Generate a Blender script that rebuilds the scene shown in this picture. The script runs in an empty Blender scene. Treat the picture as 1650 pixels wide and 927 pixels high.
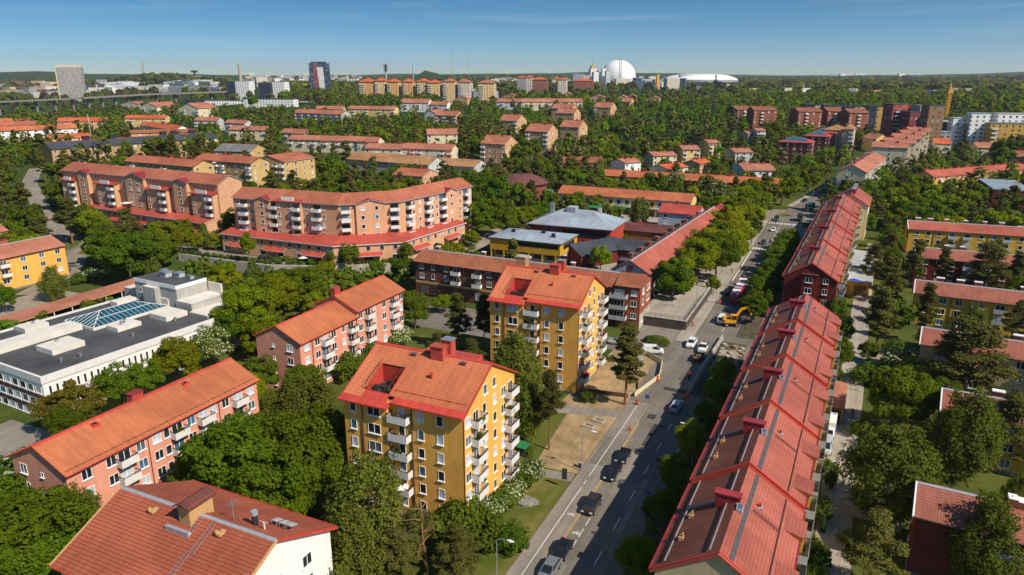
import bpy, math, random
import numpy as np
from mathutils import Vector, Matrix
random.seed(7)
C = bpy.context.scene.collection
R = math.radians
SC = bpy.context.scene
# ------------------------------------------------------------------ camera, world, sun, exposure
CAM_Z, PITCH, YAW, FPX = 61.5, 16.5, 25.2, 1150.0
cam_data = bpy.data.cameras.new('camera'); cam = bpy.data.objects.new('camera', cam_data); C.objects.link(cam)
cam_data.sensor_width = 36.0; cam_data.lens = 36.0 * FPX / 1650.0
cam_data.clip_start = 1.0; cam_data.clip_end = 60000.0
cam.location = (0, 0, CAM_Z); cam.rotation_euler = (R(90 - PITCH), 0, R(YAW)); SC.camera = cam
SUN_EL, SUN_AZ = 43.6, 104.5          # azimuth clockwise from +Y
sun_dir = Vector((math.cos(R(SUN_EL)) * math.sin(R(SUN_AZ)), math.cos(R(SUN_EL)) * math.cos(R(SUN_AZ)), math.sin(R(SUN_EL))))
sl = bpy.data.lights.new('sun', 'SUN'); sl.energy = 4.7; sl.angle = R(0.5); sl.color = (1.0, 0.90, 0.76)
so = bpy.data.objects.new('sun', sl); C.objects.link(so); so.rotation_euler = sun_dir.to_track_quat('Z', 'Y').to_euler()
so.location = (60, -20, 200)
W = bpy.data.worlds.new('World'); SC.world = W; W.use_nodes = True
wn = W.node_tree.nodes; wl = W.node_tree.links
bg = wn['Background']; bg.inputs['Strength'].default_value = 0.090
sky = wn.new('ShaderNodeTexSky'); sky.sky_type = 'NISHITA'; sky.sun_disc = False
sky.sun_elevation = R(SUN_EL); sky.sun_rotation = R(SUN_AZ); sky.altitude = 60; sky.air_density = 1.0; sky.dust_density = 0.6; sky.ozone_density = 2.2
tc = wn.new('ShaderNodeTexCoord'); sep = wn.new('ShaderNodeSeparateXYZ'); cmb = wn.new('ShaderNodeCombineXYZ')
m1 = wn.new('ShaderNodeMath'); m1.operation = 'MULTIPLY_ADD'; m1.inputs[1].default_value = 2.6; m1.inputs[2].default_value = 0.035
nz = wn.new('ShaderNodeVectorMath'); nz.operation = 'NORMALIZE'
wl.new(tc.outputs['Generated'], sep.inputs[0]); wl.new(sep.outputs['X'], cmb.inputs[0]); wl.new(sep.outputs['Y'], cmb.inputs[1])
wl.new(sep.outputs['Z'], m1.inputs[0]); wl.new(m1.outputs[0], cmb.inputs[2]); wl.new(cmb.outputs[0], nz.inputs[0]); wl.new(nz.outputs[0], sky.inputs['Vector'])
# thin high cirrus streaks, part of the sky
mp = wn.new('ShaderNodeMapping'); mp.inputs['Scale'].default_value = (2.2, 2.2, 46.0); mp.inputs['Location'].default_value = (0.3, 1.7, 0.4)
cn = wn.new('ShaderNodeTexNoise'); cn.inputs['Scale'].default_value = 2.0; cn.inputs['Detail'].default_value = 6.0; cn.inputs['Roughness'].default_value = 0.55
cr = wn.new('ShaderNodeMapRange'); cr.inputs['From Min'].default_value = 0.52; cr.inputs['From Max'].default_value = 0.85; cr.inputs['To Max'].default_value = 0.22
mx = wn.new('ShaderNodeMix'); mx.data_type = 'RGBA'; mx.inputs[7].default_value = (6.0, 6.6, 7.2, 1)
hs = wn.new('ShaderNodeHueSaturation'); hs.inputs['Hue'].default_value = 0.490; hs.inputs['Saturation'].default_value = 1.4; hs.inputs['Value'].default_value = 1.0
wl.new(tc.outputs['Generated'], mp.inputs[0]); wl.new(mp.outputs[0], cn.inputs['Vector']); wl.new(cn.outputs[0], cr.inputs[0])
wl.new(cr.outputs[0], mx.inputs[0]); wl.new(sky.outputs[0], hs.inputs['Color']); wl.new(hs.outputs[0], mx.inputs[6]); wl.new(mx.outputs[2], bg.inputs['Color'])
vs = SC.view_settings; vs.view_transform = 'Standard'; vs.look = 'None'; vs.exposure = 0.28; vs.gamma = 1.0; vs.use_curve_mapping = False
SC.cycles.max_bounces = 5; SC.cycles.diffuse_bounces = 2; SC.cycles.glossy_bounces = 2; SC.cycles.transmission_bounces = 2
SC.cycles.volume_bounces = 0; SC.cycles.transparent_max_bounces = 4; SC.cycles.caustics_reflective = False; SC.cycles.caustics_refractive = False
# ------------------------------------------------------------------ terrain and survey helpers
def sst(a, b, x):
 t = min(1.0, max(0.0, (x - a) / (b - a))); return t * t * (3 - 2 * t)
WALL = [(-197, 160.5), (-160, 162.0), (-143, 168.5), (-120, 185.0), (-112, 200)]
def wall_y(x):
 if x <= WALL[0][0]: return WALL[0][1]
 for (a, ya), (b, yb) in zip(WALL, WALL[1:]):
  if x <= b: return ya + (yb - ya) * (x - a) / (b - a)
 return 1e9
SP, CP = math.sin(R(PITCH)), math.cos(R(PITCH)); SY, CY = math.sin(R(YAW)), math.cos(R(YAW))
def T(x, y):
 r = math.hypot(x, y); f = y * CY - x * SY; rt = x * CY + y * SY
 if f < 1: return 0.0
 u = rt / f                                         # bearing seen from the survey point
 right = sst(-0.02, 0.2, u)
 left = 1 - sst(-0.62, -0.3, u)
 h = 14.0 * sst(335 + 130 * right - 60 * left, 470 + 190 * right - 40 * left, r) + 10.0 * sst(640, 900, r) * (1 - left)
 h -= 15.0 * left * sst(850, 1300, r)
 if x < -108 and y > 120 and r < 700:
  yw = wall_y(x)
  if yw < 1e8:
   e = 1 - sst(-125, -108, x) * 0.5
   t = 1.2 * sst(yw - 26, yw - 2, y) + 4.0 * sst(yw - 0.6, yw + 0.9, y)
   t *= 1 - 0.3 * sst(-200, -225, x)
   t *= 1 - sst(235, 290, y) * sst(-150, -110, x)
   h = max(h, t * e)
 if r > 2600:                                        # rolling wooded hills towards the horizon
  k = sst(2600, 6200, r)
  n = 34 * math.sin(u * 9.0 + 1.0) + 20 * math.sin(u * 23 + r * 0.0007) + 12 * math.sin(u * 51 + 2 + r * .0011)
  h += k * (44 + 0.34 * n + 22 * left + 9 * math.sin(r * 0.0021 + u * 7))
 gx, gy = rt / f, r
 h += 58 * math.exp(-((u + 0.1126) / 0.019) ** 4) * math.exp(-((r - 2900) / 420) ** 2)   # grassy ski hill
 h += 42 * math.exp(-((u + 0.485) / 0.09) ** 2) * math.exp(-((r - 3100) / 380) ** 2)    # rocky hill on the left
 return h
def ray(px, py):
 u = px - 825.0; v = py - 463.5
 f = FPX * CP - v * SP; z = -(FPX * SP + v * CP)
 d = (u * CY - f * SY, u * SY + f * CY, z); return d
def at(px, py, z=0.0):
 "survey mark -> ground-plan point on the level z"
 d = ray(px, py); t = (z - CAM_Z) / d[2]; return (d[0] * t, d[1] * t)
def on(px, py, h=0.0, t0=0.06):
 "survey mark -> point that stands h above the terrain"
 d = ray(px, py); t = t0
 for i in range(4000):
  x, y, z = d[0] * t, d[1] * t, CAM_Z + d[2] * t
  if z <= T(x, y) + h: return (x, y, z)
  t *= 1.004
 return (x, y, z)
def dist(px, py, D):
 d = ray(px, py); t = D / FPX; return (d[0] * t, d[1] * t, CAM_Z + d[2] * t)
def proj(x, y, z):
 rt = x * CY + y * SY; f = y * CY - x * SY; dz = z - CAM_Z
 dep = f * CP - dz * SP; up = f * SP + dz * CP
 if dep < 1: return (-9999, -9999, dep)
 return (825 + FPX * rt / dep, 463.5 - FPX * up / dep, dep)
# ------------------------------------------------------------------ materials
M = {}
def nodes(name):
 m = bpy.data.materials.new(name); m.use_nodes = True; M[name] = m
 return m, m.node_tree.nodes, m.node_tree.links, m.node_tree.nodes['Principled BSDF']
def ramp(n, l, fac, c0, c1, p0=0.3, p1=0.7):
 r = n.new('ShaderNodeValToRGB'); e = r.color_ramp.elements
 e[0].position = p0; e[1].position = p1; e[0].color = (*c0, 1); e[1].color = (*c1, 1); l.new(fac, r.inputs[0]); return r.outputs[0]
def noise(n, l, scale, detail=3, coord='Object', rough=0.55, vec=None):
 t = n.new('ShaderNodeTexNoise'); t.inputs['Scale'].default_value = scale; t.inputs['Detail'].default_value = detail; t.inputs['Roughness'].default_value = rough
 if vec is None:
  c = n.new('ShaderNodeTexCoord'); vec = c.outputs[coord]
 l.new(vec, t.inputs['Vector']); return t.outputs[0]
def mixc(n, l, fac, a, b, blend='MIX'):
 x = n.new('ShaderNodeMix'); x.data_type = 'RGBA'; x.blend_type = blend
 for i, v in ((0, fac), (6, a), (7, b)):
  if isinstance(v, (int, float)): x.inputs[i].default_value = v
  elif isinstance(v, tuple): x.inputs[i].default_value = (*v, 1)
  else: l.new(v, x.inputs[i])
 return x.outputs[2]
def mth(n, l, op, a, b=None):
 x = n.new('ShaderNodeMath'); x.operation = op
 for i, v in enumerate((a, b)):
  if v is None: continue
  if isinstance(v, (int, float)): x.inputs[i].default_value = v
  else: l.new(v, x.inputs[i])
 return x.outputs[0]
def flat(name, col, rough=0.6, metal=0.0, var=0.12, scale=1.5, spec=0.3):
 m, n, l, b = nodes(name)
 f = noise(n, l, scale, 4); d = tuple(c * (1 - var) for c in col); u = tuple(min(1, c * (1 + var)) for c in col)
 l.new(ramp(n, l, f, d, u), b.inputs['Base Color']); b.inputs['Roughness'].default_value = rough; b.inputs['Metallic'].default_value = metal
 b.inputs['Specular IOR Level'].default_value = spec; return m
def plaster(name, col, var=0.10, st=.84):
 m, n, l, b = nodes(name)
 f1 = noise(n, l, 0.35, 5); f2 = noise(n, l, 3.0, 4)
 c = n.new('ShaderNodeTexCoord'); mpn = n.new('ShaderNodeMapping'); mpn.inputs['Scale'].default_value = (1.3, 1.3, 0.10); l.new(c.outputs['Object'], mpn.inputs[0])
 f3 = noise(n, l, 1.0, 4, vec=mpn.outputs[0])
 a = ramp(n, l, f1, tuple(v * (1 - var) for v in col), tuple(min(1, v * (1 + var)) for v in col))
 a = mixc(n, l, 0.12, a, f2, 'SOFT_LIGHT'); s = ramp(n, l, f3, (st,) * 3, (1, 1, 1), 0.28, 0.52)
 l.new(mixc(n, l, 1.0, a, s, 'MULTIPLY'), b.inputs['Base Color']); b.inputs['Roughness'].default_value = 0.9; b.inputs['Specular IOR Level'].default_value = 0.15
 return m
def lines(n, l, coord, period, w):
 "dark groove mask (1 in the groove) along one UV direction"
 fr = mth(n, l, 'FRACT', mth(n, l, 'DIVIDE', coord, period)); return mth(n, l, 'LESS_THAN', fr, w)
def tile(name, col, ru=0.30, rv=0.38, k=0.30, var=0.16, rough=0.72, wu=0.22, wv=0.2):
 m, n, l, b = nodes(name)
 uv = n.new('ShaderNodeUVMap'); sp = n.new('ShaderNodeSeparateXYZ'); l.new(uv.outputs[0], sp.inputs[0])
 f1 = noise(n, l, 0.22, 5, vec=uv.outputs[0]); f2 = noise(n, l, 2.6, 4, vec=uv.outputs[0])
 a = ramp(n, l, f1, tuple(v * (1 - var) for v in col), tuple(min(1, v * (1 + var)) for v in col))
 a = mixc(n, l, 0.35, a, ramp(n, l, f2, (0.42, 0.42, 0.42), (0.60, 0.60, 0.60), .3, .7), 'SOFT_LIGHT')
 f5 = noise(n, l, 0.07, 3, vec=uv.outputs[0]); a = mixc(n, l, 1.0, a, ramp(n, l, f5, (.80, .78, .76), (1.08, 1.10, 1.12), .35, .65), 'MULTIPLY')
 mq = n.new('ShaderNodeMapping'); mq.inputs['Scale'].default_value = (1.6, .12, 1); l.new(uv.outputs[0], mq.inputs[0]); f6 = noise(n, l, 1.0, 4, vec=mq.outputs[0]); a = mixc(n, l, 1.0, a, ramp(n, l, f6, (.84, .84, .84), (1.05, 1.05, 1.05), .32, .6), 'MULTIPLY')
 g = lines(n, l, sp.outputs['X'], ru, wu) if ru else None; h = lines(n, l, sp.outputs['Y'], rv, wv) if rv else None
 gm = g if h is None else (h if g is None else mth(n, l, 'MAXIMUM', mth(n, l, 'MULTIPLY', g, 0.75), h))
 a = mixc(n, l, mth(n, l, 'MULTIPLY', gm, k), a, tuple(v * 0.30 for v in col))
 l.new(a, b.inputs['Base Color']); b.inputs['Roughness'].default_value = rough; b.inputs['Specular IOR Level'].default_value = 0.22
 bp = n.new('ShaderNodeBump'); bp.inputs['Strength'].default_value = 0.5; bp.inputs['Distance'].default_value = 0.03
 l.new(mth(n, l, 'SUBTRACT', 1.0, gm), bp.inputs['Height']); l.new(bp.outputs[0], b.inputs['Normal']); return m
def brick(name, col, mort, sx=0.25):
 m, n, l, b = nodes(name)
 uv = n.new('ShaderNodeUVMap'); t = n.new('ShaderNodeTexBrick'); l.new(uv.outputs[0], t.inputs['Vector'])
 t.inputs['Scale'].default_value = 1.0; t.inputs['Brick Width'].default_value = sx; t.inputs['Row Height'].default_value = sx * 0.32; t.inputs['Mortar Size'].default_value = sx * 0.05
 t.inputs['Color1'].default_value = (*[v * 0.82 for v in col], 1); t.inputs['Color2'].default_value = (*[v * 1.15 for v in col], 1); t.inputs['Mortar'].default_value = (*mort, 1)
 f = noise(n, l, 0.3, 5); s = ramp(n, l, f, (0.78, 0.78, 0.78), (1.08, 1.08, 1.08))
 l.new(mixc(n, l, 1.0, t.outputs[0], s, 'MULTIPLY'), b.inputs['Base Color']); b.inputs['Roughness'].default_value = 0.9; b.inputs['Specular IOR Level'].default_value = 0.15; return m
def gridwall(name, col, win=(0.05, 0.06, 0.08), pu=3.0, pv=2.9, wu=0.5, wv=0.5, frame=None):
 "wall of a far building: openings on a regular grid in metres"
 m, n, l, b = nodes(name)
 uv = n.new('ShaderNodeUVMap'); sp = n.new('ShaderNodeSeparateXYZ'); l.new(uv.outputs[0], sp.inputs[0])
 fu = mth(n, l, 'FRACT', mth(n, l, 'DIVIDE', sp.outputs['X'], pu)); fv = mth(n, l, 'FRACT', mth(n, l, 'DIVIDE', sp.outputs['Y'], pv))
 iu = mth(n, l, 'LESS_THAN', mth(n, l, 'ABSOLUTE', mth(n, l, 'SUBTRACT', fu, 0.5)), wu / 2)
 iv = mth(n, l, 'LESS_THAN', mth(n, l, 'ABSOLUTE', mth(n, l, 'SUBTRACT', fv, 0.5)), wv / 2)
 mk = mth(n, l, 'MULTIPLY', iu, iv)
 wn_ = n.new('ShaderNodeTexWhiteNoise'); wn_.noise_dimensions = '2D'; fl = n.new('ShaderNodeVectorMath'); fl.operation = 'FLOOR'
 dv = n.new('ShaderNodeVectorMath'); dv.operation = 'DIVIDE'; dv.inputs[1].default_value = (pu, pv, 1); l.new(uv.outputs[0], dv.inputs[0]); l.new(dv.outputs[0], fl.inputs[0]); l.new(fl.outputs[0], wn_.inputs['Vector'])
 wc = ramp(n, l, wn_.outputs['Value'], win, tuple(min(1, v * 3 + 0.10) for v in win), 0.55, 0.95)
 f = noise(n, l, 0.15, 4); a = ramp(n, l, f, tuple(v * 0.88 for v in col), tuple(min(1, v * 1.1) for v in col))
 l.new(mixc(n, l, mk, a, wc), b.inputs['Base Color']); l.new(mth(n, l, 'SUBTRACT', 0.85, mth(n, l, 'MULTIPLY', mk, 0.65)), b.inputs['Roughness']); return m
def glass(name, col, rough=0.08, spec=0.5):
 m, n, l, b = nodes(name)
 f = noise(n, l, 0.8, 2); l.new(ramp(n, l, f, tuple(c * .7 for c in col), tuple(min(1, c * 1.25) for c in col)), b.inputs['Base Color'])
 b.inputs['Roughness'].default_value = rough; b.inputs['Specular IOR Level'].default_value = spec; return m
def leaf(name, col, var=0.45, hue=0.04, sat=1.0, trans=0.45):
 m, n, l, b = nodes(name); n.remove(b)
 oi = n.new('ShaderNodeObjectInfo'); ge = n.new('ShaderNodeNewGeometry')
 h = n.new('ShaderNodeHueSaturation'); h.inputs['Color'].default_value = (*col, 1)
 l.new(mth(n, l, 'ADD', 0.505 - hue / 2, mth(n, l, 'MULTIPLY', oi.outputs['Random'], hue)), h.inputs['Hue'])
 r2 = mth(n, l, 'FRACT', mth(n, l, 'MULTIPLY', oi.outputs['Random'], 7.31))
 v = mth(n, l, 'MULTIPLY', mth(n, l, 'ADD', 0.78, mth(n, l, 'MULTIPLY', r2, 0.44)), mth(n, l, 'ADD', 1 - var / 2, mth(n, l, 'MULTIPLY', ge.outputs['Random Per Island'], var)))
 l.new(v, h.inputs['Value']); h.inputs['Saturation'].default_value = sat
 d = n.new('ShaderNodeBsdfDiffuse'); t = n.new('ShaderNodeBsdfTranslucent'); ms = n.new('ShaderNodeMixShader'); ms.inputs[0].default_value = trans
 l.new(h.outputs[0], d.inputs[0]); l.new(mixc(n, l, 1.0, h.outputs[0], (1.3, 1.25, 0.5), 'MULTIPLY'), t.inputs[0])
 l.new(d.outputs[0], ms.inputs[1]); l.new(t.outputs[0], ms.inputs[2]); l.new(ms.outputs[0], n['Material Output'].inputs[0]); return m
# walls
plaster('yellow_plaster', (0.80, 0.42, 0.09)); plaster('pink_plaster', (0.69, 0.30, 0.205)); plaster('peach_plaster', (0.62, 0.345, 0.20)); plaster('white_plaster', (0.76, 0.755, 0.73), .05, .93)
plaster('cream_plaster', (0.66, 0.58, 0.40)); plaster('tan_plaster', (0.55, 0.37, 0.15)); plaster('pale_yellow_plaster', (0.70, 0.52, 0.18)); plaster('ochre_plaster', (0.60, 0.36, 0.05)); plaster('grey_plaster', (0.50, 0.49, 0.46))
plaster('dark_red_plaster', (0.15, 0.025, 0.022)); plaster('red_plaster', (0.40, 0.055, 0.035)); plaster('bluegrey_plaster', (0.42, 0.46, 0.55)); plaster('brown_plaster', (0.19, 0.10, 0.045)); plaster('plinth_grey', (0.22, 0.20, 0.18))
plaster('beige_plaster', (0.50, 0.40, 0.24)); plaster('orange_plaster', (0.66, 0.33, 0.10)); plaster('concrete', (0.40, 0.37, 0.32), .2); plaster('mustard_plaster', (0.55, 0.30, 0.03)); plaster('salmon_tan', (0.56, 0.34, 0.18))
brick('brown_brick', (0.13, 0.045, 0.028), (0.16, 0.09, 0.06)); brick('red_brick', (0.34, 0.085, 0.04), (0.25, 0.12, 0.08)); brick('yellow_brick', (0.52, 0.32, 0.12), (0.42, 0.28, 0.13)); brick('church_brick', (0.23, 0.065, 0.035), (0.2, 0.08, 0.05)); brick('stone_wall', (0.12, 0.10, 0.085), (0.05, 0.045, 0.04), 0.9); brick('dark_brick_wall', (0.17, 0.035, 0.022), (0.12, 0.04, 0.03)); brick('tan_brick', (0.42, 0.26, 0.14), (0.36, 0.24, 0.14))
# roofs
tile('tile_orange', (0.48, 0.150, 0.066), 0.30, 0.40, 0.28); tile('tile_salmon', (0.45, 0.145, 0.082), 0.30, 0.42, 0.45); tile('tile_red', (0.43, 0.115, 0.078), 0.33, 0.40, 0.40); tile('tile_brown', (0.36, 0.125, 0.065), 0.3, 0.42, 0.45, .22)
tile('tile_house', (0.43, 0.115, 0.062), 0.30, 0.42, 0.62, .14, .7, .2, .26); tile('tile_old', (0.35, 0.12, 0.08), 0.30, 0.45, 0.6, .2); tile('tile_terracotta', (0.44, 0.175, 0.11), 0.4, 0.5, 0.3); tile('tile_vivid', (0.56, 0.125, 0.05), 0.3, 0.4, 0.25); tile('tile_far_brown', (0.27, 0.11, 0.06), 0.4, 0.5, 0.3); tile('tile_tan', (0.42, 0.22, 0.10), 0.6, 0, .35)
tile('metal_red', (0.45, 0.080, 0.056), 0.55, 0, 0.35, .10, .45, .08); tile('metal_crimson', (0.30, 0.035, 0.04), 0.55, 0, .3, .1, .45, .08); tile('metal_grey', (0.32, 0.375, 0.43), 0.6, 0, .45, .12, .38, .08); tile('metal_dark', (0.065, 0.07, 0.085), 0.6, 0, .5, .15, .45, .07); tile('metal_brownred', (0.15, 0.055, 0.045), 0.6, 0, .4, .15, .45, .07); tile('sheet_pale', (0.42, 0.44, 0.46), 0.8, 0, .3, .15, .5, .06)
tile('tile_tower', (0.64, 0.195, 0.088), 0.30, 0.42, 0.5, .1); tile('tile_row', (0.365, 0.102, 0.072), 0, 0.40, 0.34, .14, .65, .16, .2); tile('tile_row_shaded', (0.26, 0.088, 0.056), 0.64, 0.40, 0.8, .2, .75, .2, .12); tile('trim_red', (0.52, 0.065, 0.045), 1.2, 0, .2, .08, .45, .03)  # street-slope copy of the row tile: shade is put into its colour
flat('felt_dark', (0.070, 0.072, 0.076), .9, 0, .35, .12); flat('felt_grey', (0.17, 0.17, 0.17), .9, 0, .25, .15); flat('felt_white', (0.66, 0.62, 0.55), .85, 0, .10, .4)
flat('plank_grey', (0.075, 0.07, 0.075), .8, 0, .2, 2); flat('white_paint', (0.80, 0.80, 0.79), .5, 0, .04); flat('trim_grey', (0.42, 0.43, 0.46), .4, .3); flat('trim_dark', (0.03, 0.03, 0.033), .5); flat('trim_brown', (0.12, 0.06, 0.04), .6); flat('chimney_red', (0.40, 0.045, 0.03), .5); flat('chimney_brick', (0.30, 0.10, 0.06), .9); flat('balcony_white', (0.68, 0.665, 0.64), .6, 0, .08, 2); flat('balcony_grey', (0.44, 0.45, 0.46), .6); flat('rail_dark', (0.03, 0.025, 0.022), .5)
flat('steel', (0.45, 0.47, 0.5), .35, .6); flat('timber', (0.50, 0.30, 0.13), .8, 0, .2, 6); tile('pale_boards', (0.46, 0.44, 0.41), .42, 0, .55, .12, .8, .2); flat('door_brown', (0.16, 0.08, 0.05), .7)
glass('glass_dark', (0.018, 0.022, 0.028)); glass('glass_blue', (0.06, 0.13, 0.20)); glass('glass_blind', (0.52, 0.55, 0.60), .25, .4); glass('glass_mid', (0.10, 0.12, 0.14)); glass('glass_teal', (0.012, 0.075, 0.11), .12)
# leaves and bark
leaf('maple_leaves', (0.118, 0.170, 0.010)); leaf('linden_leaves', (0.210, 0.240, 0.008)); leaf('birch_leaves', (0.150, 0.172, 0.026)); leaf('pine_needles', (0.108, 0.104, 0.024), .5, .03, 1, .18); leaf('shrub_leaves', (0.110, 0.160, 0.015)); leaf('blossom', (0.52, 0.54, 0.36), .3, .02, 1, .2); leaf('gold_leaves', (0.20, 0.19, 0.018), .5); leaf('rust_leaves', (0.15, 0.115, 0.016), .6); leaf('lilac_bloom', (0.34, 0.25, 0.36), .3); leaf('chestnut_leaves', (0.125, 0.165, 0.025)); leaf('red_bloom', (0.62, 0.05, 0.12), .3)
leaf('spruce_needles', (0.045, 0.065, 0.02), .4, .02, 1, .1)
flat('bark_grey', (0.10, 0.085, 0.065), .95, 0, .3, 3); flat('bark_pine', (0.24, 0.115, 0.055), .95, 0, .3, 3); flat('bark_birch', (0.55, 0.53, 0.48), .9, 0, .35, 4)
for nm, cl in dict(car_black=(0.012, 0.013, 0.016), car_brown=(0.035, 0.025, 0.022), car_silver=(0.42, 0.45, 0.48), car_white=(0.75, 0.76, 0.76), car_navy=(0.015, 0.03, 0.06), car_red=(0.42, 0.02, 0.03), car_teal=(0.01, 0.045, 0.055), car_grey=(0.16, 0.17, 0.18), bus_red=(0.50, 0.015, 0.03), machine_yellow=(0.72, 0.33, 0.01), crane_yellow=(0.70, 0.34, 0.02), orange_plastic=(0.75, 0.12, 0.02), green_cover=(0.03, 0.20, 0.07), sign_blue=(0.02, 0.10, 0.38), parasol_blue=(0.05, 0.08, 0.42)).items():
 flat(nm, cl, .14 if nm[:3] == 'car' else .4, 0.0, .06, 2, .6)
flat('rubber', (0.012, 0.012, 0.012), .9); flat('lamp_lens', (0.7, 0.7, 0.66), .3); flat('tail_red', (0.35, 0.01, 0.01), .3); flat('skin', (0.45, 0.25, 0.17), .6); flat('cloth_dark', (0.03, 0.035, 0.05), .9); flat('cloth_red', (0.4, 0.03, 0.03), .9); flat('cloth_white', (0.6, 0.6, 0.58), .9); flat('cloth_blue', (0.05, 0.09, 0.25), .9); flat('soil', (0.30, 0.20, 0.10), .95, 0, .3, 1.2)
# ------------------------------------------------------------------ mesh building
class MB:
 def __init__(s): s.v = []; s.f = []; s.m = []
 def face(s, pts, m=0):
  i = len(s.v); s.v += [tuple(p) for p in pts]; s.f.append(list(range(i, i + len(pts)))); s.m.append(m)
 def box(s, x0, x1, y0, y1, z0, z1, m=0, mt=None, skip=''):
  if mt is None: mt = m
  if 't' not in skip: s.face([(x0, y0, z1), (x1, y0, z1), (x1, y1, z1), (x0, y1, z1)], mt)
  if 'b' not in skip: s.face([(x0, y0, z0), (x0, y1, z0), (x1, y1, z0), (x1, y0, z0)], m)
  s.face([(x0, y0, z0), (x1, y0, z0), (x1, y0, z1), (x0, y0, z1)], m); s.face([(x1, y0, z0), (x1, y1, z0), (x1, y1, z1), (x1, y0, z1)], m)
  s.face([(x1, y1, z0), (x0, y1, z0), (x0, y1, z1), (x1, y1, z1)], m); s.face([(x0, y1, z0), (x0, y0, z0), (x0, y0, z1), (x0, y1, z1)], m)
 def slab(s, top, th, m=0, me=None):
  "planar polygon (counter-clockwise from above) thickened downwards"
  me = m if me is None else me; bot = [(x, y, z - th) for x, y, z in top]; n = len(top)
  s.face(top, m); s.face(bot[::-1], me)
  for i in range(n):
   j = (i + 1) % n; s.face([top[i], bot[i], bot[j], top[j]], me)
 def prism(s, poly, z0, z1, m=0, mt=None):
  n = len(poly); mt = m if mt is None else mt
  s.face([(x, y, z1) for x, y in poly], mt); s.face([(x, y, z0) for x, y in poly[::-1]], m)
  for i in range(n):
   (a, b), (c, d) = poly[i], poly[(i + 1) % n]; s.face([(a, b, z0), (c, d, z0), (c, d, z1), (a, b, z1)], m)
 def tube(s, a, b, r0, r1=None, n=6, m=0, cap=True):
  r1 = r0 if r1 is None else r1; a = Vector(a); b = Vector(b); d = (b - a)
  if d.length < 1e-6: return
  d.normalize(); t = Vector((1, 0, 0)) if abs(d.x) < .8 else Vector((0, 1, 0)); p = d.cross(t).normalized(); q = d.cross(p)
  A = [a + (p * math.cos(k * 2 * math.pi / n) + q * math.sin(k * 2 * math.pi / n)) * r0 for k in range(n)]
  B = [b + (p * math.cos(k * 2 * math.pi / n) + q * math.sin(k * 2 * math.pi / n)) * r1 for k in range(n)]
  for k in range(n): s.face([A[k], A[(k + 1) % n], B[(k + 1) % n], B[k]], m)
  if cap: s.face(B, m); s.face(A[::-1], m)
 def beam(s, a, b, w, h, m=0):
  a = Vector(a); b = Vector(b); d = (b - a).normalized(); up = Vector((0, 0, 1)) if abs(d.z) < .95 else Vector((1, 0, 0))
  p = d.cross(up).normalized() * w / 2; q = p.cross(d).normalized() * h / 2
  A = [a - p - q, a + p - q, a + p + q, a - p + q]; B = [v + (b - a) for v in A]
  for k in range(4): s.face([A[k], A[(k + 1) % 4], B[(k + 1) % 4], B[k]], m)
  s.face(A[::-1], m); s.face(B, m)
 def mesh(s, name, mats):
  me = bpy.data.meshes.new(name); me.from_pydata(s.v, [], s.f); me.update()
  for x in mats: me.materials.append(M[x] if isinstance(x, str) else x)
  if s.m: me.polygons.foreach_set('material_index', s.m)
  uv = me.uv_layers.new(name='UVMap'); co = []
  for p in me.polygons:
   nn = p.normal
   t = Vector((1, 0, 0)) if abs(nn.z) > .999 else Vector((-nn.y, nn.x, 0)).normalized(); bt = nn.cross(t)
   for vi in p.vertices:
    c = me.vertices[vi].co; co += [c.dot(t), c.dot(bt)]
  uv.data.foreach_set('uv', co); return me
 def build(s, name, mats, parent=None, loc=(0, 0, 0), rz=0, smooth=False):
  o = bpy.data.objects.new(name, s.mesh(name, mats)); C.objects.link(o); o.location = loc; o.rotation_euler = (0, 0, rz)
  if parent: o.parent = parent
  if smooth:
   for p in o.data.polygons: p.use_smooth = True
  return o
def tag(o, label=None, cat=None, group=None, kind=None):
 if label: o['label'] = label
 if cat: o['category'] = cat
 if group: o['group'] = group
 if kind: o['kind'] = kind
 return o
def empty(name, loc, rz=0.0, label=None, cat=None, group=None):
 o = bpy.data.objects.new(name, None); C.objects.link(o); o.location = loc; o.rotation_euler = (0, 0, rz); o.empty_display_size = 0.5
 return tag(o, label, cat, group)
def inst(me, name, parent=None, loc=(0, 0, 0), rz=0.0, sc=None):
 o = bpy.data.objects.new(name, me); C.objects.link(o); o.location = loc; o.rotation_euler = (0, 0, rz)
 if sc: o.scale = sc if not isinstance(sc, (int, float)) else (sc, sc, sc)
 if parent: o.parent = parent
 return o
def copy_tree(o, parent=None):
 c = o.copy(); C.objects.link(c)
 if parent: c.parent = parent
 for ch in list(o.children): copy_tree(ch, c)
 return c
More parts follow.
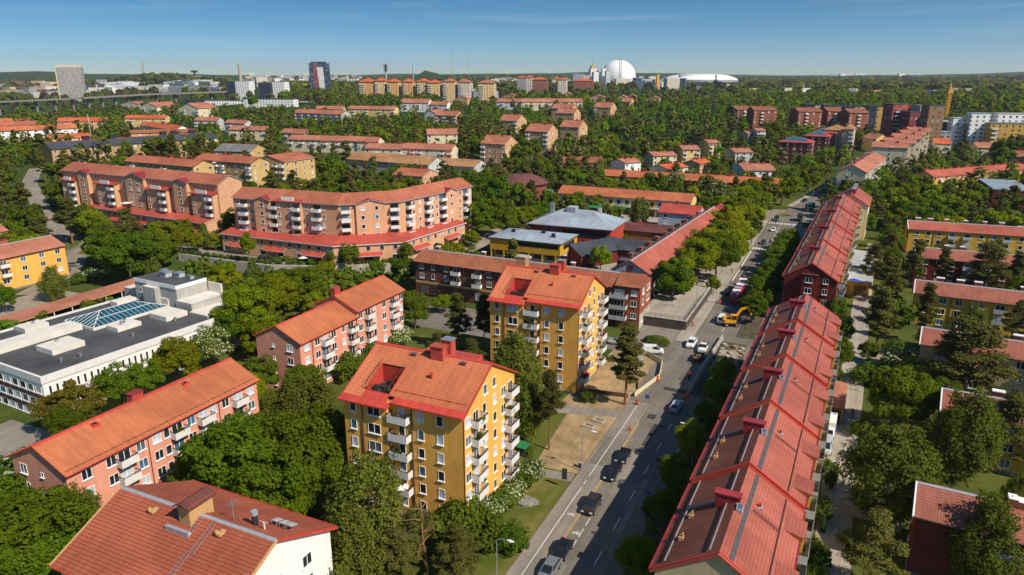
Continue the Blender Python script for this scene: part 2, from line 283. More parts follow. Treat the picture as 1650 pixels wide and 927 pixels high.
# ------------------------------------------------------------------ building kit
VIS = []                                   # what the photo shows of each house: (x0, x1, y0, y1, range); no crown is planted right before it
FP = []                                    # footprints that keep trees away: (cx, cy, rot, half w, half d)
def foot(cx, cy, rz, w, d, m=1.5): FP.append((cx, cy, math.cos(rz), math.sin(rz), w / 2 + m, d / 2 + m))
WC = {}
PANES = ['glass_dark', 'glass_dark', 'glass_dark', 'glass_dark', 'glass_blind', 'glass_blind', 'glass_mid', 'glass_blue']
def win_mesh(w, h, fr):
 k = ('f', w, h, fr)
 if k not in WC:
  b = MB(); t = 0.065
  b.box(-w / 2, -w / 2 + t, -0.07, 0, -h / 2, h / 2); b.box(w / 2 - t, w / 2, -0.07, 0, -h / 2, h / 2)
  b.box(-w / 2 + t, w / 2 - t, -0.07, 0, h / 2 - t, h / 2); b.box(-w / 2 + t, w / 2 - t, -0.07, 0, -h / 2, -h / 2 + t)
  nm = 1 if 1.0 < w < 2.2 else (2 if w >= 2.2 else 0)
  for i in range(nm):
   x = -w / 2 + w * (i + 1) / (nm + 1); b.box(x - .045, x + .045, -0.065, 0, -h / 2 + t, h / 2 - t)
  b.box(-w / 2 - .09, w / 2 + .09, -0.20, 0, -h / 2 - .10, -h / 2 - .003)
  WC[k] = b.mesh('window', [fr])
 return WC[k]
def pane_mesh(w, h, gm):
 k = ('p', w, h, gm)
 if k not in WC:
  b = MB(); b.face([(-w / 2 + .05, -.022, -h / 2 + .05), (w / 2 - .05, -.022, -h / 2 + .05), (w / 2 - .05, -.022, h / 2 - .05), (-w / 2 + .05, -.022, h / 2 - .05)])
  WC[k] = b.mesh('pane', [gm])
 return WC[k]
def far_win(w, h, fr, gm):
 k = ('w', w, h, fr, gm)
 if k not in WC:
  b = MB(); t = .10
  b.face([(-w / 2 + t, -.03, -h / 2 + t), (w / 2 - t, -.03, -h / 2 + t), (w / 2 - t, -.03, h / 2 - t), (-w / 2 + t, -.03, h / 2 - t)], 1)
  b.box(-w / 2, -w / 2 + t, -.06, 0, -h / 2, h / 2); b.box(w / 2 - t, w / 2, -.06, 0, -h / 2, h / 2); b.box(-w / 2 + t, w / 2 - t, -.06, 0, h / 2 - t, h / 2)
  b.box(-w / 2 - .08, w / 2 + .08, -.16, 0, -h / 2 - .06, -h / 2 + t)
  WC[k] = b.mesh('window', [fr, gm])
 return WC[k]
def place_win(root, P, rz, w, h, fr='white_paint', lod=0, rng=random):
 gm = rng.choice(PANES)
 if lod == 0:
  o = inst(win_mesh(w, h, fr), 'window', root, P, rz); inst(pane_mesh(w, h, gm), 'pane', o)
 else: inst(far_win(w, h, fr, gm), 'window', root, P, rz)
def balc_mesh(w, d, m, rail, tall=0.0):
 k = ('b', w, d, m)
 if k not in WC:
  b = MB(); b.box(-w / 2, w / 2, -d, 0, -.16, 0)
  b.box(-w / 2, w / 2, -d, -d + .06, 0.002, .92); b.box(-w / 2, -w / 2 + .06, -d + .062, 0, .002, .92); b.box(w / 2 - .06, w / 2, -d + .062, 0, .002, .92)
  r = MB()
  for z in (1.03, 1.16): r.beam((-w / 2 + .03, -d + .03, z), (w / 2 - .03, -d + .03, z), .05, .05); r.beam((-w / 2 + .03, -d + .03, z), (-w / 2 + .03, 0, z), .05, .05); r.beam((w / 2 - .03, -d + .03, z), (w / 2 - .03, 0, z), .05, .05)
  for x in (-w / 2 + .03, -w / 6, w / 6, w / 2 - .03): r.beam((x, -d + .03, .9), (x, -d + .03, 1.2), .05, .05)
  WC[k] = (b.mesh('balcony', [m]), r.mesh('railing', [rail]))
 return WC[k]
def place_balc(root, P, rz, w=2.7, d=1.25, m='balcony_white', rail='rail_dark', lod=0):
 a, r = balc_mesh(w, d, m, rail); o = inst(a, 'balcony', root, P, rz)
 if lod == 0: inst(r, 'railing', o)
 return o
def awning_mesh(w, d, m):
 k = ('aw', w, d, m)
 if k not in WC:
  b = MB(); b.slab([(-w / 2, -d, -.5), (w / 2, -d, -.5), (w / 2, 0, 0), (-w / 2, 0, 0)], .05); WC[k] = b.mesh('awning', [m])
 return WC[k]
SIDE = {'S': lambda u, w, d: ((u, -d / 2), 0.0), 'E': lambda u, w, d: ((w / 2, u), math.pi / 2), 'N': lambda u, w, d: ((-u, d / 2), math.pi), 'W': lambda u, w, d: ((-w / 2, -u), -math.pi / 2)}
WK = {'n': (1.0, 1.5), 'm': (1.45, 1.5), 'w': (2.1, 1.5), 's': (0.6, 0.75), 'x': (2.6, 1.5), 't': (0.7, 1.7)}
def facade(root, side, w, d, cols, zs, lod=0, off=0.0, bw=2.7, bd=1.25, bm='balcony_white', fr='white_paint', awn=None, zb=None, rng=random, pipe_h=None, skip=0.0):
 "cols: (position along the wall, kind); kinds n m w s x t windows, b balcony with its door window, p drainpipe"
 for u, k in cols:
  (x, y), rz = SIDE[side](u, w, d); nx, ny = math.sin(rz), -math.cos(rz); x += nx * off; y += ny * off
  if k == 'p':
   b = MB(); b.tube((0, -.08, 0), (0, -.08, pipe_h or zs[0] + 1), .07, n=6); b.build('drainpipe', ['trim_brown'], root, (x, y, 0), rz); continue
  for i, z in enumerate(zs):
   if skip and rng.random() < skip: continue
   if k == 'b':
    if i == len(zs) - 1 and (zb is None): place_win(root, (x, y, z), rz, 1.9, 1.4, fr, lod, rng); continue
    place_win(root, (x, y, z - .15), rz, 1.9, 1.7, fr, lod, rng); place_balc(root, (x, y, z - 1.15), rz, bw, bd, bm, lod=lod)
    if awn and rng.random() < awn[1]: inst(awning_mesh(bw, 1.2, awn[0]), 'awning', root, (x, y, z + 1.05), rz)
   else: place_win(root, (x, y, z), rz, *WK[k], fr, lod, rng)
def see(x0, y0, x1, y1, zt, zb):
 a, c, e = proj(x0, y0, zt), proj(x1, y1, zt), proj((x0 + x1) / 2, (y0 + y1) / 2, zb); VIS.append((min(a[0], c[0]), max(a[0], c[0]), min(a[1], c[1]) - 6, e[1] - 4, math.hypot(x0, y0)))
def gable_roof(root, w, d, h, rise, rm, over=0.5, axis='x', trim='trim_red', gover=None, th=0.22, ridge=True, name='roof', at_=(0, 0), caps='trim_red', gutter=True, rm2=None):
 "two slopes; over = eave overhang, gover = overhang at the gable ends"
 gover = over * .6 if gover is None else gover; k = rise / ((d if axis == 'x' else w) / 2)
 L = (w if axis == 'x' else d) / 2 + gover; Hh = (d if axis == 'x' else w) / 2 + over
 zt = h + rise + .12; ze = zt - k * Hh; b = MB()
 def P(a, c, z): return (a + at_[0], c + at_[1], z) if axis == 'x' else (-c + at_[0], a + at_[1], z)
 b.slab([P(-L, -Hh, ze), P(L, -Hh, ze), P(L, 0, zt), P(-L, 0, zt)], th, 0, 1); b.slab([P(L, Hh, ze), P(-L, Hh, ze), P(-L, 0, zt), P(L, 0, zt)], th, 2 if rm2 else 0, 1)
 o = b.build(name, [rm, trim] + ([rm2] if rm2 else []), root)
 if ridge:
  r = MB(); r.slab([P(-L - .03, -.28, zt - k * .28 + .05), P(L + .03, -.28, zt - k * .28 + .05), P(L + .03, 0, zt + .07), P(-L - .03, 0, zt + .07)], .06)
  r.slab([P(L + .03, .28, zt - k * .28 + .05), P(-L - .03, .28, zt - k * .28 + .05), P(-L - .03, 0, zt + .07), P(L + .03, 0, zt + .07)], .06); r.build('ridge_cap', [caps], o)
 if gutter:
  for s in (-1, 1):
   g = MB(); g.tube(P(-L, s * (Hh + .07), ze - .06), P(L, s * (Hh + .07), ze - .06), .085, n=6); g.build('gutter', [trim], o)
 return o
def walls(root, w, d, h, rise, wm, axis='x', name='wall', at_=(0, 0), z0=0.0, base=None):
 b = MB(); x0, x1, y0, y1 = at_[0] - w / 2, at_[0] + w / 2, at_[1] - d / 2, at_[1] + d / 2; e = .05
 b.face([(x0, y0, z0), (x1, y0, z0), (x1, y0, h), (x0, y0, h)]) if axis == 'x' or not rise else b.face([(x0, y0, z0), (x1, y0, z0), (x1, y0, h), (at_[0], y0, h + rise - e), (x0, y0, h)])
 b.face([(x1, y1, z0), (x0, y1, z0), (x0, y1, h), (x1, y1, h)]) if axis == 'x' or not rise else b.face([(x1, y1, z0), (x0, y1, z0), (x0, y1, h), (at_[0], y1, h + rise - e), (x1, y1, h)])
 if axis == 'x' and rise:
  b.face([(x1, y0, z0), (x1, y1, z0), (x1, y1, h), (x1, at_[1], h + rise - e), (x1, y0, h)]); b.face([(x0, y1, z0), (x0, y0, z0), (x0, y0, h), (x0, at_[1], h + rise - e), (x0, y1, h)])
 else:
  b.face([(x1, y0, z0), (x1, y1, z0), (x1, y1, h), (x1, y0, h)]); b.face([(x0, y1, z0), (x0, y0, z0), (x0, y0, h), (x0, y1, h)])
 o = b.build(name, [wm], root)
 if base:
  q = MB(); q.box(x0 - .06, x1 + .06, y0 - .06, y1 + .06, z0 - 1.5, z0 + .6, skip='b'); q.build('plinth', [base], root)
 return o
def chimney(roof, x, y, z, w=1.2, d=.8, h=1.6, m='chimney_red', cap='metal_crimson', down=1.5):
 b = MB(); b.box(x - w / 2, x + w / 2, y - d / 2, y + d / 2, z - down, z + h, 0, 0, 'b'); b.box(x - w / 2 - .12, x + w / 2 + .12, y - d / 2 - .12, y + d / 2 + .12, z + h + .003, z + h + .16, 1)
 return b.build('chimney', [m, cap], roof)
def hip_roof(root, w, d, h, rise, rm, over=.5, trim='trim_red', name='roof'):
 W_, D_ = w / 2 + over, d / 2 + over; b = MB(); zt = h + rise
 if W_ >= D_: r = W_ - D_; A, B = (-r, 0, zt), (r, 0, zt)
 else: r = D_ - W_; A, B = (0, -r, zt), (0, r, zt)
 p = [(-W_, -D_, h), (W_, -D_, h), (W_, D_, h), (-W_, D_, h)]
 if W_ >= D_: b.face([p[0], p[1], B, A]); b.face([p[1], p[2], B]); b.face([p[2], p[3], A, B]); b.face([p[3], p[0], A])
 else: b.face([p[0], p[1], A]); b.face([p[1], p[2], B, A]); b.face([p[2], p[3], B]); b.face([p[3], p[0], A, B])
 b.box(-W_ - .02, W_ + .02, -D_ - .02, D_ + .02, h - .25, h - .004, 1); return b.build(name, [rm, trim], root)
def evenly(w, n, seq, m=1.6):
 return [(-w / 2 + m + (w - 2 * m) * (i / (n - 1) if n > 1 else .5), seq[i % len(seq)]) for i in range(n)]
def gbuild(name, label, cat, cx, cy, rz, w, d, h, rise, wm, rm, z0=0.0, over=.5, axis='x', S=None, E=None, W_=None, floors=3, fh=2.8, lod=1, trim='trim_red', group=None, chim=(), base=None, awn=None, bm='balcony_white', chm='chimney_brick', skip=0, gutter=True, caps='trim_red', seed=None):
 "a gabled block: walls, roof, chimneys, windows and balconies"
 rng = random.Random(seed if seed is not None else int(abs(cx * 13 + cy * 7)))
 root = empty(name, (cx, cy, z0), rz, label, cat, group); foot(cx, cy, rz, w, d)
 walls(root, w, d, h, rise, wm, axis, base=base, z0=-3 if not base else 0)
 ro = gable_roof(root, w, d, h, rise, rm, over, axis, trim, ridge=lod < 2, gutter=gutter and lod == 0, caps=caps)
 zs = [h - 1.45 - fh * i for i in range(floors)]
 for side, cols in (('S', S), ('E', E), ('W', W_)):
  if cols: facade(root, side, w, d, cols, zs, lod, awn=awn, bm=bm, rng=rng, pipe_h=h - .1, skip=skip)
 for c in chim:
  u, t = c[0], c[1]; k = rise / ((d if axis == 'x' else w) / 2); z = h + rise - abs(t) * k
  x, y = (u, t) if axis == 'x' else (-t, u); chimney(ro, x, y, z, *(c[2] if len(c) > 2 else (1.1, .7, 1.2)), m=chm)
 return root, ro
# ------------------------------------------------------------------ ground, streets, sky-line terrain
def axis_marks(lo, hi, a, b, fine, grow):
 v = list(np.arange(a, b + .01, fine)); s = fine; x = b
 while x < hi: s *= grow; x += s; v.append(x)
 s = fine; x = a
 while x > lo: s *= grow; x -= s; v.insert(0, x)
 return v
xs = axis_marks(-11000, 9500, -300, 100, 3.2, 1.045); ys = axis_marks(-60, 12500, 20, 420, 3.2, 1.045)
g = MB(); nx_, ny_ = len(xs), len(ys)
gv = [(x, y, T(x, y)) for y in ys for x in xs]; gf = [(j * nx_ + i, j * nx_ + i + 1, (j + 1) * nx_ + i + 1, (j + 1) * nx_ + i) for j in range(ny_ - 1) for i in range(nx_ - 1)]
gm = bpy.data.meshes.new('ground'); gm.from_pydata(gv, [], gf); gm.update()
for p in gm.polygons: p.use_smooth = True
m, n, l, b = nodes('ground_cover')
geo = n.new('ShaderNodeNewGeometry'); pos = geo.outputs['Position']
f1 = noise(n, l, 0.035, 5, vec=pos); f2 = noise(n, l, 0.6, 5, vec=pos); f3 = noise(n, l, 0.012, 6, rough=.65, vec=pos)
near = mixc(n, l, ramp(n, l, f1, (0, 0, 0), (1, 1, 1), .42, .60), (0.045, 0.075, 0.014), (0.10, 0.115, 0.022))
near = mixc(n, l, ramp(n, l, f2, (0, 0, 0), (.45, .45, .45), .45, .75), near, (0.14, 0.105, 0.045))
far = ramp(n, l, f3, (0.016, 0.032, 0.010), (0.050, 0.080, 0.018), .35, .65)
ln = n.new('ShaderNodeVectorMath'); ln.operation = 'LENGTH'; l.new(pos, ln.inputs[0])
mr = n.new('ShaderNodeMapRange'); mr.inputs['From Min'].default_value = 380; mr.inputs['From Max'].default_value = 620; l.new(ln.outputs['Value'], mr.inputs['Value'])
l.new(mixc(n, l, mr.outputs[0], near, far), b.inputs['Base Color']); b.inputs['Roughness'].default_value = 1.0; b.inputs['Specular IOR Level'].default_value = 0.05
gm.materials.append(M['ground_cover']); go = bpy.data.objects.new('ground', gm); C.objects.link(go); tag(go, kind='structure')
def surf(name, kind_cols, rough=.9, scale=.5, crack=False, spec=.2):
 m, n, l, b = nodes(name); geo = n.new('ShaderNodeNewGeometry'); pos = geo.outputs['Position']; c0, c1 = kind_cols
 f = noise(n, l, scale, 6, rough=.6, vec=pos); f2 = noise(n, l, scale * 14, 4, vec=pos)
 a = ramp(n, l, f, c0, c1, .32, .68); a = mixc(n, l, .35, a, ramp(n, l, f2, (.35,) * 3, (.65,) * 3), 'SOFT_LIGHT')
 mpn = n.new('ShaderNodeMapping'); mpn.inputs['Scale'].default_value = (1.1, .035, 1); l.new(pos, mpn.inputs[0]); f4 = noise(n, l, 1.0, 4, vec=mpn.outputs[0])
 a = mixc(n, l, 1.0, a, ramp(n, l, f4, (.82,) * 3, (1.1,) * 3, .3, .7), 'MULTIPLY')
 l.new(a, b.inputs['Base Color']); b.inputs['Roughness'].default_value = rough; b.inputs['Specular IOR Level'].default_value = spec
surf('asphalt', ((0.145, 0.124, 0.103), (0.215, 0.187, 0.157)), .85, .12); surf('asphalt_dark', ((0.035, 0.034, 0.033), (0.065, 0.062, 0.06)), .85, .2); surf('asphalt_pale', ((0.205, 0.178, 0.148), (0.28, 0.245, 0.205)), .9, .15)
surf('paving', ((0.30, 0.26, 0.21), (0.40, 0.35, 0.285)), .9, .2); surf('sand', ((0.24, 0.165, 0.085), (0.44, 0.315, 0.175)), 1, .25, spec=.05); surf('lawn', ((0.055, 0.095, 0.010), (0.18, 0.15, 0.045)), 1, .16, spec=.05); surf('gravel', ((0.24, 0.20, 0.15), (0.36, 0.31, 0.24)), 1, .5); surf('kerb', ((0.30, 0.28, 0.25), (0.38, 0.36, 0.32)), .9, 1); surf('road_paint', ((0.62, 0.61, 0.57), (0.78, 0.77, 0.73)), .7, 1.5); surf('kerb_yellow', ((0.36, 0.24, 0.08), (0.48, 0.32, 0.10)), .8, 1); surf('mulch', ((0.06, 0.05, 0.03), (0.12, 0.10, 0.06)), 1, .5)
def sheet(name, pts, z, mat, kind='structure'):
 b = MB(); b.face([(x, y, z) for x, y in pts]); return tag(b.build(name, [mat]), kind=kind)
def ribbon(name, line, w, z, mat, kind='structure', flatz=None):
 "a strip along a centre line, draped on the terrain"
 b = MB(); L = []
 for i, p in enumerate(line):
  a = Vector(line[max(0, i - 1)]); c = Vector(line[min(len(line) - 1, i + 1)]); d = (c - a).normalized(); q = Vector((-d.y, d.x)) * w / 2; p = Vector(p); L.append((p + q, p - q))
 pieces = []
 for (a, c), (e, f) in zip(L, L[1:]):
  nseg = max(1, int((e - a).length / 3.0)) if flatz is None else 1
  for k in range(nseg):
   t0, t1 = k / nseg, (k + 1) / nseg; pieces.append((a.lerp(e, t0), c.lerp(f, t0), c.lerp(f, t1), a.lerp(e, t1)))
 for q in pieces: b.face([(p.x, p.y, (T(p.x, p.y) if flatz is None else flatz) + z) for p in (q[1], q[2], q[3], q[0])])
 return tag(b.build(name, [mat]), kind=kind)
PV = []                                    # paved strips that keep trees away: (x0, y0, x1, y1, half width)
def pave(line, w):
 for a, c in zip(line, line[1:]): PV.append((*a, *c, w / 2))
# main street: carriageway, far part bends right after the roundabout
CL = [(-22.6, 20), (-22.6, 300), (-22.3, 322), (-21, 345), (-17.5, 372), (-12.5, 402), (-2.0, 470), (12, 560), (30, 680)]
ribbon('road', CL[:3] + [(-22.2, 330)], 14.0, .015, 'asphalt', flatz=0.0); pave(CL[:4], 27); pave(CL[3:], 17)
ribbon('road', [(-22.2, 329.9), (-22.2, 336)] + CL[4:], 12.0, .14, 'asphalt'); ribbon('pavement', [(-24.5, 372), (-19.5, 402), (-9, 470), (5, 560)], 3.0, .2, 'paving')
sheet('road_patch', [(-33.3, 100.5), (-29.85, 100.4), (-29.85, 110.4), (-33.3, 110.4)], .160, 'asphalt')
for x, y in ((-26.4, 83), (-25.6, 118.5), (-27.2, 141.5), (-26.8, 230), (-25.1, 262), (-22, 96)): b = MB(); b.prism([(x + .38 * math.cos(a * .524), y + .38 * math.sin(a * .524)) for a in range(12)], 0, .019); tag(b.build('road_patch', ['asphalt_dark']), kind='structure')
for x0, y0, x1, y1 in ((-28.4, 64, -27.2, 75), (-23.6, 84, -22.9, 100), (-27.0, 110, -26.0, 119), (-23.4, 106, -20, 107), (-29.2, 134.4, -24.6, 136), (-27.5, 218, -26.4, 240), (-26, 255, -23.4, 256)): sheet('road_patch', [(x0, y0), (x1, y0), (x1, y1), (x0, y1)], .0182, 'asphalt_dark' if y0 % 4 else 'asphalt_pale')
sheet('road_patch', [(-28.9, 120.6), (-27.4, 120.6), (-27.4, 122.6), (-28.9, 122.6)], .024, 'asphalt_dark')
sheet('road_patch', [(-28.6, 96.4), (-26.2, 96.4), (-26.2, 107.5), (-28.6, 107.5)], .021, 'asphalt_pale')
b = MB(); b.prism([(-25.2 + 16 * math.cos(a * math.pi / 16), 346 + 16.5 * math.sin(a * math.pi / 16)) for a in range(32)], -.4, .020); tag(b.build('road', ['asphalt_pale']), kind='structure')
b = MB(); b.prism([(-25.1 + 3.4 * math.cos(a * math.pi / 16), 346.8 + 3.4 * math.sin(a * math.pi / 16)) for a in range(32)], 0, .16, 0, 1); tag(b.build('roundabout_island', ['kerb', 'lawn']), kind='structure')
def strip(name, x0, x1, y0, y1, mat, z=.15, zb=-.3):
 b = MB(); b.box(x0, x1, y0, y1, zb, z, 0, 1, 'b'); return tag(b.build(name, ['kerb', mat]), kind='structure')
strip('pavement', -33.75, -29.75, 20, 126.5, 'asphalt_pale'); strip('pavement', -33.4, -29.72, 163.5, 330, 'paving'); sheet('road', [(-34.2, 126.4), (-29.4, 126.4), (-29.4, 172), (-34.2, 172)], .011, 'asphalt'); sheet('pavement', [(-46, 159.5), (-33.5, 159.5), (-33.5, 171.6), (-46, 171.6)], .013, 'asphalt_pale'); strip('pavement', -15.9, -12.9, 20, 320, 'asphalt_pale'); strip('pavement', -19.9, -16.0, 20, 132, 'mulch', .12)
sheet('kerb', [(-29.74, 60), (-29.45, 60), (-29.45, 118), (-29.74, 118)], .155, 'kerb_yellow')
strip('verge', -20.2, -15.95, 172, 276, 'mulch', .14)
mk = MB(); zz = .164
def stripe(x0, x1, y0, y1, z): mk.face([(x0, y0, z), (x1, y0, z), (x1, y1, z), (x0, y1, z)])
stripe(-31.86, -31.74, 60, 93.0, zz); stripe(-31.86, -31.74, 94.0, 95.2, zz); stripe(-31.86, -31.74, 96.4, 126, zz)
for k in range(40): stripe(-24.14, -24.0, 60 + k * 8.2, 63.2 + k * 8.2, .022) if not 133 < 60 + k * 8.2 < 172 else None
for k in range(5): stripe(-28.02, -27.9, 78.2 + k * 2.9, 80.4 + k * 2.9, .022)
stripe(-29.4, -27.9, 77.9, 78.05, .022)
for yy in (273, 326):
 for k in range(13): stripe(-29.2 + k * 1.05, -28.65 + k * 1.05, yy - 1.6, yy + 1.6, .026)
for k in range(10): stripe(-20.5 + k * 1.0, -20.0 + k * 1.0, 361, 364, .03)
stripe(-29.3, -28.9, 224, 268, .026)
tag(mk.build('road_markings', ['road_paint']), kind='structure')
def bike_sign(x, y, z):
 q = MB()
 for dx in (-.32, .32):
  P = [(x + dx * 1.0 + .26 * math.cos(a * math.pi / 6), y + .26 * math.sin(a * math.pi / 6)) for a in range(12)]; Q = [(x + dx + .17 * math.cos(a * math.pi / 6), y + .17 * math.sin(a * math.pi / 6)) for a in range(12)]
  for i in range(12): j = (i + 1) % 12; q.face([(*P[i], z), (*P[j], z), (*Q[j], z), (*Q[i], z)])
 for a, c in (((-.32, 0), (-.1, .36)), ((-.1, .36), (.24, .36)), ((.32, 0), (.22, .48)), ((-.1, .36), (0, 0)), ((0, 0), (.24, .36)), ((.22, .48), (.4, .5))):
  a = Vector((x + a[0], y + a[1])); c = Vector((x + c[0], y + c[1])); d = (c - a).normalized(); p = Vector((-d.y, d.x)) * .04
  q.face([(*(a - p), z), (*(c - p), z), (*(c + p), z), (*(a + p), z)])
 return tag(q.build('road_markings', ['road_paint']), kind='structure')
bike_sign(-30.7, 85.5, .166); bike_sign(-28.6, 81.8, .026)
# side street, car park and plaza
ribbon('side_street', [(-31, 158), (-45, 155.5), (-70, 155.5), (-100, 157), (-116, 163)], 8.0, .012, 'asphalt', flatz=0.0); pave([(-30, 157), (-115, 157)], 12)
sheet('road', [(-29.6, 128), (-30.0, 142), (-32.5, 151), (-36, 152), (-36, 161), (-30.5, 163.2), (-29.5, 166)], .014, 'asphalt')
ribbon('path', [(-34, 95.2), (-40.2, 94.4), (-42, 95), (-52, 93)], 2.4, .02, 'asphalt_pale', flatz=0.0)
ribbon('path', [(-33.9, 120.5), (-40, 118.5), (-46, 117)], 3.4, .018, 'asphalt_pale', flatz=0.0)
sheet('sand_yard', [(-33.8, 96.6), (-41.2, 96.2), (-43, 116), (-42.5, 123), (-33.8, 124.5)], .008, 'sand')
sheet('sand_yard', [(-33.9, 124.4), (-31, 150.4), (-45, 151.5), (-46, 119), (-41, 119)], .007, 'sand')
sheet('lawn', [(-33.9, 60), (-33.9, 93.8), (-41.7, 93.2), (-41.7, 72), (-48, 60)], .006, 'lawn')
ribbon('path', [(-62, 62), (-56, 68), (-50, 72.5), (-47, 74)], 2.2, .012, 'asphalt_dark', flatz=0.0)
strip('plaza', -45, -33.0, 172.2, 206, 'paving', 2.3); strip('plaza', -45, -33.4, 206.02, 300, 'paving', .16); pave([(-38, 172), (-38, 206)], 12)
strip('plaza', -125, -56, 300, 327, 'paving', .12); pave([(-110, 308), (-60, 308)], 22)
sheet('path', [(-74, 188), (-56, 188), (-56, 298), (-74, 298)], .02, 'paving')
# yard lane on the right, between the row and the yellow blocks
LN = [(4.2, 60), (4.1, 95), (4.3, 115), (4.9, 133), (5.6, 147), (6.0, 165), (7.2, 200), (8.4, 240), (12, 300)]
ribbon('lane', LN, 4.6, .012, 'paving', flatz=0.0); pave(LN, 7); sheet('lane', [(.9, 117), (3.2, 117), (3.2, 133), (.9, 133)], .016, 'paving'); sheet('yard_soil', [(.4, 60), (1.9, 60), (1.9, 117), (.4, 117)], .011, 'mulch')
ribbon('path', [(5.0, 104.5), (9, 104), (13, 102.6)], 3.0, .011, 'paving', flatz=0.0); ribbon('path', [(7.5, 166), (12, 172), (16, 186)], 2.0, .013, 'gravel', flatz=0.0)
sheet('playground', [(10.0, 160), (15.5, 160), (16.5, 182), (12, 182), (9.5, 172)], .009, 'sand')
# street in front of the peach blocks, on the terrace, and streets further left
ST = [(-268, 181), (-240, 174), (-212, 167.5), (-190, 165.8), (-160, 166.2), (-146, 170.2), (-118.5, 191), (-116, 215), (-119, 240), (-124, 262)]
ribbon('terrace_street', ST, 5.0, .10, 'asphalt_pale'); pave(ST, 7)
ribbon('side_street', [(-214, 120), (-226, 142), (-247, 159), (-300, 182), (-345, 205), (-395, 240)], 6.5, .09, 'asphalt_pale'); pave([(-214, 120), (-226, 142), (-247, 159), (-300, 182), (-345, 205), (-395, 240)], 10)
ribbon('side_street', [(-107, 40), (-109, 90), (-114, 140), (-117, 158)], 7.0, .012, 'asphalt', flatz=0.0); pave([(-107, 40), (-109, 90), (-114, 140), (-117, 158)], 9)
sheet('car_park', [(-136, 45), (-103, 45), (-103, 69.5), (-136, 69.5)], .010, 'asphalt_pale')
sheet('car_park', [(-215, 84), (-196, 84), (-192, 128), (-213, 128)], .010, 'gravel')
sheet('car_park', [(-98, 146), (-60, 146), (-60, 164.5), (-98, 164.5)], .017, 'asphalt'); pave([(-95, 153), (-62, 153)], 14); pave([(-110, 206), (-78, 206)], 26); pave([(-205, 84), (-203, 130)], 24); pave([(-196, 154), (-150, 158)], 15); pave([(-180, 84), (-178, 138)], 17)
q = MB()
for k in range(7): q.face([(-118 + k * 1.3, 60, .016), (-117.8 + k * 1.3, 60, .016), (-116.8 + k * 1.3, 66, .016), (-117 + k * 1.3, 66, .016)])
q.face([(-119, 59.7, .016), (-108, 59.7, .016), (-108, 59.9, .016), (-119, 59.9, .016)]); tag(q.build('road_markings', ['road_paint']), kind='structure')
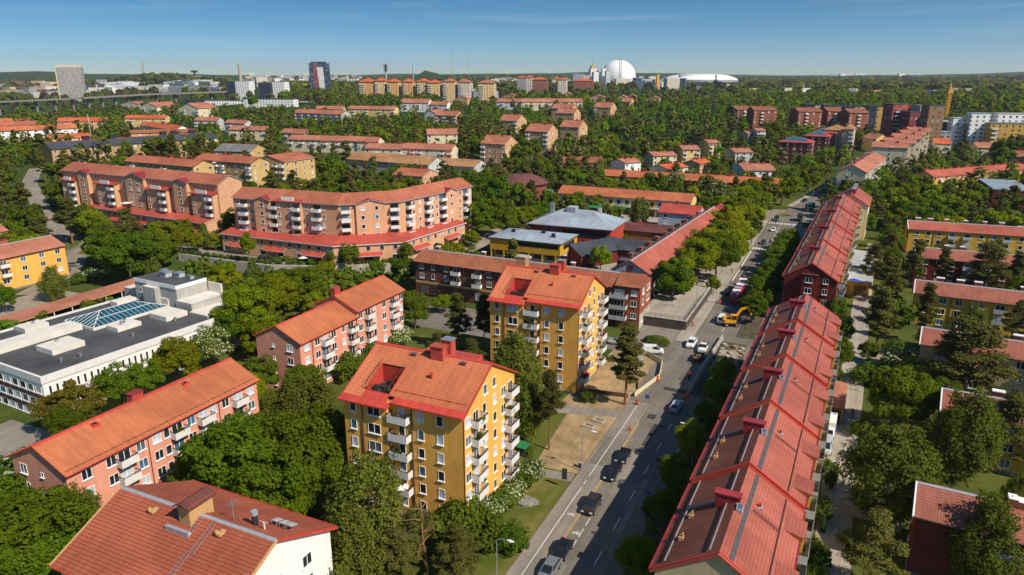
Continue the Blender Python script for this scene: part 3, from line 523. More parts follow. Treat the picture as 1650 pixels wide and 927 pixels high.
# ------------------------------------------------------------------ the two yellow tower blocks
def tower(cx, cy, label, extra_chimney):
 w, d, h, rise = 18.6, 16.2, 18.6, 4.4
 root = empty('apartment_tower', (cx, cy, 0), 0, label, 'apartment tower', 'yellow tower blocks'); foot(cx, cy, 0, w, d + 2)
 rng = random.Random(int(cy)); walls(root, w, d, h, rise, 'yellow_plaster', base='plinth_grey')
 bx0, bx1 = -9.3, -2.0; y0 = -d / 2
 q = MB(); q.box(bx0, bx1, y0 - 1.1, y0 + .1, 0, h - .42, skip='b'); q.build('bay', ['yellow_plaster'], root)
 zs = [17.0 - 2.78 * i for i in range(6)]
 facade(root, 'S', w, d, [(-7.7, 'n'), (-4.2, 'w')], zs, off=1.1, rng=rng)
 facade(root, 'S', w, d, [(-.35, 'n'), (2.75, 'n'), (5.8, 'n')], zs, rng=rng)
 for z in zs[:-1]: place_balc(root, (-.35, y0, z - 1.05), 0, 3.1, 1.35)
 facade(root, 'S', w, d, [(2.75, 'n'), (5.8, 's')], [.95], rng=rng); place_win(root, (-1.2, y0, 1.2), 0, 1.0, 2.1, 'door_brown'); place_win(root, (-4.2, y0 - 1.1, 1.2), 0, 1.0, 2.1, 'door_brown')
 for u, o in ((-6.1, 1.1), (1.35, 0), (9.45, -.15)):
  b = MB(); b.tube((u, y0 - o - .1, 0), (u, y0 - o - .1, h - .6), .08); b.build('drainpipe', ['trim_brown'], root)
 facade(root, 'E', w, d, [(-6.7, 'm'), (-1.9, 'n'), (1.35, 'n'), (4.2, 'm')], zs, rng=rng); facade(root, 'E', w, d, [(-1.6, 'n'), (1.2, 'n')], [19.7], rng=rng)
 for i, z in enumerate(zs):
  for u, ok in ((-4.5, i > 0 or True), (5.9, True)):
   place_win(root, (w / 2, u + (0 if u < 0 else .6), z - .2), math.pi / 2, 1.5, 1.9, rng=rng)
   place_balc(root, (w / 2, u, z - 1.1), math.pi / 2, 2.8, 1.25)
 # roof: front slope is pieced round the sunken terrace
 k = rise / (d / 2); zt = h + rise + .12
 def P(x, s): return (x, s, zt - abs(s) * k)
 L = w / 2 + .45; H = d / 2 + .75; Hb = d / 2 + 1.75
 tx0, tx1, ty0, ty1 = -6.6, -2.6, -7.5, -3.2
 b = MB()
 b.slab([P(-L, -Hb + 1.2), P(tx0, -Hb + 1.2), P(tx0, 0), P(-L, 0)], .24, 0, 1); b.slab([P(tx1, -H + 1.2), P(L, -H + 1.2), P(L, 0), P(tx1, 0)], .24, 0, 1)
 b.slab([P(tx0, ty1), P(tx1, ty1), P(tx1, 0), P(tx0, 0)], .24, 0, 1); b.slab([P(L, H), P(-L, H), P(-L, 0), P(L, 0)], .24, 0, 1)
 ro = b.build('roof', ['tile_tower', 'trim_red'], root)
 e = MB(); k2 = .22
 z1 = P(0, -Hb + 1.2)[2]; e.slab([(-L, -Hb - .2, z1 - 1.4 * k2), (bx1 + .5, -Hb - .2, z1 - 1.4 * k2), (bx1 + .5, -Hb + 1.2, z1), (-L, -Hb + 1.2, z1)], .22)
 z2 = P(0, -H + 1.2)[2]; e.slab([(bx1 + .52, -H - .25, z2 - 1.45 * k2), (L, -H - .25, z2 - 1.45 * k2), (L, -H + 1.2, z2), (bx1 + .52, -H + 1.2, z2)], .22)
 e.slab([(tx0, -Hb + 1.22, z1 + .01), (tx1, -Hb + 1.22, z1 + .01), (tx1, ty0, P(0, ty0)[2]), (tx0, ty0, P(0, ty0)[2])], .24)
 e.build('eave_flashing', ['trim_red'], ro)
 c = MB(); c.slab([(-L - .04, -.35, zt - .35 * k + .06), (L + .04, -.35, zt - .35 * k + .06), (L + .04, 0, zt + .1), (-L - .04, 0, zt + .1)], .08); c.slab([(L + .04, .35, zt - .35 * k + .06), (-L - .04, .35, zt - .35 * k + .06), (-L - .04, 0, zt + .1), (L + .04, 0, zt + .1)], .08)
 for x in (-L - .05, L - .07): c.slab([(x, -H, P(0, -H)[2] + .05), (x + .14, -H, P(0, -H)[2] + .05), (x + .14, -.36, P(0, -.36)[2] + .05), (x, -.36, P(0, -.36)[2] + .05)], .3)
 c.build('ridge_cap', ['trim_red'], ro)
 zf = P(0, ty0)[2] - .55; t = MB(); t.box(tx0, tx1, ty0, ty1, zf - .2, zf, 1)
 t.face([(tx0, ty1, zf), (tx1, ty1, zf), P(tx1, ty1), P(tx0, ty1)]); t.face([(tx0, ty0, zf), (tx0, ty1, zf), P(tx0, ty1), P(tx0, ty0)]); t.face([(tx1, ty1, zf), (tx1, ty0, zf), P(tx1, ty0), P(tx1, ty1)])
 for x in (tx0 - .1, tx1 - .05): t.slab([(x, ty0, P(0, ty0)[2] + .12), (x + .15, ty0, P(0, ty0)[2] + .12), (x + .15, ty1, P(0, ty1)[2] + .12), (x, ty1, P(0, ty1)[2] + .12)], .3)
 ter = t.build('roof_terrace', ['trim_red', 'felt_dark'], ro)
 f = MB(); f.box(tx0 + .6, tx0 + 2.2, -5.6, -4.6, zf + .35, zf + .45); [f.box(tx0 + .5 + k * .8, tx0 + 1.0 + k * .8, -6.3 + 2.0 * (k % 2), -5.8 + 2.0 * (k % 2), zf, zf + .8) for k in range(3)]; f.box(tx1 - 1.0, tx1 - .4, ty0 + .6, ty1 - .6, zf, zf + .7); f.build('terrace_furniture', ['trim_dark'], ter)
 r = MB(); zr = P(0, ty1)[2] + .2
 for i in range(6): x = tx0 + (tx1 - tx0) * i / 5; r.beam((x, ty0, zf), (x, ty0, zf + 1.5), .06, .06)
 for zz in (.6, 1.05, 1.5): r.beam((tx0, ty0, zf + zz), (tx1, ty0, zf + zz), .05, .05)
 for x in (tx0, tx1):
  for i in range(4): y = ty0 + (ty1 - ty0) * i / 4; r.beam((x, y, P(0, y)[2]), (x, y, P(0, y)[2] + .95), .05, .05)
  r.beam((x, ty0, P(0, ty0)[2] + .95), (x, ty1, P(0, ty1)[2] + .6), .05, .05)
 r.build('railing', ['trim_brown'], ter)
 chimney(ro, 1.4, -.55, zt, 2.0, 1.4, 1.3, 'metal_red', 'metal_red', 2.2); chimney(ro, 2.2, .9, zt, 1.5, 1.3, 2.0, 'metal_red', 'steel', 2.2)
 s = MB(); s.box(-3, 6, 2.2, 4.2, zt - 2.1, zt - 1.0, skip='b'); s.build('roof_box', ['metal_red'], ro)
 for x in (-2.6, 5.6):
  hm = MB(); zz = zt - .9 * k; hm.box(x - .45, x + .45, -1.3, -.5, zz - .2, zz + .18); hm.box(x - .3, x + .3, -1.2, -.7, zz + .18, zz + .22, 1); hm.build('roof_hatch', ['trim_brown', 'glass_mid'], ro)
 vp = MB(); vp.tube((2.2, -4, P(0, -4)[2] - .2), (2.2, -4, P(0, -4)[2] + .7), .16, n=8); vp.tube((2.2, -4, P(0, -4)[2] + .6), (2.2, -4, P(0, -4)[2] + .85), .26, n=8); vp.build('vent_pipe', ['trim_red'], ro)
 if extra_chimney: chimney(ro, -8.2, 4.2, zt - 2, 2.3, 2.0, 3.0, 'tan_brick', 'concrete', 3)
 sn = MB()
 for x in [tx1 + .8 + i * 1.4 for i in range(8)]: sn.box(x - .05, x + .05, -6.9, -6.8, P(0, -6.9)[2], P(0, -6.9)[2] + .25)
 sn.beam((tx1 + .5, -6.85, P(0, -6.9)[2] + .22), (L - .2, -6.85, P(0, -6.9)[2] + .22), .05, .05); sn.build('snow_rail', ['trim_red'], ro)
 return root
tower(-51.6, 82.6, 'yellow tower block nearest the camera, with red tiled roof and sunken roof terrace', False)
tower(-53.6, 132.4, 'yellow tower block standing behind the nearer one, at the dug-up street corner', True)
# ------------------------------------------------------------------ pink blocks along the left
def shingle_extras(ro, w, d, h, rise, xs_, hatch=()):
 k = rise / (d / 2); zt = h + rise + .14
 s = MB()
 for i in range(int(w / 1.1)): x = -w / 2 + .5 + i * 1.1; s.box(x - .04, x + .04, -d / 2 - .05, -d / 2 + .02, zt - k * d / 2 - .02, zt - k * d / 2 + .18)
 s.beam((-w / 2, -d / 2, zt - k * d / 2 + .17), (w / 2, -d / 2, zt - k * d / 2 + .17), .04, .04); s.build('snow_rail', ['trim_brown'], ro)
 for x in hatch:
  hm = MB(); zz = zt - .9 * k; hm.box(x - .5, x + .5, -1.5, -.5, zz - .3, zz + .16); hm.box(x - .3, x + .3, -1.3, -.7, zz + .16, zz + .2, 1); hm.build('roof_hatch', ['trim_red', 'glass_dark'], ro)
PX = dict(fh=2.78, lod=0, base='plinth_grey')
r_, ro = gbuild('apartment_building', 'long pink four-storey block with orange roof and white balconies, beside the flat-roofed school', 'apartment building', -93.75, 66.75, R(90), 33.8, 11.4, 11.6, 2.7, 'pink_plaster', 'tile_orange', over=.55,
 S=[(-14.2, 'm'), (-10.6, 'm'), (-8.6, 'b'), (-5.9, 'm'), (-4.7, 'p'), (-3.2, 'm'), (.4, 'b'), (-1.5, 'n'), (3.0, 'm'), (5.4, 'b'), (7.3, 'm'), (8.5, 'p'), (9.9, 'm'), (12.5, 'b'), (15.3, 'm')], W_=[(-3.4, 'm'), (.6, 's')], floors=4, chim=[(-.9, .9, (1.9, 1.2, 1.3))], chm='metal_red', group='pink blocks with orange roofs', **PX)
shingle_extras(ro, 33.8, 11.4, 11.6, 2.7, [], (-9, 6.6))
root = empty('apartment_building', (-98.85, 118.5, 0), R(90), 'pink block in two steps with orange roofs, behind the front yellow tower', 'apartment building', 'pink blocks with orange roofs'); foot(-98.85, 118.5, R(90), 36.4, 11.4)
rng = random.Random(5)
for x0, x1, h in ((-18, .2, 11.5), (.2, 18.2, 12.7)):
 c = (x0 + x1) / 2; w = x1 - x0; walls(root, w, 11.3, h, 2.7, 'pink_plaster', at_=(c, 0), base=None, z0=0)
 ro = gable_roof(root, w, 11.3, h, 2.7, 'tile_orange', .55, at_=(c, 0), gover=.32)
 if x0 > 0: chimney(ro, x0 + 1.6, 1.0, h + 2.4, 1.9, 1.2, 1.5, 'metal_red', 'metal_red')
 else: chimney(ro, 2.0 + x0 + 10, .9, h + 2.5, .7, .6, .35, 'trim_brown', 'trim_brown')
 zs = [h - 1.45 - 2.78 * i for i in range(4)]
 cols = [(-7.2, 'm'), (-4.0, 'm'), (-1.7, 'b'), (1.1, 'm'), (4.3, 'n'), (6.8, 'b')] if x0 < 0 else [(-7.8, 'm'), (-5.1, 'b'), (-2.6, 'n'), (1.1, 'm'), (4.4, 'b'), (7.9, 'm')]
 facade(root, 'S', 0, 11.3, [(c + u, k) for u, k in cols], zs, rng=rng)
 b = MB(); b.tube((x1 - .25, -5.75, 0), (x1 - .25, -5.75, h), .08); b.tube((c - 5.6, -5.75, 0), (c - 5.6, -5.75, h), .08); b.build('drainpipe', ['trim_brown'], root)
facade(root, 'W', 36, 11.3, [(3.0, 'm'), (-1.2, 's')], [10, 7.2, 4.4, 1.6], rng=rng, fr='white_paint')
# ------------------------------------------------------------------ white house with the big tiled roof, bottom left
w, d, h, rise = 22.6, 17.4, 11.0, 4.1
root = empty('apartment_house', (-61.2, 47.3, 0), 0, 'white rendered house at the bottom edge under a broad red tiled roof', 'house'); foot(-61.2, 47.3, 0, w, d)
walls(root, w, d, h, rise, 'white_plaster'); ro = gable_roof(root, w, d, h, rise, 'tile_house', .7, gover=.5, caps='trim_grey'); k = rise / (d / 2); zt = h + rise + .12
b = MB(); b.slab([(w / 2 + .52, -9.4, zt - 9.4 * k + .1), (w / 2 + .66, -9.4, zt - 9.4 * k + .1), (w / 2 + .66, 9.4 * 0, zt + .1), (w / 2 + .52, 0, zt + .1)], .35); b.slab([(-w / 2 - .66, -9.4, zt - 9.4 * k + .1), (-w / 2 - .45, -9.4, zt - 9.4 * k + .1), (-w / 2 - .45, 0, zt + .1), (-w / 2 - .66, 0, zt + .1)], .35); b.build('barge_board', ['timber'], ro)
b = MB(); b.slab([(w / 2 + .66, 9.4, zt - 9.4 * k + .1), (w / 2 + .52, 9.4, zt - 9.4 * k + .1), (w / 2 + .52, 0, zt + .1), (w / 2 + .66, 0, zt + .1)], .35); b.box(-w / 2 - .5, w / 2 + .5, 9.36, 9.46, zt - 9.4 * k - .25, zt - 9.4 * k + .1); b.build('eave_flashing', ['trim_red'], ro)
c = chimney(ro, .2, .1, zt, 1.7, 3.2, 1.5, 'timber', 'tile_house', 2.6)
b = MB(); b.slab([(-1.0, -1.9, zt + 1.5), (.2, -1.9, zt + 2.1), (.2, 2.1, zt + 2.1), (-1.0, 2.1, zt + 1.5)], .12); b.slab([(.2, -1.9, zt + 2.1), (1.4, -1.9, zt + 1.5), (1.4, 2.1, zt + 1.5), (.2, 2.1, zt + 2.1)], .12); b.build('chimney_hood', ['metal_brownred'], ro)
b = MB(); b.box(-1.7, 1.8, -2.6, -2.2, zt - 2.6 * k, zt - 2.2 * k + .35); b.build('snow_guard', ['trim_grey'], ro)
def ladder(x, s0, s1):
 b = MB()
 for dx in (-.25, .25): b.beam((x + dx, s0, zt - abs(s0) * k + .18), (x + dx, s1, zt - abs(s1) * k + .18), .05, .05)
 nn = int(abs(s1 - s0) / .33)
 for i in range(nn): s = s0 + (s1 - s0) * (i + .5) / nn; b.beam((x - .25, s, zt - abs(s) * k + .18), (x + .25, s, zt - abs(s) * k + .18), .04, .04)
 b.build('roof_ladder', ['steel'], ro)
ladder(3.6, -.6, -3.9); ladder(3.2, -3.9, -6.4)
ladder(1.6, -.4, -2.4)
for x, s in ((-4.9, -1.3), (5.2, -1.2)):
 b = MB(); z = zt - abs(s) * k; b.box(x - .3, x + .3, s - .5, s + .5, z, z + .25); b.box(x - .3, x - .1, s - .55, s - .2, z + .24, z + .6); b.build('roof_step', ['timber'], ro)
b = MB(); z = zt - 7.0 * k; b.slab([(2.6, -7.6, z - .1), (4.0, -7.6, z - .1), (4.0, -6.5, z + .42), (2.6, -6.5, z + .42)], .2); b.build('roof_hatch', ['timber'], ro)
for x, s in ((6.9, 2.0),):
 b = MB(); z = zt - s * k; b.tube((x, s, z - .2), (x, s, z + 1.3), .33, n=10); b.tube((x, s, z + 1.3), (x, s, z + 1.75), .4, n=10, m=1); b.build('vent_pipe', ['trim_dark', 'trim_grey'], ro)
b = MB(); z = zt - 1.2 * k; b.tube((4.6, 1.2, z), (4.6, 1.2, z + 2.6), .04); [b.beam((4.0, 1.2 + i * .25 - .5, z + 2.1), (5.2, 1.2 + i * .25 - .5, z + 2.1), .025, .025) for i in range(5)]; b.beam((4.6, .5, z + 2.1), (4.6, 2, z + 2.1), .03, .03); b.build('aerial', ['steel'], ro)
for x in (8.2, 9.3, 10.3):
 b = MB(); s = 3.4; z = zt - s * k
 for dx in (-.35, .35): b.tube((x + dx, s, z), (x + dx, s, z + .7), .03); b.tube((x + dx, s + 1.0, z - k), (x + dx, s + 1, z + .4), .03)
 b.slab([(x - .4, s, z + .7), (x + .4, s, z + .7), (x + .4, s + 1, z + .4), (x - .4, s + 1, z + .4)], .05, 1); b.build('roof_walkway', ['steel', 'sheet_pale'], ro)
b = MB(); z = zt - 1.6 * k; b.tube((8.6, 1.6, z), (8.6, 1.6, z + .9), .09); b.beam((8.0, 1.6, z + .9), (9.2, 1.6, z + .9), .05, .05); b.build('vent_pipe', ['balcony_white'], ro)
b = MB(); z = zt - 1.0 * k; b.tube((-1.9, 1.1, z), (-1.9, 1.1, z + .9), .05); b.build('vent_pipe', ['timber'], ro)
facade(root, 'E', w, d, [(4.6, 'm')], [9.4, 6.6, 3.8, 1.2]); facade(root, 'E', w, d, [(-3.6, 'm'), (-1.9, 'n')], [10.6, 7.8, 5])
for z in (9.4, 6.6, 3.8): place_win(root, (w / 2, .2, z), math.pi / 2, 1.0, 2.1); place_balc(root, (w / 2, -1.6, z - 1.15), math.pi / 2, 4.6, 1.5, 'balcony_grey', 'timber')
# ------------------------------------------------------------------ long red-roofed rows on the right of the street
def row(cx, cy, rz, secs, d, label, gable_m, eave0, step, group, end_bay=False):
 n = len(secs); Ltot = sum(secs); root = empty('row_building', (cx, cy, 0), rz, label, 'apartment row', group); foot(cx, cy, rz, Ltot, d, 2.0)
 x = -Ltot / 2; rng = random.Random(3)
 for i, L in enumerate(secs):
  c = x + L / 2; h = eave0 + step * i; rise = 3.9; k = rise / (d / 2); zt = h + rise + .12
  wl_ = walls(root, L, d, h, rise, gable_m if i == 0 else 'pale_yellow_plaster', at_=(c, 0))
  ro = gable_roof(root, L, d, h, rise, 'tile_row', .5, at_=(c, 0), gover=.02 if i else .3, ridge=False, gutter=False, rm2='tile_row_shaded')  # second tile paints the street slope darker, in place of shade
  # local -y faces the yard (world +x); the street slope is local +y
  b = MB(); b.slab([(x + .4, -1.4, zt - 1.4 * k + .04), (x + L - .4, -1.4, zt - 1.4 * k + .04), (x + L - .4, -.95, zt - .95 * k + .04), (x + .4, -.95, zt - .95 * k + .04)], .07)
  b.build('gutter_plank', ['plank_grey'], ro)
  b = MB()
  for s in (5.4, 1.0): b.beam((x + .6, s, zt - s * k + .22), (x + L - .6, s, zt - s * k + .22), .10, .10)
  b.build('snow_rail', ['trim_grey'], ro)
  b = MB(); b.beam((x + .4, -4.7, zt - 4.7 * k + .16), (x + L - .6, -4.7, zt - 4.7 * k + .16), .10, .10); b.build('snow_rail', ['trim_brown'], ro)
  for xx in (x, x + L - .25):
   b = MB()
   for s0, s1 in ((-d / 2 - .45, -.02), (d / 2 + .45, .02)):
    b.slab([(xx, s0, zt - abs(s0) * k + .10), (xx + .25, s0, zt - abs(s0) * k + .10), (xx + .25, s1, zt + .10), (xx, s1, zt + .10)] if s0 < 0 else [(xx + .25, s0, zt - abs(s0) * k + .10), (xx, s0, zt - abs(s0) * k + .10), (xx, s1, zt + .10), (xx + .25, s1, zt + .10)], .55 if xx == x else .3)
   b.build('verge_flashing', ['trim_red'], ro)
  b = MB()
  for s in (-1, 1): b = MB(); b.box(x + .02, x + L - .02, s * (d / 2 + .58) - .14, s * (d / 2 + .58) + .14, zt - (d / 2 + .5) * k - .25, zt - (d / 2 + .5) * k + .02); b.build('eave_flashing', ['metal_crimson'], ro)
  # chimney slab lying across the street slope just below the ridge, ladder beside it
  cx_ = x + L * .56
  b = MB(); b.box(cx_ - .5, cx_ + .5, -.35, 2.3, zt - 1.2, zt + .5); b.box(cx_ - .62, cx_ + .62, -.5, 2.45, zt + .503, zt + .66, 1); b.build('chimney', ['metal_crimson', 'metal_crimson'], ro)
  b = MB()
  for dx in (0, .45): b.beam((cx_ + .7 + dx, 2.4, zt - 2.4 * k + .2), (cx_ + .7 + dx, d / 2 - .8, zt - (d / 2 - .8) * k + .2), .06, .06)
  for j in range(11): s = 2.4 + j * .32; b.beam((cx_ + .7, s, zt - s * k + .2), (cx_ + 1.15, s, zt - s * k + .2), .05, .05)
  b.build('roof_ladder', ['steel'], ro)
  b = MB()
  for dx in (0, .4): b.beam((cx_ + .2 + dx, -1.8, zt - 1.8 * k + .14), (cx_ + .2 + dx, -4.6, zt - 4.6 * k + .14), .05, .05)
  for j in range(9): s = -1.9 - j * .32; b.beam((cx_ + .2, s, zt + s * k + .14), (cx_ + .6, s, zt + s * k + .14), .05, .04)
  b.build('roof_ladder', ['trim_brown'], ro)
  hm = MB(); s = -.45; hm.box(cx_ - 2.1, cx_ - .9, -.85, -.2, zt - .9 * k, zt + .22); hm.face([(cx_ - 2.0, -.8, zt + .225), (cx_ - 1.0, -.8, zt + .225), (cx_ - 1.0, -.3, zt + .225), (cx_ - 2.0, -.3, zt + .225)], 1); hm.build('roof_hatch', ['trim_grey', 'glass_blue'], ro)
  b = MB(); b.box(cx_ + 1.8, cx_ + 2.1, -2.4, -2.1, zt - 2.3 * k, zt - 2.3 * k + .55); b.box(cx_ + 1.5, cx_ + 2.3, -2.6, -1.9, zt - 2.3 * k - .05, zt - 2.3 * k + .12, 1); b.build('vent_pipe', ['trim_red', 'trim_grey'], ro)
  for xx in (x + L * .25, x + L * .5):
   b = MB(); b.box(xx - .3, xx + .3, 4.4, 4.9, zt - 4.8 * k, zt - 4.4 * k + .25); b.box(xx - .12, xx + .12, 4.45, 4.6, zt - 4.6 * k + .2, zt - 4.4 * k + .7); b.build('roof_step', ['timber'], ro)
  # balcony bays on the yard side, each under a small flat dormer roof
  for xx in (x + L * .22, x + L * .74):
   b = MB(); b.slab([(xx - 1.7, -d / 2 - 1.1, h + .3), (xx + 1.7, -d / 2 - 1.1, h + .3), (xx + 1.7, -d / 2 + 1.1, h + .85), (xx - 1.7, -d / 2 + 1.1, h + .85)], .2); b.box(xx - 1.6, xx + 1.6, -d / 2 - .9, -d / 2 + 1.4, h - 2.4, h + .35, 1); b.build('bay_roof', ['tile_row', 'ochre_plaster'], ro)
  for xx in (x + L * .22, x + L * .74):
   for j in range(4):
    z = h - 1.8 - 2.8 * j; place_balc(root, (xx, -d / 2, z - 1.0), 0, 3.4, 1.6, 'balcony_grey')
    place_win(root, (xx, -d / 2, z), 0, 1.9, 1.7, rng=rng)
  if i > 0:
   pass
  x += L
 if end_bay:
  h = eave0; q = MB(); q.box(-Ltot / 2 - .9, -Ltot / 2 - .01, -1.6, 1.9, 0, h + 1.0); q.box(-Ltot / 2 - 1.15, -Ltot / 2 - .01, -1.9, 2.2, h + 1.003, h + 1.15, 1); q.build('bay', [gable_m, 'metal_brownred'], root)
  for z in (h - .3, h - 3.1, h - 5.9):
   place_win(root, (-Ltot / 2 - .9, .3, z), -math.pi / 2, 1.7, 1.4); place_win(root, (-Ltot / 2, -3.6, z - .1), -math.pi / 2, 1.2, 1.4)
 return root
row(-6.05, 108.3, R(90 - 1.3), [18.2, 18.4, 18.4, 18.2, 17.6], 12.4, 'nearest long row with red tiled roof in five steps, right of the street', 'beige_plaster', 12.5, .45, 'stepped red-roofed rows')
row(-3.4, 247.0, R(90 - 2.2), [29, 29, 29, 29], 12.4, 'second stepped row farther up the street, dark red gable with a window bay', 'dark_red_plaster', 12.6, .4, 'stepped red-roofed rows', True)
r_, ro = gbuild('apartment_building', 'red-roofed end house with a line of chimneys, joining the far end of the second row', 'apartment building', 2.3, 317, R(90 - 3), 24, 13, 13.6, 4.2, 'cream_plaster', 'tile_row', lod=1, floors=4, W_=[(0, 'n')])
for j in range(6): chimney(ro, -9 + j * 3.0, -.6, 17.6, 1.5, 1.3, 1.7, 'metal_crimson', 'trim_grey')
r_, ro = gbuild('apartment_building', 'cream five-storey block with grey gable and balconies, on the bend of the far street', 'apartment building', 6.5, 444, R(90 - 8), 78, 13.4, 14.8, 3.3, 'cream_plaster', 'tile_terracotta', lod=1, floors=5, S=evenly(78, 22, 'mbnmnb'), W_=[(.6, 'n'), (-2.2, 's')], chim=[(-33, 0, (1, .8, 1.2)), (-8, 0, (1, .8, 1.2))], awn=('green_cover', .25))
facade(r_, 'W', 78, 13.4, [(-2.0, 'b')], [11.6, 8.8, 6.0], 1); b = MB(); b.tube((-37, .8, 17), (-37, .8, 20.4), .3, n=8); b.build('vent_pipe', ['steel'], ro)
# low buildings in the yard
root = empty('garage', (2.9, 139.8, 0), R(88.5), 'small yellow garage with orange-red flat roof, behind the long red row', 'garage'); foot(2.9, 139.8, R(88), 13, 4)
walls(root, 12, 3.0, 3.0, 0, 'ochre_plaster'); b = MB(); b.slab([(-6.6, -1.75, 3.05), (6.5, -1.75, 3.05), (6.5, 1.7, 3.4), (-6.6, 1.7, 3.4)], .18); b.build('roof', ['tile_terracotta'], root)
b = MB(); b.box(-6.06, -6.0, -1.2, 1.2, .02, 2.5); b.build('door', ['door_brown'], root)
root = empty('pavilion', (6.9, 242, 0), R(88), 'low yellow pavilion with pale sheet-metal roofs beside the dark red gable', 'pavilion'); foot(6.9, 242, R(88), 40, 7)
walls(root, 38, 6.0, 4.2, 0, 'ochre_plaster')
for x0, x1, z in ((-19.6, -3, 4.3), (-3, 19.6, 5.0)):
 b = MB(); b.slab([(x0, -3.6, z), (x1, -3.6, z), (x1, 3.4, z + .4), (x0, 3.4, z + .4)], .3); b.build('roof', ['sheet_pale'], root)
b = MB(); b.box(-19.1, -19.0, -2.2, 1.0, 0, 3.2); b.build('door', ['door_brown'], root)
root = empty('garage', (40, 300, T(40, 300)), R(-6), 'low garage with a grey felt roof behind the red-roofed end house', 'garage'); foot(38, 296, 0, 26, 12)
walls(root, 22, 11, 3.6, 0, 'beige_plaster'); b = MB(); b.slab([(-12, -6, 3.7), (12, -6, 3.7), (12, 6, 4.1), (-12, 6, 4.1)], .3); b.build('roof', ['felt_grey'], root)
# ------------------------------------------------------------------ yellow, red and beige blocks of the right-hand yard
KW = dict(fh=2.8, floors=3, base='plinth_grey')
seqR = [(2.6, 'm'), (6.2, 'm'), (9.6, 'm'), (13.6, 'b'), (18.2, 'b'), (22.6, 'm'), (26.4, 'm'), (30.2, 'b'), (34.5, 'm'), (38.5, 'b'), (43, 'm'), (47, 'm')]
def yard(label, x0, x1, yf, d, wm, rm, rot, lod, chx, h=9.0, rise=2.1, seq=None, gr='blocks in the yard on the right', bm='balcony_grey', pipe=True, z0=0):
 see(x0, yf, x1, yf, h + 1, 1)
 w = x1 - x0; ca, sa = math.cos(R(rot)), math.sin(R(rot)); cxx, cyy = x0 + ca * w / 2 - sa * d / 2, yf + sa * w / 2 + ca * d / 2; cols = [(u - w / 2, k) for u, k in (seq or seqR) if u < w - 1.0]
 if pipe: cols += [(u - w / 2, 'p') for u in (8.0, 24.5) if u < w]
 r_, ro = gbuild('apartment_building', label, 'apartment building', cxx, cyy, R(rot), w, d, h, rise, wm, rm, S=cols, W_=[(-1.5, 's')], lod=lod, trim='trim_brown', caps='trim_grey', chm='chimney_brick', group=gr, bm=bm, z0=z0, **KW)
 for c in chx:
  chimney(ro, c - w / 2, .5, h + rise, 1.6 if c % 2 else 1.1, .9, 1.0, 'chimney_brick', 'white_paint')
 b = MB(); b.box(-w / 2 - .42, -w / 2 - .30, -d / 2 - .55, .1, h - .3, h - .29); zt = h + rise + .12; k = rise / (d / 2)
 b.slab([(-w / 2 - .48, -d / 2 - .5, zt - (d / 2 + .5) * k + .06), (-w / 2 - .28, -d / 2 - .5, zt - (d / 2 + .5) * k + .06), (-w / 2 - .28, 0, zt + .06), (-w / 2 - .48, 0, zt + .06)], .26); b.build('barge_board', ['white_paint'], ro)
 return r_, ro
yard('dark red brick block with tiled roof and long vent housing, bottom right corner', 12.8, 46, 91.7, 8.6, 'dark_brick_wall', 'tile_old', -4, 0, [], seq=[(9.8, 'b'), (14, 'm'), (19, 'b'), (24, 'm')], bm='balcony_white')
ro = [o for o in bpy.data.objects if o.name.startswith('roof') and o.parent and 'bottom right' in o.parent.get('label', '')][0]
b = MB(); b.box(-7.2, -6.2, -.6, .9, 10.6, 12.1, 0, 1); b.box(-6.15, -2.6, -.6, .9, 10.4, 11.9, 0, 1); b.build('vent_housing', ['chimney_brick', 'white_paint'], ro)
yard('tiled block mostly hidden by birches, two white-capped vent housings on its ridge', 18.6, 56, 126.4, 8.6, 'ochre_plaster', 'tile_old', -4, 0, [7.5, 12.3, 14.4])
yard('beige block with tiled roof behind the big spreading pine', 17.7, 62, 159.9, 8.6, 'beige_plaster', 'tile_old', -5, 0, [6.4, 12.4, 16.3, 27], seq=[(3.8, 'b'), (10, 'm'), (17, 'm'), (20.6, 'b'), (25, 'b'), (29, 'm'), (34, 'm')])
yard('ochre yellow block with tiled roof, between the beige block and the red one', 18.9, 70, 200.4, 8.8, 'ochre_plaster', 'tile_old', -3, 0, [5.2, 9.6, 13.4, 23])
yard('dark red block with low tiled roof, half hidden behind three pines', 21.5, 76, 242.6, 8.8, 'dark_red_plaster', 'tile_old', 0, 1, [8, 12, 18, 27])
yard('ochre yellow block farthest back in the yard, red chimneys along its ridge', 22.0, 58, 288.9, 9.0, 'ochre_plaster', 'tile_red', 4.5, 1, [3, 7, 12, 18, 24, 29])
yard('red-roofed yellow block at the right edge, joined to the farthest ochre block', 56.5, 90, 293.5, 9.0, 'ochre_plaster', 'tile_red', 3, 1, [5, 12])
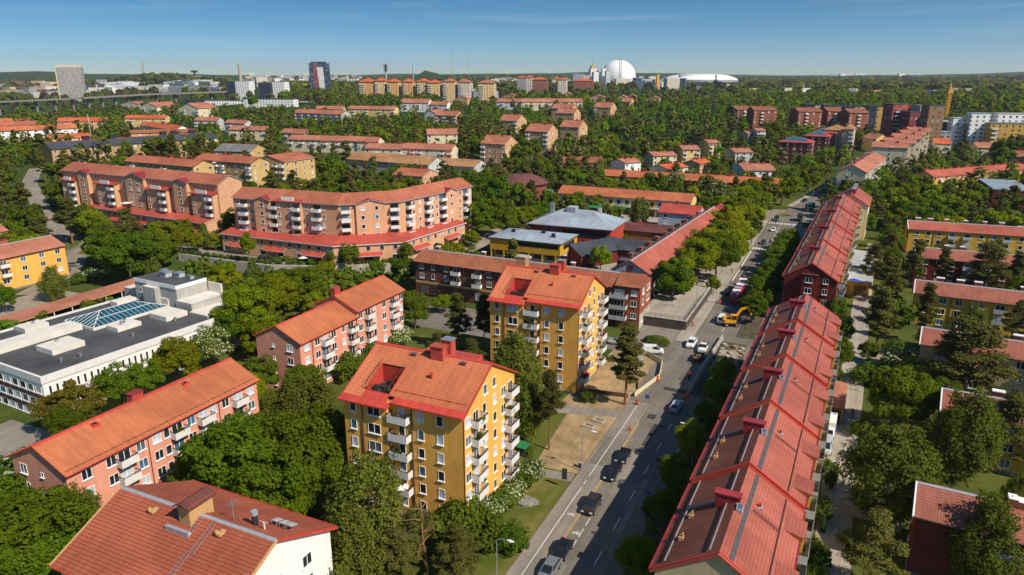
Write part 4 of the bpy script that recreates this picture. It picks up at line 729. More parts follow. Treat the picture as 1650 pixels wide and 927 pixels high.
# ------------------------------------------------------------------ flat-roofed school on the left
ang = -3.8; root = empty('school_building', (-128.7, 72.0, 0), R(ang), 'low white school with dark flat roof and a glazed pyramid skylight', 'school')
FW, FD, FH = 33.0, 46.0, 8.6         # local x runs 0..-FW (west), y runs 0..FD (north)
foot(-128.7 - FW / 2 + 1.5, 72 + FD / 2, R(ang), FW, FD)
b = MB(); b.box(-FW, 0, 0, FD, 0, FH, 0, 1, 'b'); b.build('wall', ['white_plaster', 'felt_dark'], root)
b = MB(); th = .5
for x0, x1, y0, y1 in ((-FW - .2, .2, -.2, .3), (-FW - .2, .2, FD - .3, FD + .2), (-.3, .2, .3, FD - .3), (-FW - .2, -FW + .3, .3, FD - .3)): b.box(x0, x1, y0, y1, FH - 1.0, FH + .35)
pr = b.build('parapet', ['balcony_white'], root)
for i in range(34):
 y = 1.2 + i * 1.3
 o = inst(far_win(.62, 1.9, 'white_paint', 'glass_dark'), 'window', root, (0, y, 5.9), math.pi / 2)
for i in range(24):
 y = 1.2 + i * 1.85; inst(far_win(1.2, 1.6, 'white_paint', 'glass_dark'), 'window', root, (0, y, 2.4), math.pi / 2)
for z in (6.1, 3.4, .9):
 for i in range(12): inst(far_win(1.9, 1.5, 'white_paint', random.choice(PANES)), 'window', root, (-1.6 - i * 2.6, 0, z), 0)
b = MB()
for z in (4.6, 1.9): b.box(-FW, -.3, -.06, -.002, z - .35, z + .35)
b.build('brick_band', ['brown_brick'], root)
# skylight
x0, x1, y0, y1 = -27.5, -16.5, 20, 38.5; zb = FH + .6; b = MB(); b.box(x0, x1, y0, y1, FH - .1, zb, skip='b'); sk = b.build('skylight', ['felt_white'], root)
b = MB(); A, B = ((x0 + x1) / 2, y0 + 5.2, zb + 1.7), ((x0 + x1) / 2, y1 - 5.2, zb + 1.7); e = .25; p = [(x0 + e, y0 + e, zb + .02), (x1 - e, y0 + e, zb + .02), (x1 - e, y1 - e, zb + .02), (x0 + e, y1 - e, zb + .02)]
b.face([p[0], p[1], A]); b.face([p[1], p[2], B, A]); b.face([p[2], p[3], B]); b.face([p[3], p[0], A, B]); b.build('pane', ['glass_teal'], sk)
b = MB()
for i in range(17):
 y = y0 + .5 + (y1 - y0 - 1) * i / 16; s = min(1, min(y - y0, y1 - y) / 5.2); zt_ = zb + 1.7 * s
 for xe, sg in ((x1 - e, 1), (x0 + e, -1)): b.beam((xe, y, zb + .06), ((x0 + x1) / 2 + sg * (1 - s) * (x1 - x0) / 2, y, zt_ + .06), .05, .07)
for i in range(9):
 x = x0 + .6 + (x1 - x0 - 1.2) * i / 8; s = min(1, min(x - x0, x1 - x) / 5.5)
 b.beam((x, y0 + e, zb + .06), (x, y0 + 5.2 * s, zb + 1.7 * s + .06), .05, .07)
b.beam(A, B, .14, .14)
for q in p[:2]: b.beam(q, A, .12, .12)
for q in p[2:]: b.beam(q, B, .12, .12)
b.beam((x1 - 2.9, y0 + 2.6, zb + .86), (x1 - 2.9, y1 - 2.6, zb + .86), .14, .1); b.build('frame', ['white_paint'], sk)
for n_, bb in (('roof_box', (-24, -19.6, 1, 19.5, 1.3)), ('roof_box', (-15.4, -9.6, 7.5, 14, 1.1)), ('roof_box', (-32, -27.8, 12, 17, 1.0)), ('roof_box', (-15, -11, 22, 27.5, .9)), ('roof_box', (-23, -17, 38.6, 40, 2.0)), ('roof_box', (-14, -8, 31.5, 37, 1.1)), ('roof_box', (-31, -28, 33, 38, 1.0))):
 b = MB(); X0, X1, Y0, Y1, H_ = bb; b.box(X0, X1, Y0, Y1, FH - .05, FH + H_, skip='b'); b.build(n_, ['felt_white'], root)
for x, y, H_ in ((-13, 25, 1.8), (-14, 11, 1.6), (-12.6, 24, 1.7), (-30, 15, 1.6), (-5, 6.5, .9), (-4.6, 10, .8), (-6, 22, .9), (-7, 33, .8)):
 b = MB(); b.tube((x, y, FH), (x, y, FH + H_), .22, n=8); b.tube((x, y, FH + H_ - .25), (x, y, FH + H_), .36, n=8); b.build('vent_pipe', ['steel'], root)
# boarded roof house with grey boards at the far end
b = MB(); b.box(-27, -11.5, 43.5, 52, 3, 14.0, 0, 1, 'b'); b.box(-11.49, -6.0, 43.0, 53, 3, 10.6, 0, 2, 'b'); b.box(-6.0, 0.2, 42.2, 55, 3, 8.9, 0, 2, 'b'); b.box(-33.5, -27.01, 44.5, 53, 3, 10.4, 0, 2, 'b'); b.box(-22, -17.5, 42.0, 43.5, 5, 13.0, 0, 2, 'b'); b.box(-11.49, -6.8, 52.2, 52.6, 10, 13, 2, 2)
rh = b.build('roof_house', ['pale_boards', 'felt_dark', 'felt_white'], root, (-2.2, -4.6, .25))
for x, y, s_ in ((-21, 48, 1.5), (-18, 49.5, 1.3), (-24.5, 50, 1.0), (-14, 49.6, .8)):
 b = MB(); b.box(x - s_ * .7, x + s_ * .7, y - s_ * .6, y + s_ * .6, 14, 14 + s_ * .75); b.box(x - s_ * .8, x + s_ * .8, y - s_ * .7, y + s_ * .7, 14 + s_ * .753, 14 + s_ * .9, 1); b.build('vent_box', ['sheet_pale', 'steel'], rh)
b = MB()
for X0, X1, Y0, Y1, z in ((-27.1, -11.4, 43.35, 43.5, 14.05), (-11.5, -11.38, 43.5, 52, 14.05)): b.box(X0, X1, Y0, Y1, z - .9, z)
b.build('parapet', ['white_paint'], rh)
for x, z in ((-25.0, 11.2), (-8.8, 6.9), (-30, 7.4), (-3, 6.6)): inst(far_win(.9, 1.3, 'white_paint', 'glass_dark'), 'window', rh, (x, 43.5 if x < -11.5 and x > -27 else (43.0 if x > -11.5 and x < -6 else (44.5 if x < -27 else 42.2)), z), 0)
b = MB(); st = lambda z: None
for i in range(3):
 for j in range(8): b.box(-20.5 + j * .32 if i % 2 == 0 else -18 - j * .32, -20.2 + j * .32 if i % 2 == 0 else -17.7 - j * .32, -3.0, -1.7, .3 + i * 2.4 + j * .3, .36 + i * 2.4 + j * .3)
for x in (-21.2, -17): b.beam((x, -3, 0), (x, -3, 8.6), .14, .14); b.beam((x, -1.7, 0), (x, -1.7, 8.6), .14, .14)
for z in (2.7, 5.1, 7.5): b.box(-21.2, -17, -3.1, -.2, z - .08, z); b.beam((-21.2, -3.05, z + 1), (-17, -3.05, z + 1), .05, .05)
b.build('fire_stair', ['steel'], root)
# ------------------------------------------------------------------ carport and yellow house behind the school
root = empty('carport', (-186.6, 114, 0), R(91.5), 'long open carport with rusty red roof behind the school', 'carport'); foot(-186.6, 114, R(91.5), 52, 7)
b = MB(); b.slab([(-26, -3.3, 2.75), (26, -3.3, 2.75), (26, 3.3, 3.35), (-26, 3.3, 3.35)], .16, 0, 1); b.build('roof', ['tile_terracotta', 'timber'], root)
b = MB(); b.box(-25.5, 25.5, 3.0, 3.1, 0, 3.0); b.build('wall', ['trim_dark'], root)
for i in range(11): b = MB(); b.box(-25 + i * 5 - .09, -25 + i * 5 + .09, -3.05, -2.87, 0, 2.7); b.build('post', ['white_paint'], root)
r_, ro = gbuild('apartment_building', 'yellow two-storey house with white balconies at the left edge, behind the carport', 'apartment building', -228.2, 120, R(90), 38, 12.4, 10.2, 2.6, 'yellow_plaster', 'tile_terracotta', lod=0, floors=3, S=[(16.5, 'm'), (11.5, 'm'), (6, 'm'), (.2, 'b'), (-5, 'm'), (-10, 'b'), (-15, 'm')], base='plinth_grey', trim='trim_brown', caps='trim_grey', chim=[(5, .8, (2.6, 1.4, 1.6)), (-6, .8, (2, 1.2, 1.4))])
r_, ro = gbuild('apartment_building', 'pale yellow house end showing at the left edge above the yellow balcony house', 'apartment building', -262, 128, R(90), 28, 12, 10.5, 2.6, 'pale_yellow_plaster', 'tile_terracotta', lod=1, floors=3, S=evenly(28, 6, 'mnm'), z0=1)
# ------------------------------------------------------------------ brown brick block with shops
root = empty('apartment_building', (-80.3, 173.0, 0), R(-1.0), 'long dark brick block with brown tiled roof and shop fronts, behind the rear yellow tower', 'apartment building'); foot(-80.3, 173, 0, 62, 9)
w, d, h = 60.5, 8.6, 10.4; rng = random.Random(11); walls(root, w, d, h, 2.5, 'brown_brick'); ro = gable_roof(root, w, d, h, 2.5, 'tile_brown', .5, trim='trim_dark', caps='trim_grey')
cols = [(2.2, 'm'), (6.0, 'n'), (10.4, 'm'), (13.8, 'b'), (20.6, 'b'), (24.2, 'm'), (28.0, 'm'), (32.6, 'm'), (37, 'b'), (42, 'm'), (46, 'm'), (50, 'b'), (55, 'm')]
facade(root, 'S', w, d, [(u - w / 2, k) for u, k in cols], [9.0, 6.2], zb=1, rng=rng)
for u in (3, 6.5, 13, 21, 24.5, 30, 36, 42, 48, 54): place_win(root, (u - w / 2, -d / 2, 2.2), 0, 2.6, 2.4, 'trim_brown')
b = MB(); b.box(-w / 2, w / 2, -d / 2 - .06, -d / 2, 3.9, 4.6); b.build('sign_band', ['timber'], root)
for u in (5, 20, 34, 47): chimney(ro, u - w / 2, .6, h + 2.4, 1.0, .8, 1.1, 'chimney_brick', 'white_paint')
b = MB(); b.box(-w / 2 - .3, w / 2 + .3, -d / 2 - .02, -d / 2 - .01, h - .45, h - .05); b.build('fascia', ['trim_dark'], root)
root = empty('apartment_building', (-46.7, 172.9, 0), R(0), 'narrow red brick end house with glazed balconies beside the pine on the corner', 'apartment building'); foot(-46.7, 172.9, 0, 8, 10)
w, d, h = 6.4, 10.5, 11.0; walls(root, w, d, h, 2.2, 'red_brick'); ro = gable_roof(root, w, d, h, 2.2, 'tile_brown', .4, trim='trim_dark', caps='trim_dark')
facade(root, 'E', w, d, [(-2.6, 'm'), (1.4, 'm'), (3.2, 'n')], [9.4, 6.6]); facade(root, 'E', w, d, [(-2.8, 'w'), (1.5, 'w')], [2.2]); facade(root, 'S', w, d, [(1.6, 'm')], [9.4, 6.6, 3.4])
for z in (9.0, 6.2, 3.4): place_balc(root, (-2.2, -d / 2, z - 1), 0, 4.4, 1.6, 'balcony_grey'); place_win(root, (-2.2, -d / 2, z), 0, 2.6, 1.8)
b = MB(); b.box(w / 2 + .01, w / 2 + .05, -d / 2, d / 2, 0, 3.9); b.build('shop_front', ['concrete'], root)
# ------------------------------------------------------------------ shopping street building (blue-grey gable, long orange roof)
L_ = 97; root = empty('shop_building', (-49.0, 235.2, 0), R(90 - 3.2), 'long shop building with bright orange roof and blue-grey gable, behind the street lindens', 'shop building'); foot(-49, 235.2, R(90 - 3.2), L_, 11)
w, d, h, rise = L_, 10.6, 9.6, 3.0; walls(root, w, d, h, rise, 'bluegrey_plaster'); ro = gable_roof(root, w, d, h, rise, 'tile_red', .5, trim='trim_dark', caps='trim_grey')
b = MB(); b.box(-w / 2 + .2, w / 2, -d / 2 - .05, -d / 2 - .005, 0, h - .1); b.build('brick_front', ['brown_brick'], root)
facade(root, 'S', w, d, [(-w / 2 + 2.5 + i * 3.4, 'm') for i in range(28)], [8.1, 5.3], 1, off=.05); facade(root, 'S', w, d, [(-w / 2 + 3 + i * 4.8, 'x') for i in range(19)], [2.0], 1, off=.05)
b = MB(); b.box(-w / 2 - .05, -w / 2 - .01, -.8, 1.0, .2, h + 1.6); b.build('brick_strip', ['brown_brick'], root)
for j in range(10):
 x = -w / 2 + 5 + j * 8.2; b = MB(); k = rise / (d / 2); s = 3.2; z = h + rise - s * k; b.box(x - 1.7, x + 1.7, s - 1.2, s + 1.9, z - 1.2, z + .75, 0, 1); b.build('roof_terrace', ['trim_dark', 'felt_dark'], ro)
 chimney(ro, x + 3.4, 2.6, h + rise - 2.6 * k, 1.0, .9, 1.5, 'chimney_brick', 'chimney_brick')
for j in range(5):
 b = MB(); x = -w / 2 + 8 + j * 9; b.slab([(x - 2, -d / 2 - 1.3, 3.0), (x + 2, -d / 2 - 1.3, 3.0), (x + 2, -d / 2 - .06, 3.7), (x - 2, -d / 2 - .06, 3.7)], .05); b.build('awning', ['green_cover'], root)
r_, ro = gbuild('shop_building', 'small blue-grey house with red metal roof at the square, end of the orange shop roof', 'shop building', -60.5, 292.5, R(0), 16, 13, 8.5, 2.4, 'bluegrey_plaster', 'metal_red', lod=1, floors=2, S=[(-5, 'm'), (5, 'm')], chim=[(-2, 0)])
r_, ro = gbuild('shop_building', 'red metal roof of the corner house where the shop building meets the street', 'shop building', -46, 291, R(90), 16, 9, 9.2, 2.2, 'brown_brick', 'metal_crimson', lod=1, floors=2, S=[(-5, 'm'), (0, 'm'), (5, 'm')])
# long gallery with muralled front behind the square
root = empty('shop_building', (-93.5, 324.2, 0), R(0), 'long two-storey shop gallery with orange roof facing the square', 'shop building'); foot(-93.5, 324, 0, 66, 14)
w, d, h = 63, 13, 8.0; walls(root, w, d, h, 2.8, 'pale_yellow_plaster'); gable_roof(root, w, d, h, 2.8, 'tile_orange', .6, trim='trim_brown', caps='trim_brown')
rng = random.Random(9)
for i in range(16):
 b = MB(); x = -w / 2 + 1 + i * 3.9; b.box(x, x + 3.7, -d / 2 - .05, -d / 2 - .01, 3.9, 7.5); b.build('wall_panel', [['grey_plaster', 'pale_yellow_plaster', 'bluegrey_plaster', 'cream_plaster', 'green_mural'][i % 5] if i % 5 != 4 else 'cream_plaster'], root)
 inst(far_win(1.6, 1.6, 'trim_brown', 'glass_dark'), 'window', root, (x + 1.8, -d / 2 - .05, 5.8), 0); inst(far_win(2.6, 2.6, 'trim_brown', 'glass_dark'), 'window', root, (x + 1.8, -d / 2, 1.8), 0)
for i in range(17): b = MB(); x = -w / 2 + .9 + i * 3.9; b.box(x - .16, x + .16, -d / 2 - 1.7, -d / 2 - 1.4, 0, 3.7); b.build('column', ['timber'], root)
b = MB(); b.box(-w / 2, w / 2, -d / 2 - 1.9, -d / 2 - .06, 3.7, 3.95); b.build('canopy', ['concrete'], root)
# culture houses in the middle: grey standing-seam hip, yellow hall, dark barns, round brick hall
root = empty('culture_house', (-91.0, 252.5, 0), R(2), 'culture house with large grey sheet-metal hip roof and red walls', 'culture house'); foot(-91, 252, 0, 36, 24)
walls(root, 31, 20, 8.6, 0, 'red_plaster'); hip_roof(root, 31, 20, 8.6, 4.6, 'metal_grey', .9, 'trim_grey')
b = MB(); b.box(-3, 14, -10.12, -10.02, 4.9, 7.4); b.build('window', ['glass_dark'], root)
for x in (-9.5, -6.5): inst(far_win(1.2, 1.3, 'trim_grey', 'glass_mid'), 'window', root, (x, -10, 7), 0)
for i in range(12): inst(far_win(.9, .8, 'trim_red', 'glass_dark'), 'window', root, (-13 + i * 2.3, -10, 3.4), 0)
b = MB(); b.box(-4, -.5, -2.4, 1.6, 12, 14.2, 0, 1); b.build('roof_box', ['metal_grey', 'sheet_pale'], root); b = MB(); b.box(-12.6, -11.2, 3, 4.4, 10, 14.4); b.build('chimney', ['steel'], root)
b = MB(); b.box(7.5, 8.6, 0.6, 1.8, 12, 14); b.build('vent_box', ['sheet_pale'], root); b = MB(); b.slab([(-21, -8, 6.2), (-15.9, -8, 8.1), (-15.9, 3, 8.1), (-21, 3, 6.2)], .2); b.build('lean_to_roof', ['metal_grey'], root)
b = MB(); b.box(-20.5, -15.9, -7.5, 2.5, 0, 6.1); b.build('lean_to_wall', ['red_plaster'], root)
root = empty('library', (-95.0, 219.5, 0), R(0), 'yellow hall on posts with grey metal roof, in front of the culture house', 'library'); foot(-95, 219.5, 0, 27, 18)
b = MB(); b.box(-12.8, 12.8, -8, 8, 5.0, 9.2); b.build('wall', ['mustard_plaster'], root); b = MB(); b.box(-12.4, 12.4, -5.8, 8, 0, 5.0); b.build('lower_wall', ['grey_plaster'], root)
hip_roof(root, 25.6, 16, 9.2, 1.7, 'metal_grey', .5, 'trim_dark')
b = MB(); b.box(-5, 12.2, -8.08, -8.01, 7.2, 8.5); b.build('window', ['glass_dark'], root); b = MB(); b.box(12.81, 12.87, -5, 5, 6.6, 8.3); b.build('window', ['glass_dark'], root)
for i in range(6): b = MB(); x = -12.4 + i * 4.7; b.box(x - .2, x + .2, -8, -7.6, 0, 5); b.build('column', ['mustard_plaster'], root); b = MB(); b.box(x + .7, x + 4.0, -5.9, -5.82, 2.8, 4.8); b.build('window', ['glass_dark'], root)
for x, y in ((-6.5, -2.5), (4, -1), (8.6, -3.5), (-4, 4)): b = MB(); b.box(x - .6, x + .6, y - .4, y + .4, 10.0, 11.4); b.build('vent_box', ['trim_dark'], root)
def barn(cx, cy, rz, w, d, h, rise, label, wm='dark_red_plaster', rm='metal_dark'):
 r_, ro = gbuild('barn_hall', label, 'hall', cx, cy, R(rz), w, d, h, rise, wm, rm, lod=2, trim='trim_dark', S=None); return r_
barn(-77.0, 228.5, 60, 20, 12, 4.6, 2.8, 'dark sheet-roofed hall set askew beside the yellow hall')
barn(-65.5, 236.0, 0, 17, 10, 4.8, 2.6, 'dark sheet-roofed hall with gable porch in the shop courtyard')
barn(-68, 267, 0, 22, 10, 5.0, 2.0, 'low dark-roofed hall in front of the red stall row', 'brown_plaster', 'metal_brownred')
b = MB(); b.box(-78, -66, 289.2, 291.2, 0, 2.9, 0, 1); tag(b.build('market_stall', ['chimney_red', 'metal_crimson']), 'row of dark red market booths along the edge of the square', 'market stall')
root = empty('round_hall', (-139.5, 308.5, T(-139, 308)), R(20), 'round brick hall with a low brownish-red domed roof', 'round hall'); foot(-139.5, 308.5, 0, 24, 24)
b = MB(); pl = [(11.3 * math.cos(a * math.pi / 12), 11.3 * math.sin(a * math.pi / 12)) for a in range(24)]; b.prism(pl, -2, 9.2); b.build('wall', ['church_brick'], root)
b = MB(); rr = [(12.2, 9.2), (9.4, 11.0), (5.4, 12.6), (0.6, 13.2)]
for (r0, z0), (r1, z1) in zip(rr, rr[1:]):
 for a in range(24): t0, t1 = a * math.pi / 12, (a + 1) * math.pi / 12; b.face([(r0 * math.cos(t0), r0 * math.sin(t0), z0), (r0 * math.cos(t1), r0 * math.sin(t1), z0), (r1 * math.cos(t1), r1 * math.sin(t1), z1), (r1 * math.cos(t0), r1 * math.sin(t0), z1)])
b.prism([(12.2 * math.cos(a * math.pi / 12), 12.2 * math.sin(a * math.pi / 12)) for a in range(24)], 8.8, 9.19, 1); b.build('roof', ['metal_brownred', 'trim_dark'], root)
r_, ro = gbuild('apartment_building', 'long red brick block with orange roof behind the chestnut trees', 'apartment building', -78, 387.5, R(1), 92, 11, 8.8, 2.6, 'brown_brick', 'tile_orange', lod=1, floors=3, S=evenly(92, 24, 'mmnmm'), chim=[(-24, 0, (2, 1.4, .9)), (22, 0, (2, 1.4, .9))], z0=T(-78, 387), chm='metal_red')
r_, ro = gbuild('apartment_building', 'red brick three-storey house with brown roof and a birch in front of its corner', 'apartment building', -143.5, 402.5, R(25), 23, 14, 8.6, 2.4, 'red_brick', 'tile_far_brown', lod=1, floors=3, S=evenly(23, 6, 'mmbmmb'), E=evenly(14, 3, 'mmm'), z0=T(-143, 402), chim=[(-6, 0), (2, 0)])
# ------------------------------------------------------------------ peach housing blocks on the terrace
def off_line(pts, o):
 out = []
 for i, p in enumerate(pts):
  a = Vector(pts[max(0, i - 1)]); c = Vector(pts[min(len(pts) - 1, i + 1)]); p_ = Vector(p)
  d1 = (p_ - a).normalized() if i else (c - p_).normalized(); d2 = (c - p_).normalized() if i < len(pts) - 1 else d1
  n1 = Vector((-d1.y, d1.x)); n2 = Vector((-d2.y, d2.x)); m_ = (n1 + n2).normalized(); out.append(tuple(p_ + m_ * o / max(.4, m_.dot(n1))))
 return out
def wall_line(b, pts, z0, z1, m=0):
 for (a, c), (e, f) in zip(pts, pts[1:]): b.face([(a, c, z0), (e, f, z0), (e, f, z1), (a, c, z1)], m)
def seg_items(root, pts, items, z, fn):
 for s, u, args in items:
  a = Vector(pts[s]); c = Vector(pts[s + 1]); dd = (c - a); p = a + dd * u; rz = math.atan2(dd.y, dd.x); fn((p.x, p.y, z), rz, args)
def curved_block(name, label, main, eave, depth, zb, pod, pod_eave, gables, bays, cols, floors, awn=None):
 "main: front wall line seen from the street; pod: line of the lower front wing"
 root = empty(name, (0, 0, 0), 0, label, 'apartment building', 'peach housing blocks'); rng = random.Random(21)
 back = off_line(main, depth); b = MB(); wall_line(b, main, zb - 1, eave); wall_line(b, back[::-1], zb - 3, eave)
 mid = off_line(main, depth / 2); zr = eave + 2.5
 for e in (0, -1):
  q = [(*main[e], zb - 3), (*back[e], zb - 3), (*back[e], eave), (*mid[e], zr - .05), (*main[e], eave)]; b.face(q if e else q[::-1])
 b.build('wall', ['peach_plaster'], root)
 for a, c in zip(main, main[1:]):
  mx_, my_ = (a[0] + c[0]) / 2, (a[1] + c[1]) / 2; dx, dy = c[0] - a[0], c[1] - a[1]; L = math.hypot(dx, dy); rz = math.atan2(dy, dx); foot(mx_ - math.sin(rz) * depth * .3, my_ + math.cos(rz) * depth * .3, rz, L + 2, depth + 9)
 def ext(pts, e):
  p = [Vector(q) for q in pts]; p[0] = p[0] + (p[0] - p[1]).normalized() * e; p[-1] = p[-1] + (p[-1] - p[-2]).normalized() * e; return [tuple(q) for q in p]
 f_ = ext(off_line(main, -.6), .4); r_ = ext(mid, .4); k_ = ext(off_line(main, depth + .6), .4); zt = zr + .12; ze = eave - .15; b = MB()
 for i in range(len(main) - 1):
  b.slab([(*f_[i], ze), (*f_[i + 1], ze), (*r_[i + 1], zt), (*r_[i], zt)], .22, 0, 1); b.slab([(*r_[i], zt), (*r_[i + 1], zt), (*k_[i + 1], ze), (*k_[i], ze)], .22, 0, 1)
 ro = b.build('roof', ['tile_salmon', 'trim_grey'], root)
 # podium wing
 b = MB(); wall_line(b, pod, zb - 2.5, pod_eave); pb = off_line(pod, 7)
 for e in (0, -1):
  q = [(*pod[e], zb - 2.5), (*pb[e], zb - 2.5), (*pb[e], pod_eave + 1.2), (*pod[e], pod_eave)]; b.face(q if e else q[::-1])
 b.build('podium_wall', ['peach_plaster'], root)
 pf = ext(off_line(pod, -.6), .4); pk = ext(off_line(pod, 7.6), .4); b = MB()
 for i in range(len(pod) - 1): b.slab([(*pf[i], pod_eave - .1), (*pf[i + 1], pod_eave - .1), (*pk[i + 1], pod_eave + 1.6), (*pk[i], pod_eave + 1.6)], .2, 0, 1)
 b.build('podium_roof', ['metal_red', 'white_paint'], root)
 for i in range(len(pod) - 1):
  a, c = Vector(pod[i]), Vector(pod[i + 1]); L = (c - a).length; nn = int(L / 3.6); rz = math.atan2((c - a).y, (c - a).x)
  for j in range(nn):
   p = a + (c - a) * ((j + .5) / nn); inst(far_win(1.2, 1.3, 'trim_grey', rng.choice(PANES)), 'window', root, (p.x, p.y, pod_eave - 1.5), rz)
   if j % 2 == 0: inst(far_win(2.4, 1.9, 'white_paint', 'glass_dark'), 'window', root, (p.x, p.y, pod_eave - 4.7), rz)
  for j in range(max(1, int(L / 13))):
   p = a + (c - a) * ((j + .5) / max(1, int(L / 13))); q = MB(); q.slab([(-4.2, -1.9, -.6), (4.2, -1.9, -.6), (4.2, 0, .25), (-4.2, 0, .25)], .1, 0, 1); o = q.build('porch_roof', ['metal_red', 'white_paint'], root, (p.x, p.y, pod_eave - 3.0), rz)
 zs = [eave - 1.7 - 2.85 * i for i in range(floors)]
 def win(P, rz, kd):
  if kd == 'b':
   for z in zs: o = place_balc(root, (P[0], P[1], z - 1.1), rz, 3.0, 1.5, 'balcony_white', lod=1); place_win(root, (P[0], P[1], z - .1), rz, 2.6, 1.9, 'trim_dark', 1, rng)
  else:
   for z in zs: place_win(root, (P[0], P[1], z), rz, *WK[kd], 'white_paint', 1, rng)
 seg_items(root, main, cols, 0, win)
 def gab(P, rz, a):
  w, dep, rise = a; o = MB(); o.face([(-w / 2, -dep, zb), (w / 2, -dep, zb), (w / 2, -dep, eave - .1), (0, -dep, eave + rise), (-w / 2, -dep, eave - .1)]); o.face([(w / 2, -dep, zb), (w / 2, 0, zb), (w / 2, 0, eave - .1), (w / 2, -dep, eave - .1)]); o.face([(-w / 2, 0, zb), (-w / 2, -dep, zb), (-w / 2, -dep, eave - .1), (-w / 2, 0, eave - .1)])
  fr_ = o.build('gable_front', ['peach_plaster'], root, (P[0], P[1], 0), rz)
  o = MB(); y0 = -dep - .45; y1 = depth * .42; W2 = w / 2 + .5; zt_ = eave + rise + .15; ze_ = eave - .25
  o.slab([(-W2, y0, ze_), (0, y0, zt_), (0, y1, zt_), (-W2, y1 * .2, ze_)], .2, 0, 1); o.slab([(0, y0, zt_), (W2, y0, ze_), (W2, y1 * .2, ze_), (0, y1, zt_)], .2, 0, 1); o.build('gable_roof', ['metal_crimson', 'trim_grey'], root, (P[0], P[1], 0), rz)
  for z in zs:
   us = (0,) if w < 8 else (-2.4, 2.0)
   for u in us: place_win(root, (P[0] + math.cos(rz) * u + math.sin(rz) * dep, P[1] + math.sin(rz) * u - math.cos(rz) * dep, z), rz, 1.2, 1.4, 'white_paint', 1, rng)
 seg_items(root, main, gables, 0, gab)
 def bay(P, rz, a):
  w, dep, hh = a; o = MB(); o.box(-w / 2, w / 2, -dep, .1, zb, eave - hh, skip='b'); o.build('bay', ['peach_plaster'], root, (P[0], P[1], 0), rz)
  o = MB(); o.slab([(-w / 2 - .6, -dep - .7, eave - hh), (w / 2 + .6, -dep - .7, eave - hh), (w / 2 + .6, 0, eave - hh + .75), (-w / 2 - .6, 0, eave - hh + .75)], .2); o.box(-w / 4, w / 4, -dep - .2, -dep + .1, eave - hh, eave - hh + 1.3, 1); o.build('bay_roof', ['metal_red', 'white_paint'], root, (P[0], P[1], 0), rz)
  for z in zs[1 if hh > 1 else 0:]:
   for u in ((-w * .38, 'n'), (w * .02, 'n')): place_win(root, (P[0] + math.cos(rz) * u[0] + math.sin(rz) * dep, P[1] + math.sin(rz) * u[0] - math.cos(rz) * dep, z), rz, .95, 1.4, 'white_paint', 1, rng)
   u = w * .33; X, Y = P[0] + math.cos(rz) * u + math.sin(rz) * dep, P[1] + math.sin(rz) * u - math.cos(rz) * dep; place_balc(root, (X, Y, z - 1.1), rz, 2.6, 1.2, 'balcony_white', lod=1); place_win(root, (X, Y, z - .1), rz, 2.2, 1.9, 'trim_dark', 1, rng)
 seg_items(root, main, bays, 0, bay)
 return root
A = (-184.2, 173.8); B = (-143.4, 177.3); Cc = (-129.4, 190.5); Dd = (-124.4, 229.5)
curved_block('apartment_building', 'curved peach block bending round the corner above the retaining wall', [A, B, Cc, Dd], 23.1, 11, 5.0, [(-186.2, 169.2), (-140.6, 170.0), (-124.6, 183.6), (-121.6, 219)], 11.6,
 [(0, .30, (6.0, 1.1, .9)), (1, .50, (9.0, .9, 1.0)), (2, .66, (6.0, 1.0, .9))], [(0, .55, (9.5, 1.0, 0))], [(0, .045, 'n'), (0, .10, 'b'), (0, .175, 'n'), (0, .21, 'n'), (0, .40, 'b'), (0, .70, 'n'), (0, .80, 'b'), (0, .86, 'n'), (1, .1, 'b'), (1, .9, 'b'), (2, .10, 'b'), (2, .17, 'n'), (2, .25, 'n'), (2, .34, 'b'), (2, .42, 'n'), (2, .48, 'n'), (2, .55, 'b'), (2, .82, 'n'), (2, .9, 'b'), (2, .97, 'n')], 4)
curved_block('apartment_building', 'long peach block with three red-capped gables, left of the curved one', [(-292, 187.5), (-202.4, 184.6)], 24.8, 11, 3.6, [(-276, 183.6), (-203.4, 178.0)], 11.8,
 [(0, .17, (6.2, 1.6, .9)), (0, .52, (10.5, 1.6, 1.6)), (0, .80, (7.2, 1.6, .9))], [(0, .07, (8.5, 2.2, 3.6)), (0, .33, (11, 2.2, 3.6)), (0, .66, (11, 2.2, 3.6)), (0, .93, (11, 2.2, 3.6))], [(0, .24, 'n'), (0, .42, 'n'), (0, .60, 'n'), (0, .74, 'n'), (0, .87, 'n')], 5)
# retaining wall with hedge below the terrace street
b = MB()
for (x0, y0), (x1, y1) in zip(WALL[:4], WALL[1:4]):
 for k in range(6):
  t0, t1 = k / 6, (k + 1) / 6; p = Vector((x0, y0)).lerp(Vector((x1, y1)), t0); q = Vector((x0, y0)).lerp(Vector((x1, y1)), t1); dd = (q - p).normalized(); nn = Vector((dd.y, -dd.x)) * .5; zt = T(p.x, wall_y(p.x) + 3) + .15; zt = max(zt, 3.4)
  b.prism([tuple(p + nn), tuple(q + nn), tuple(q - nn * .4), tuple(p - nn * .4)], -.5, zt)
tag(b.build('retaining_wall', ['concrete']), 'grey concrete retaining wall under the street of the peach blocks', 'retaining wall')
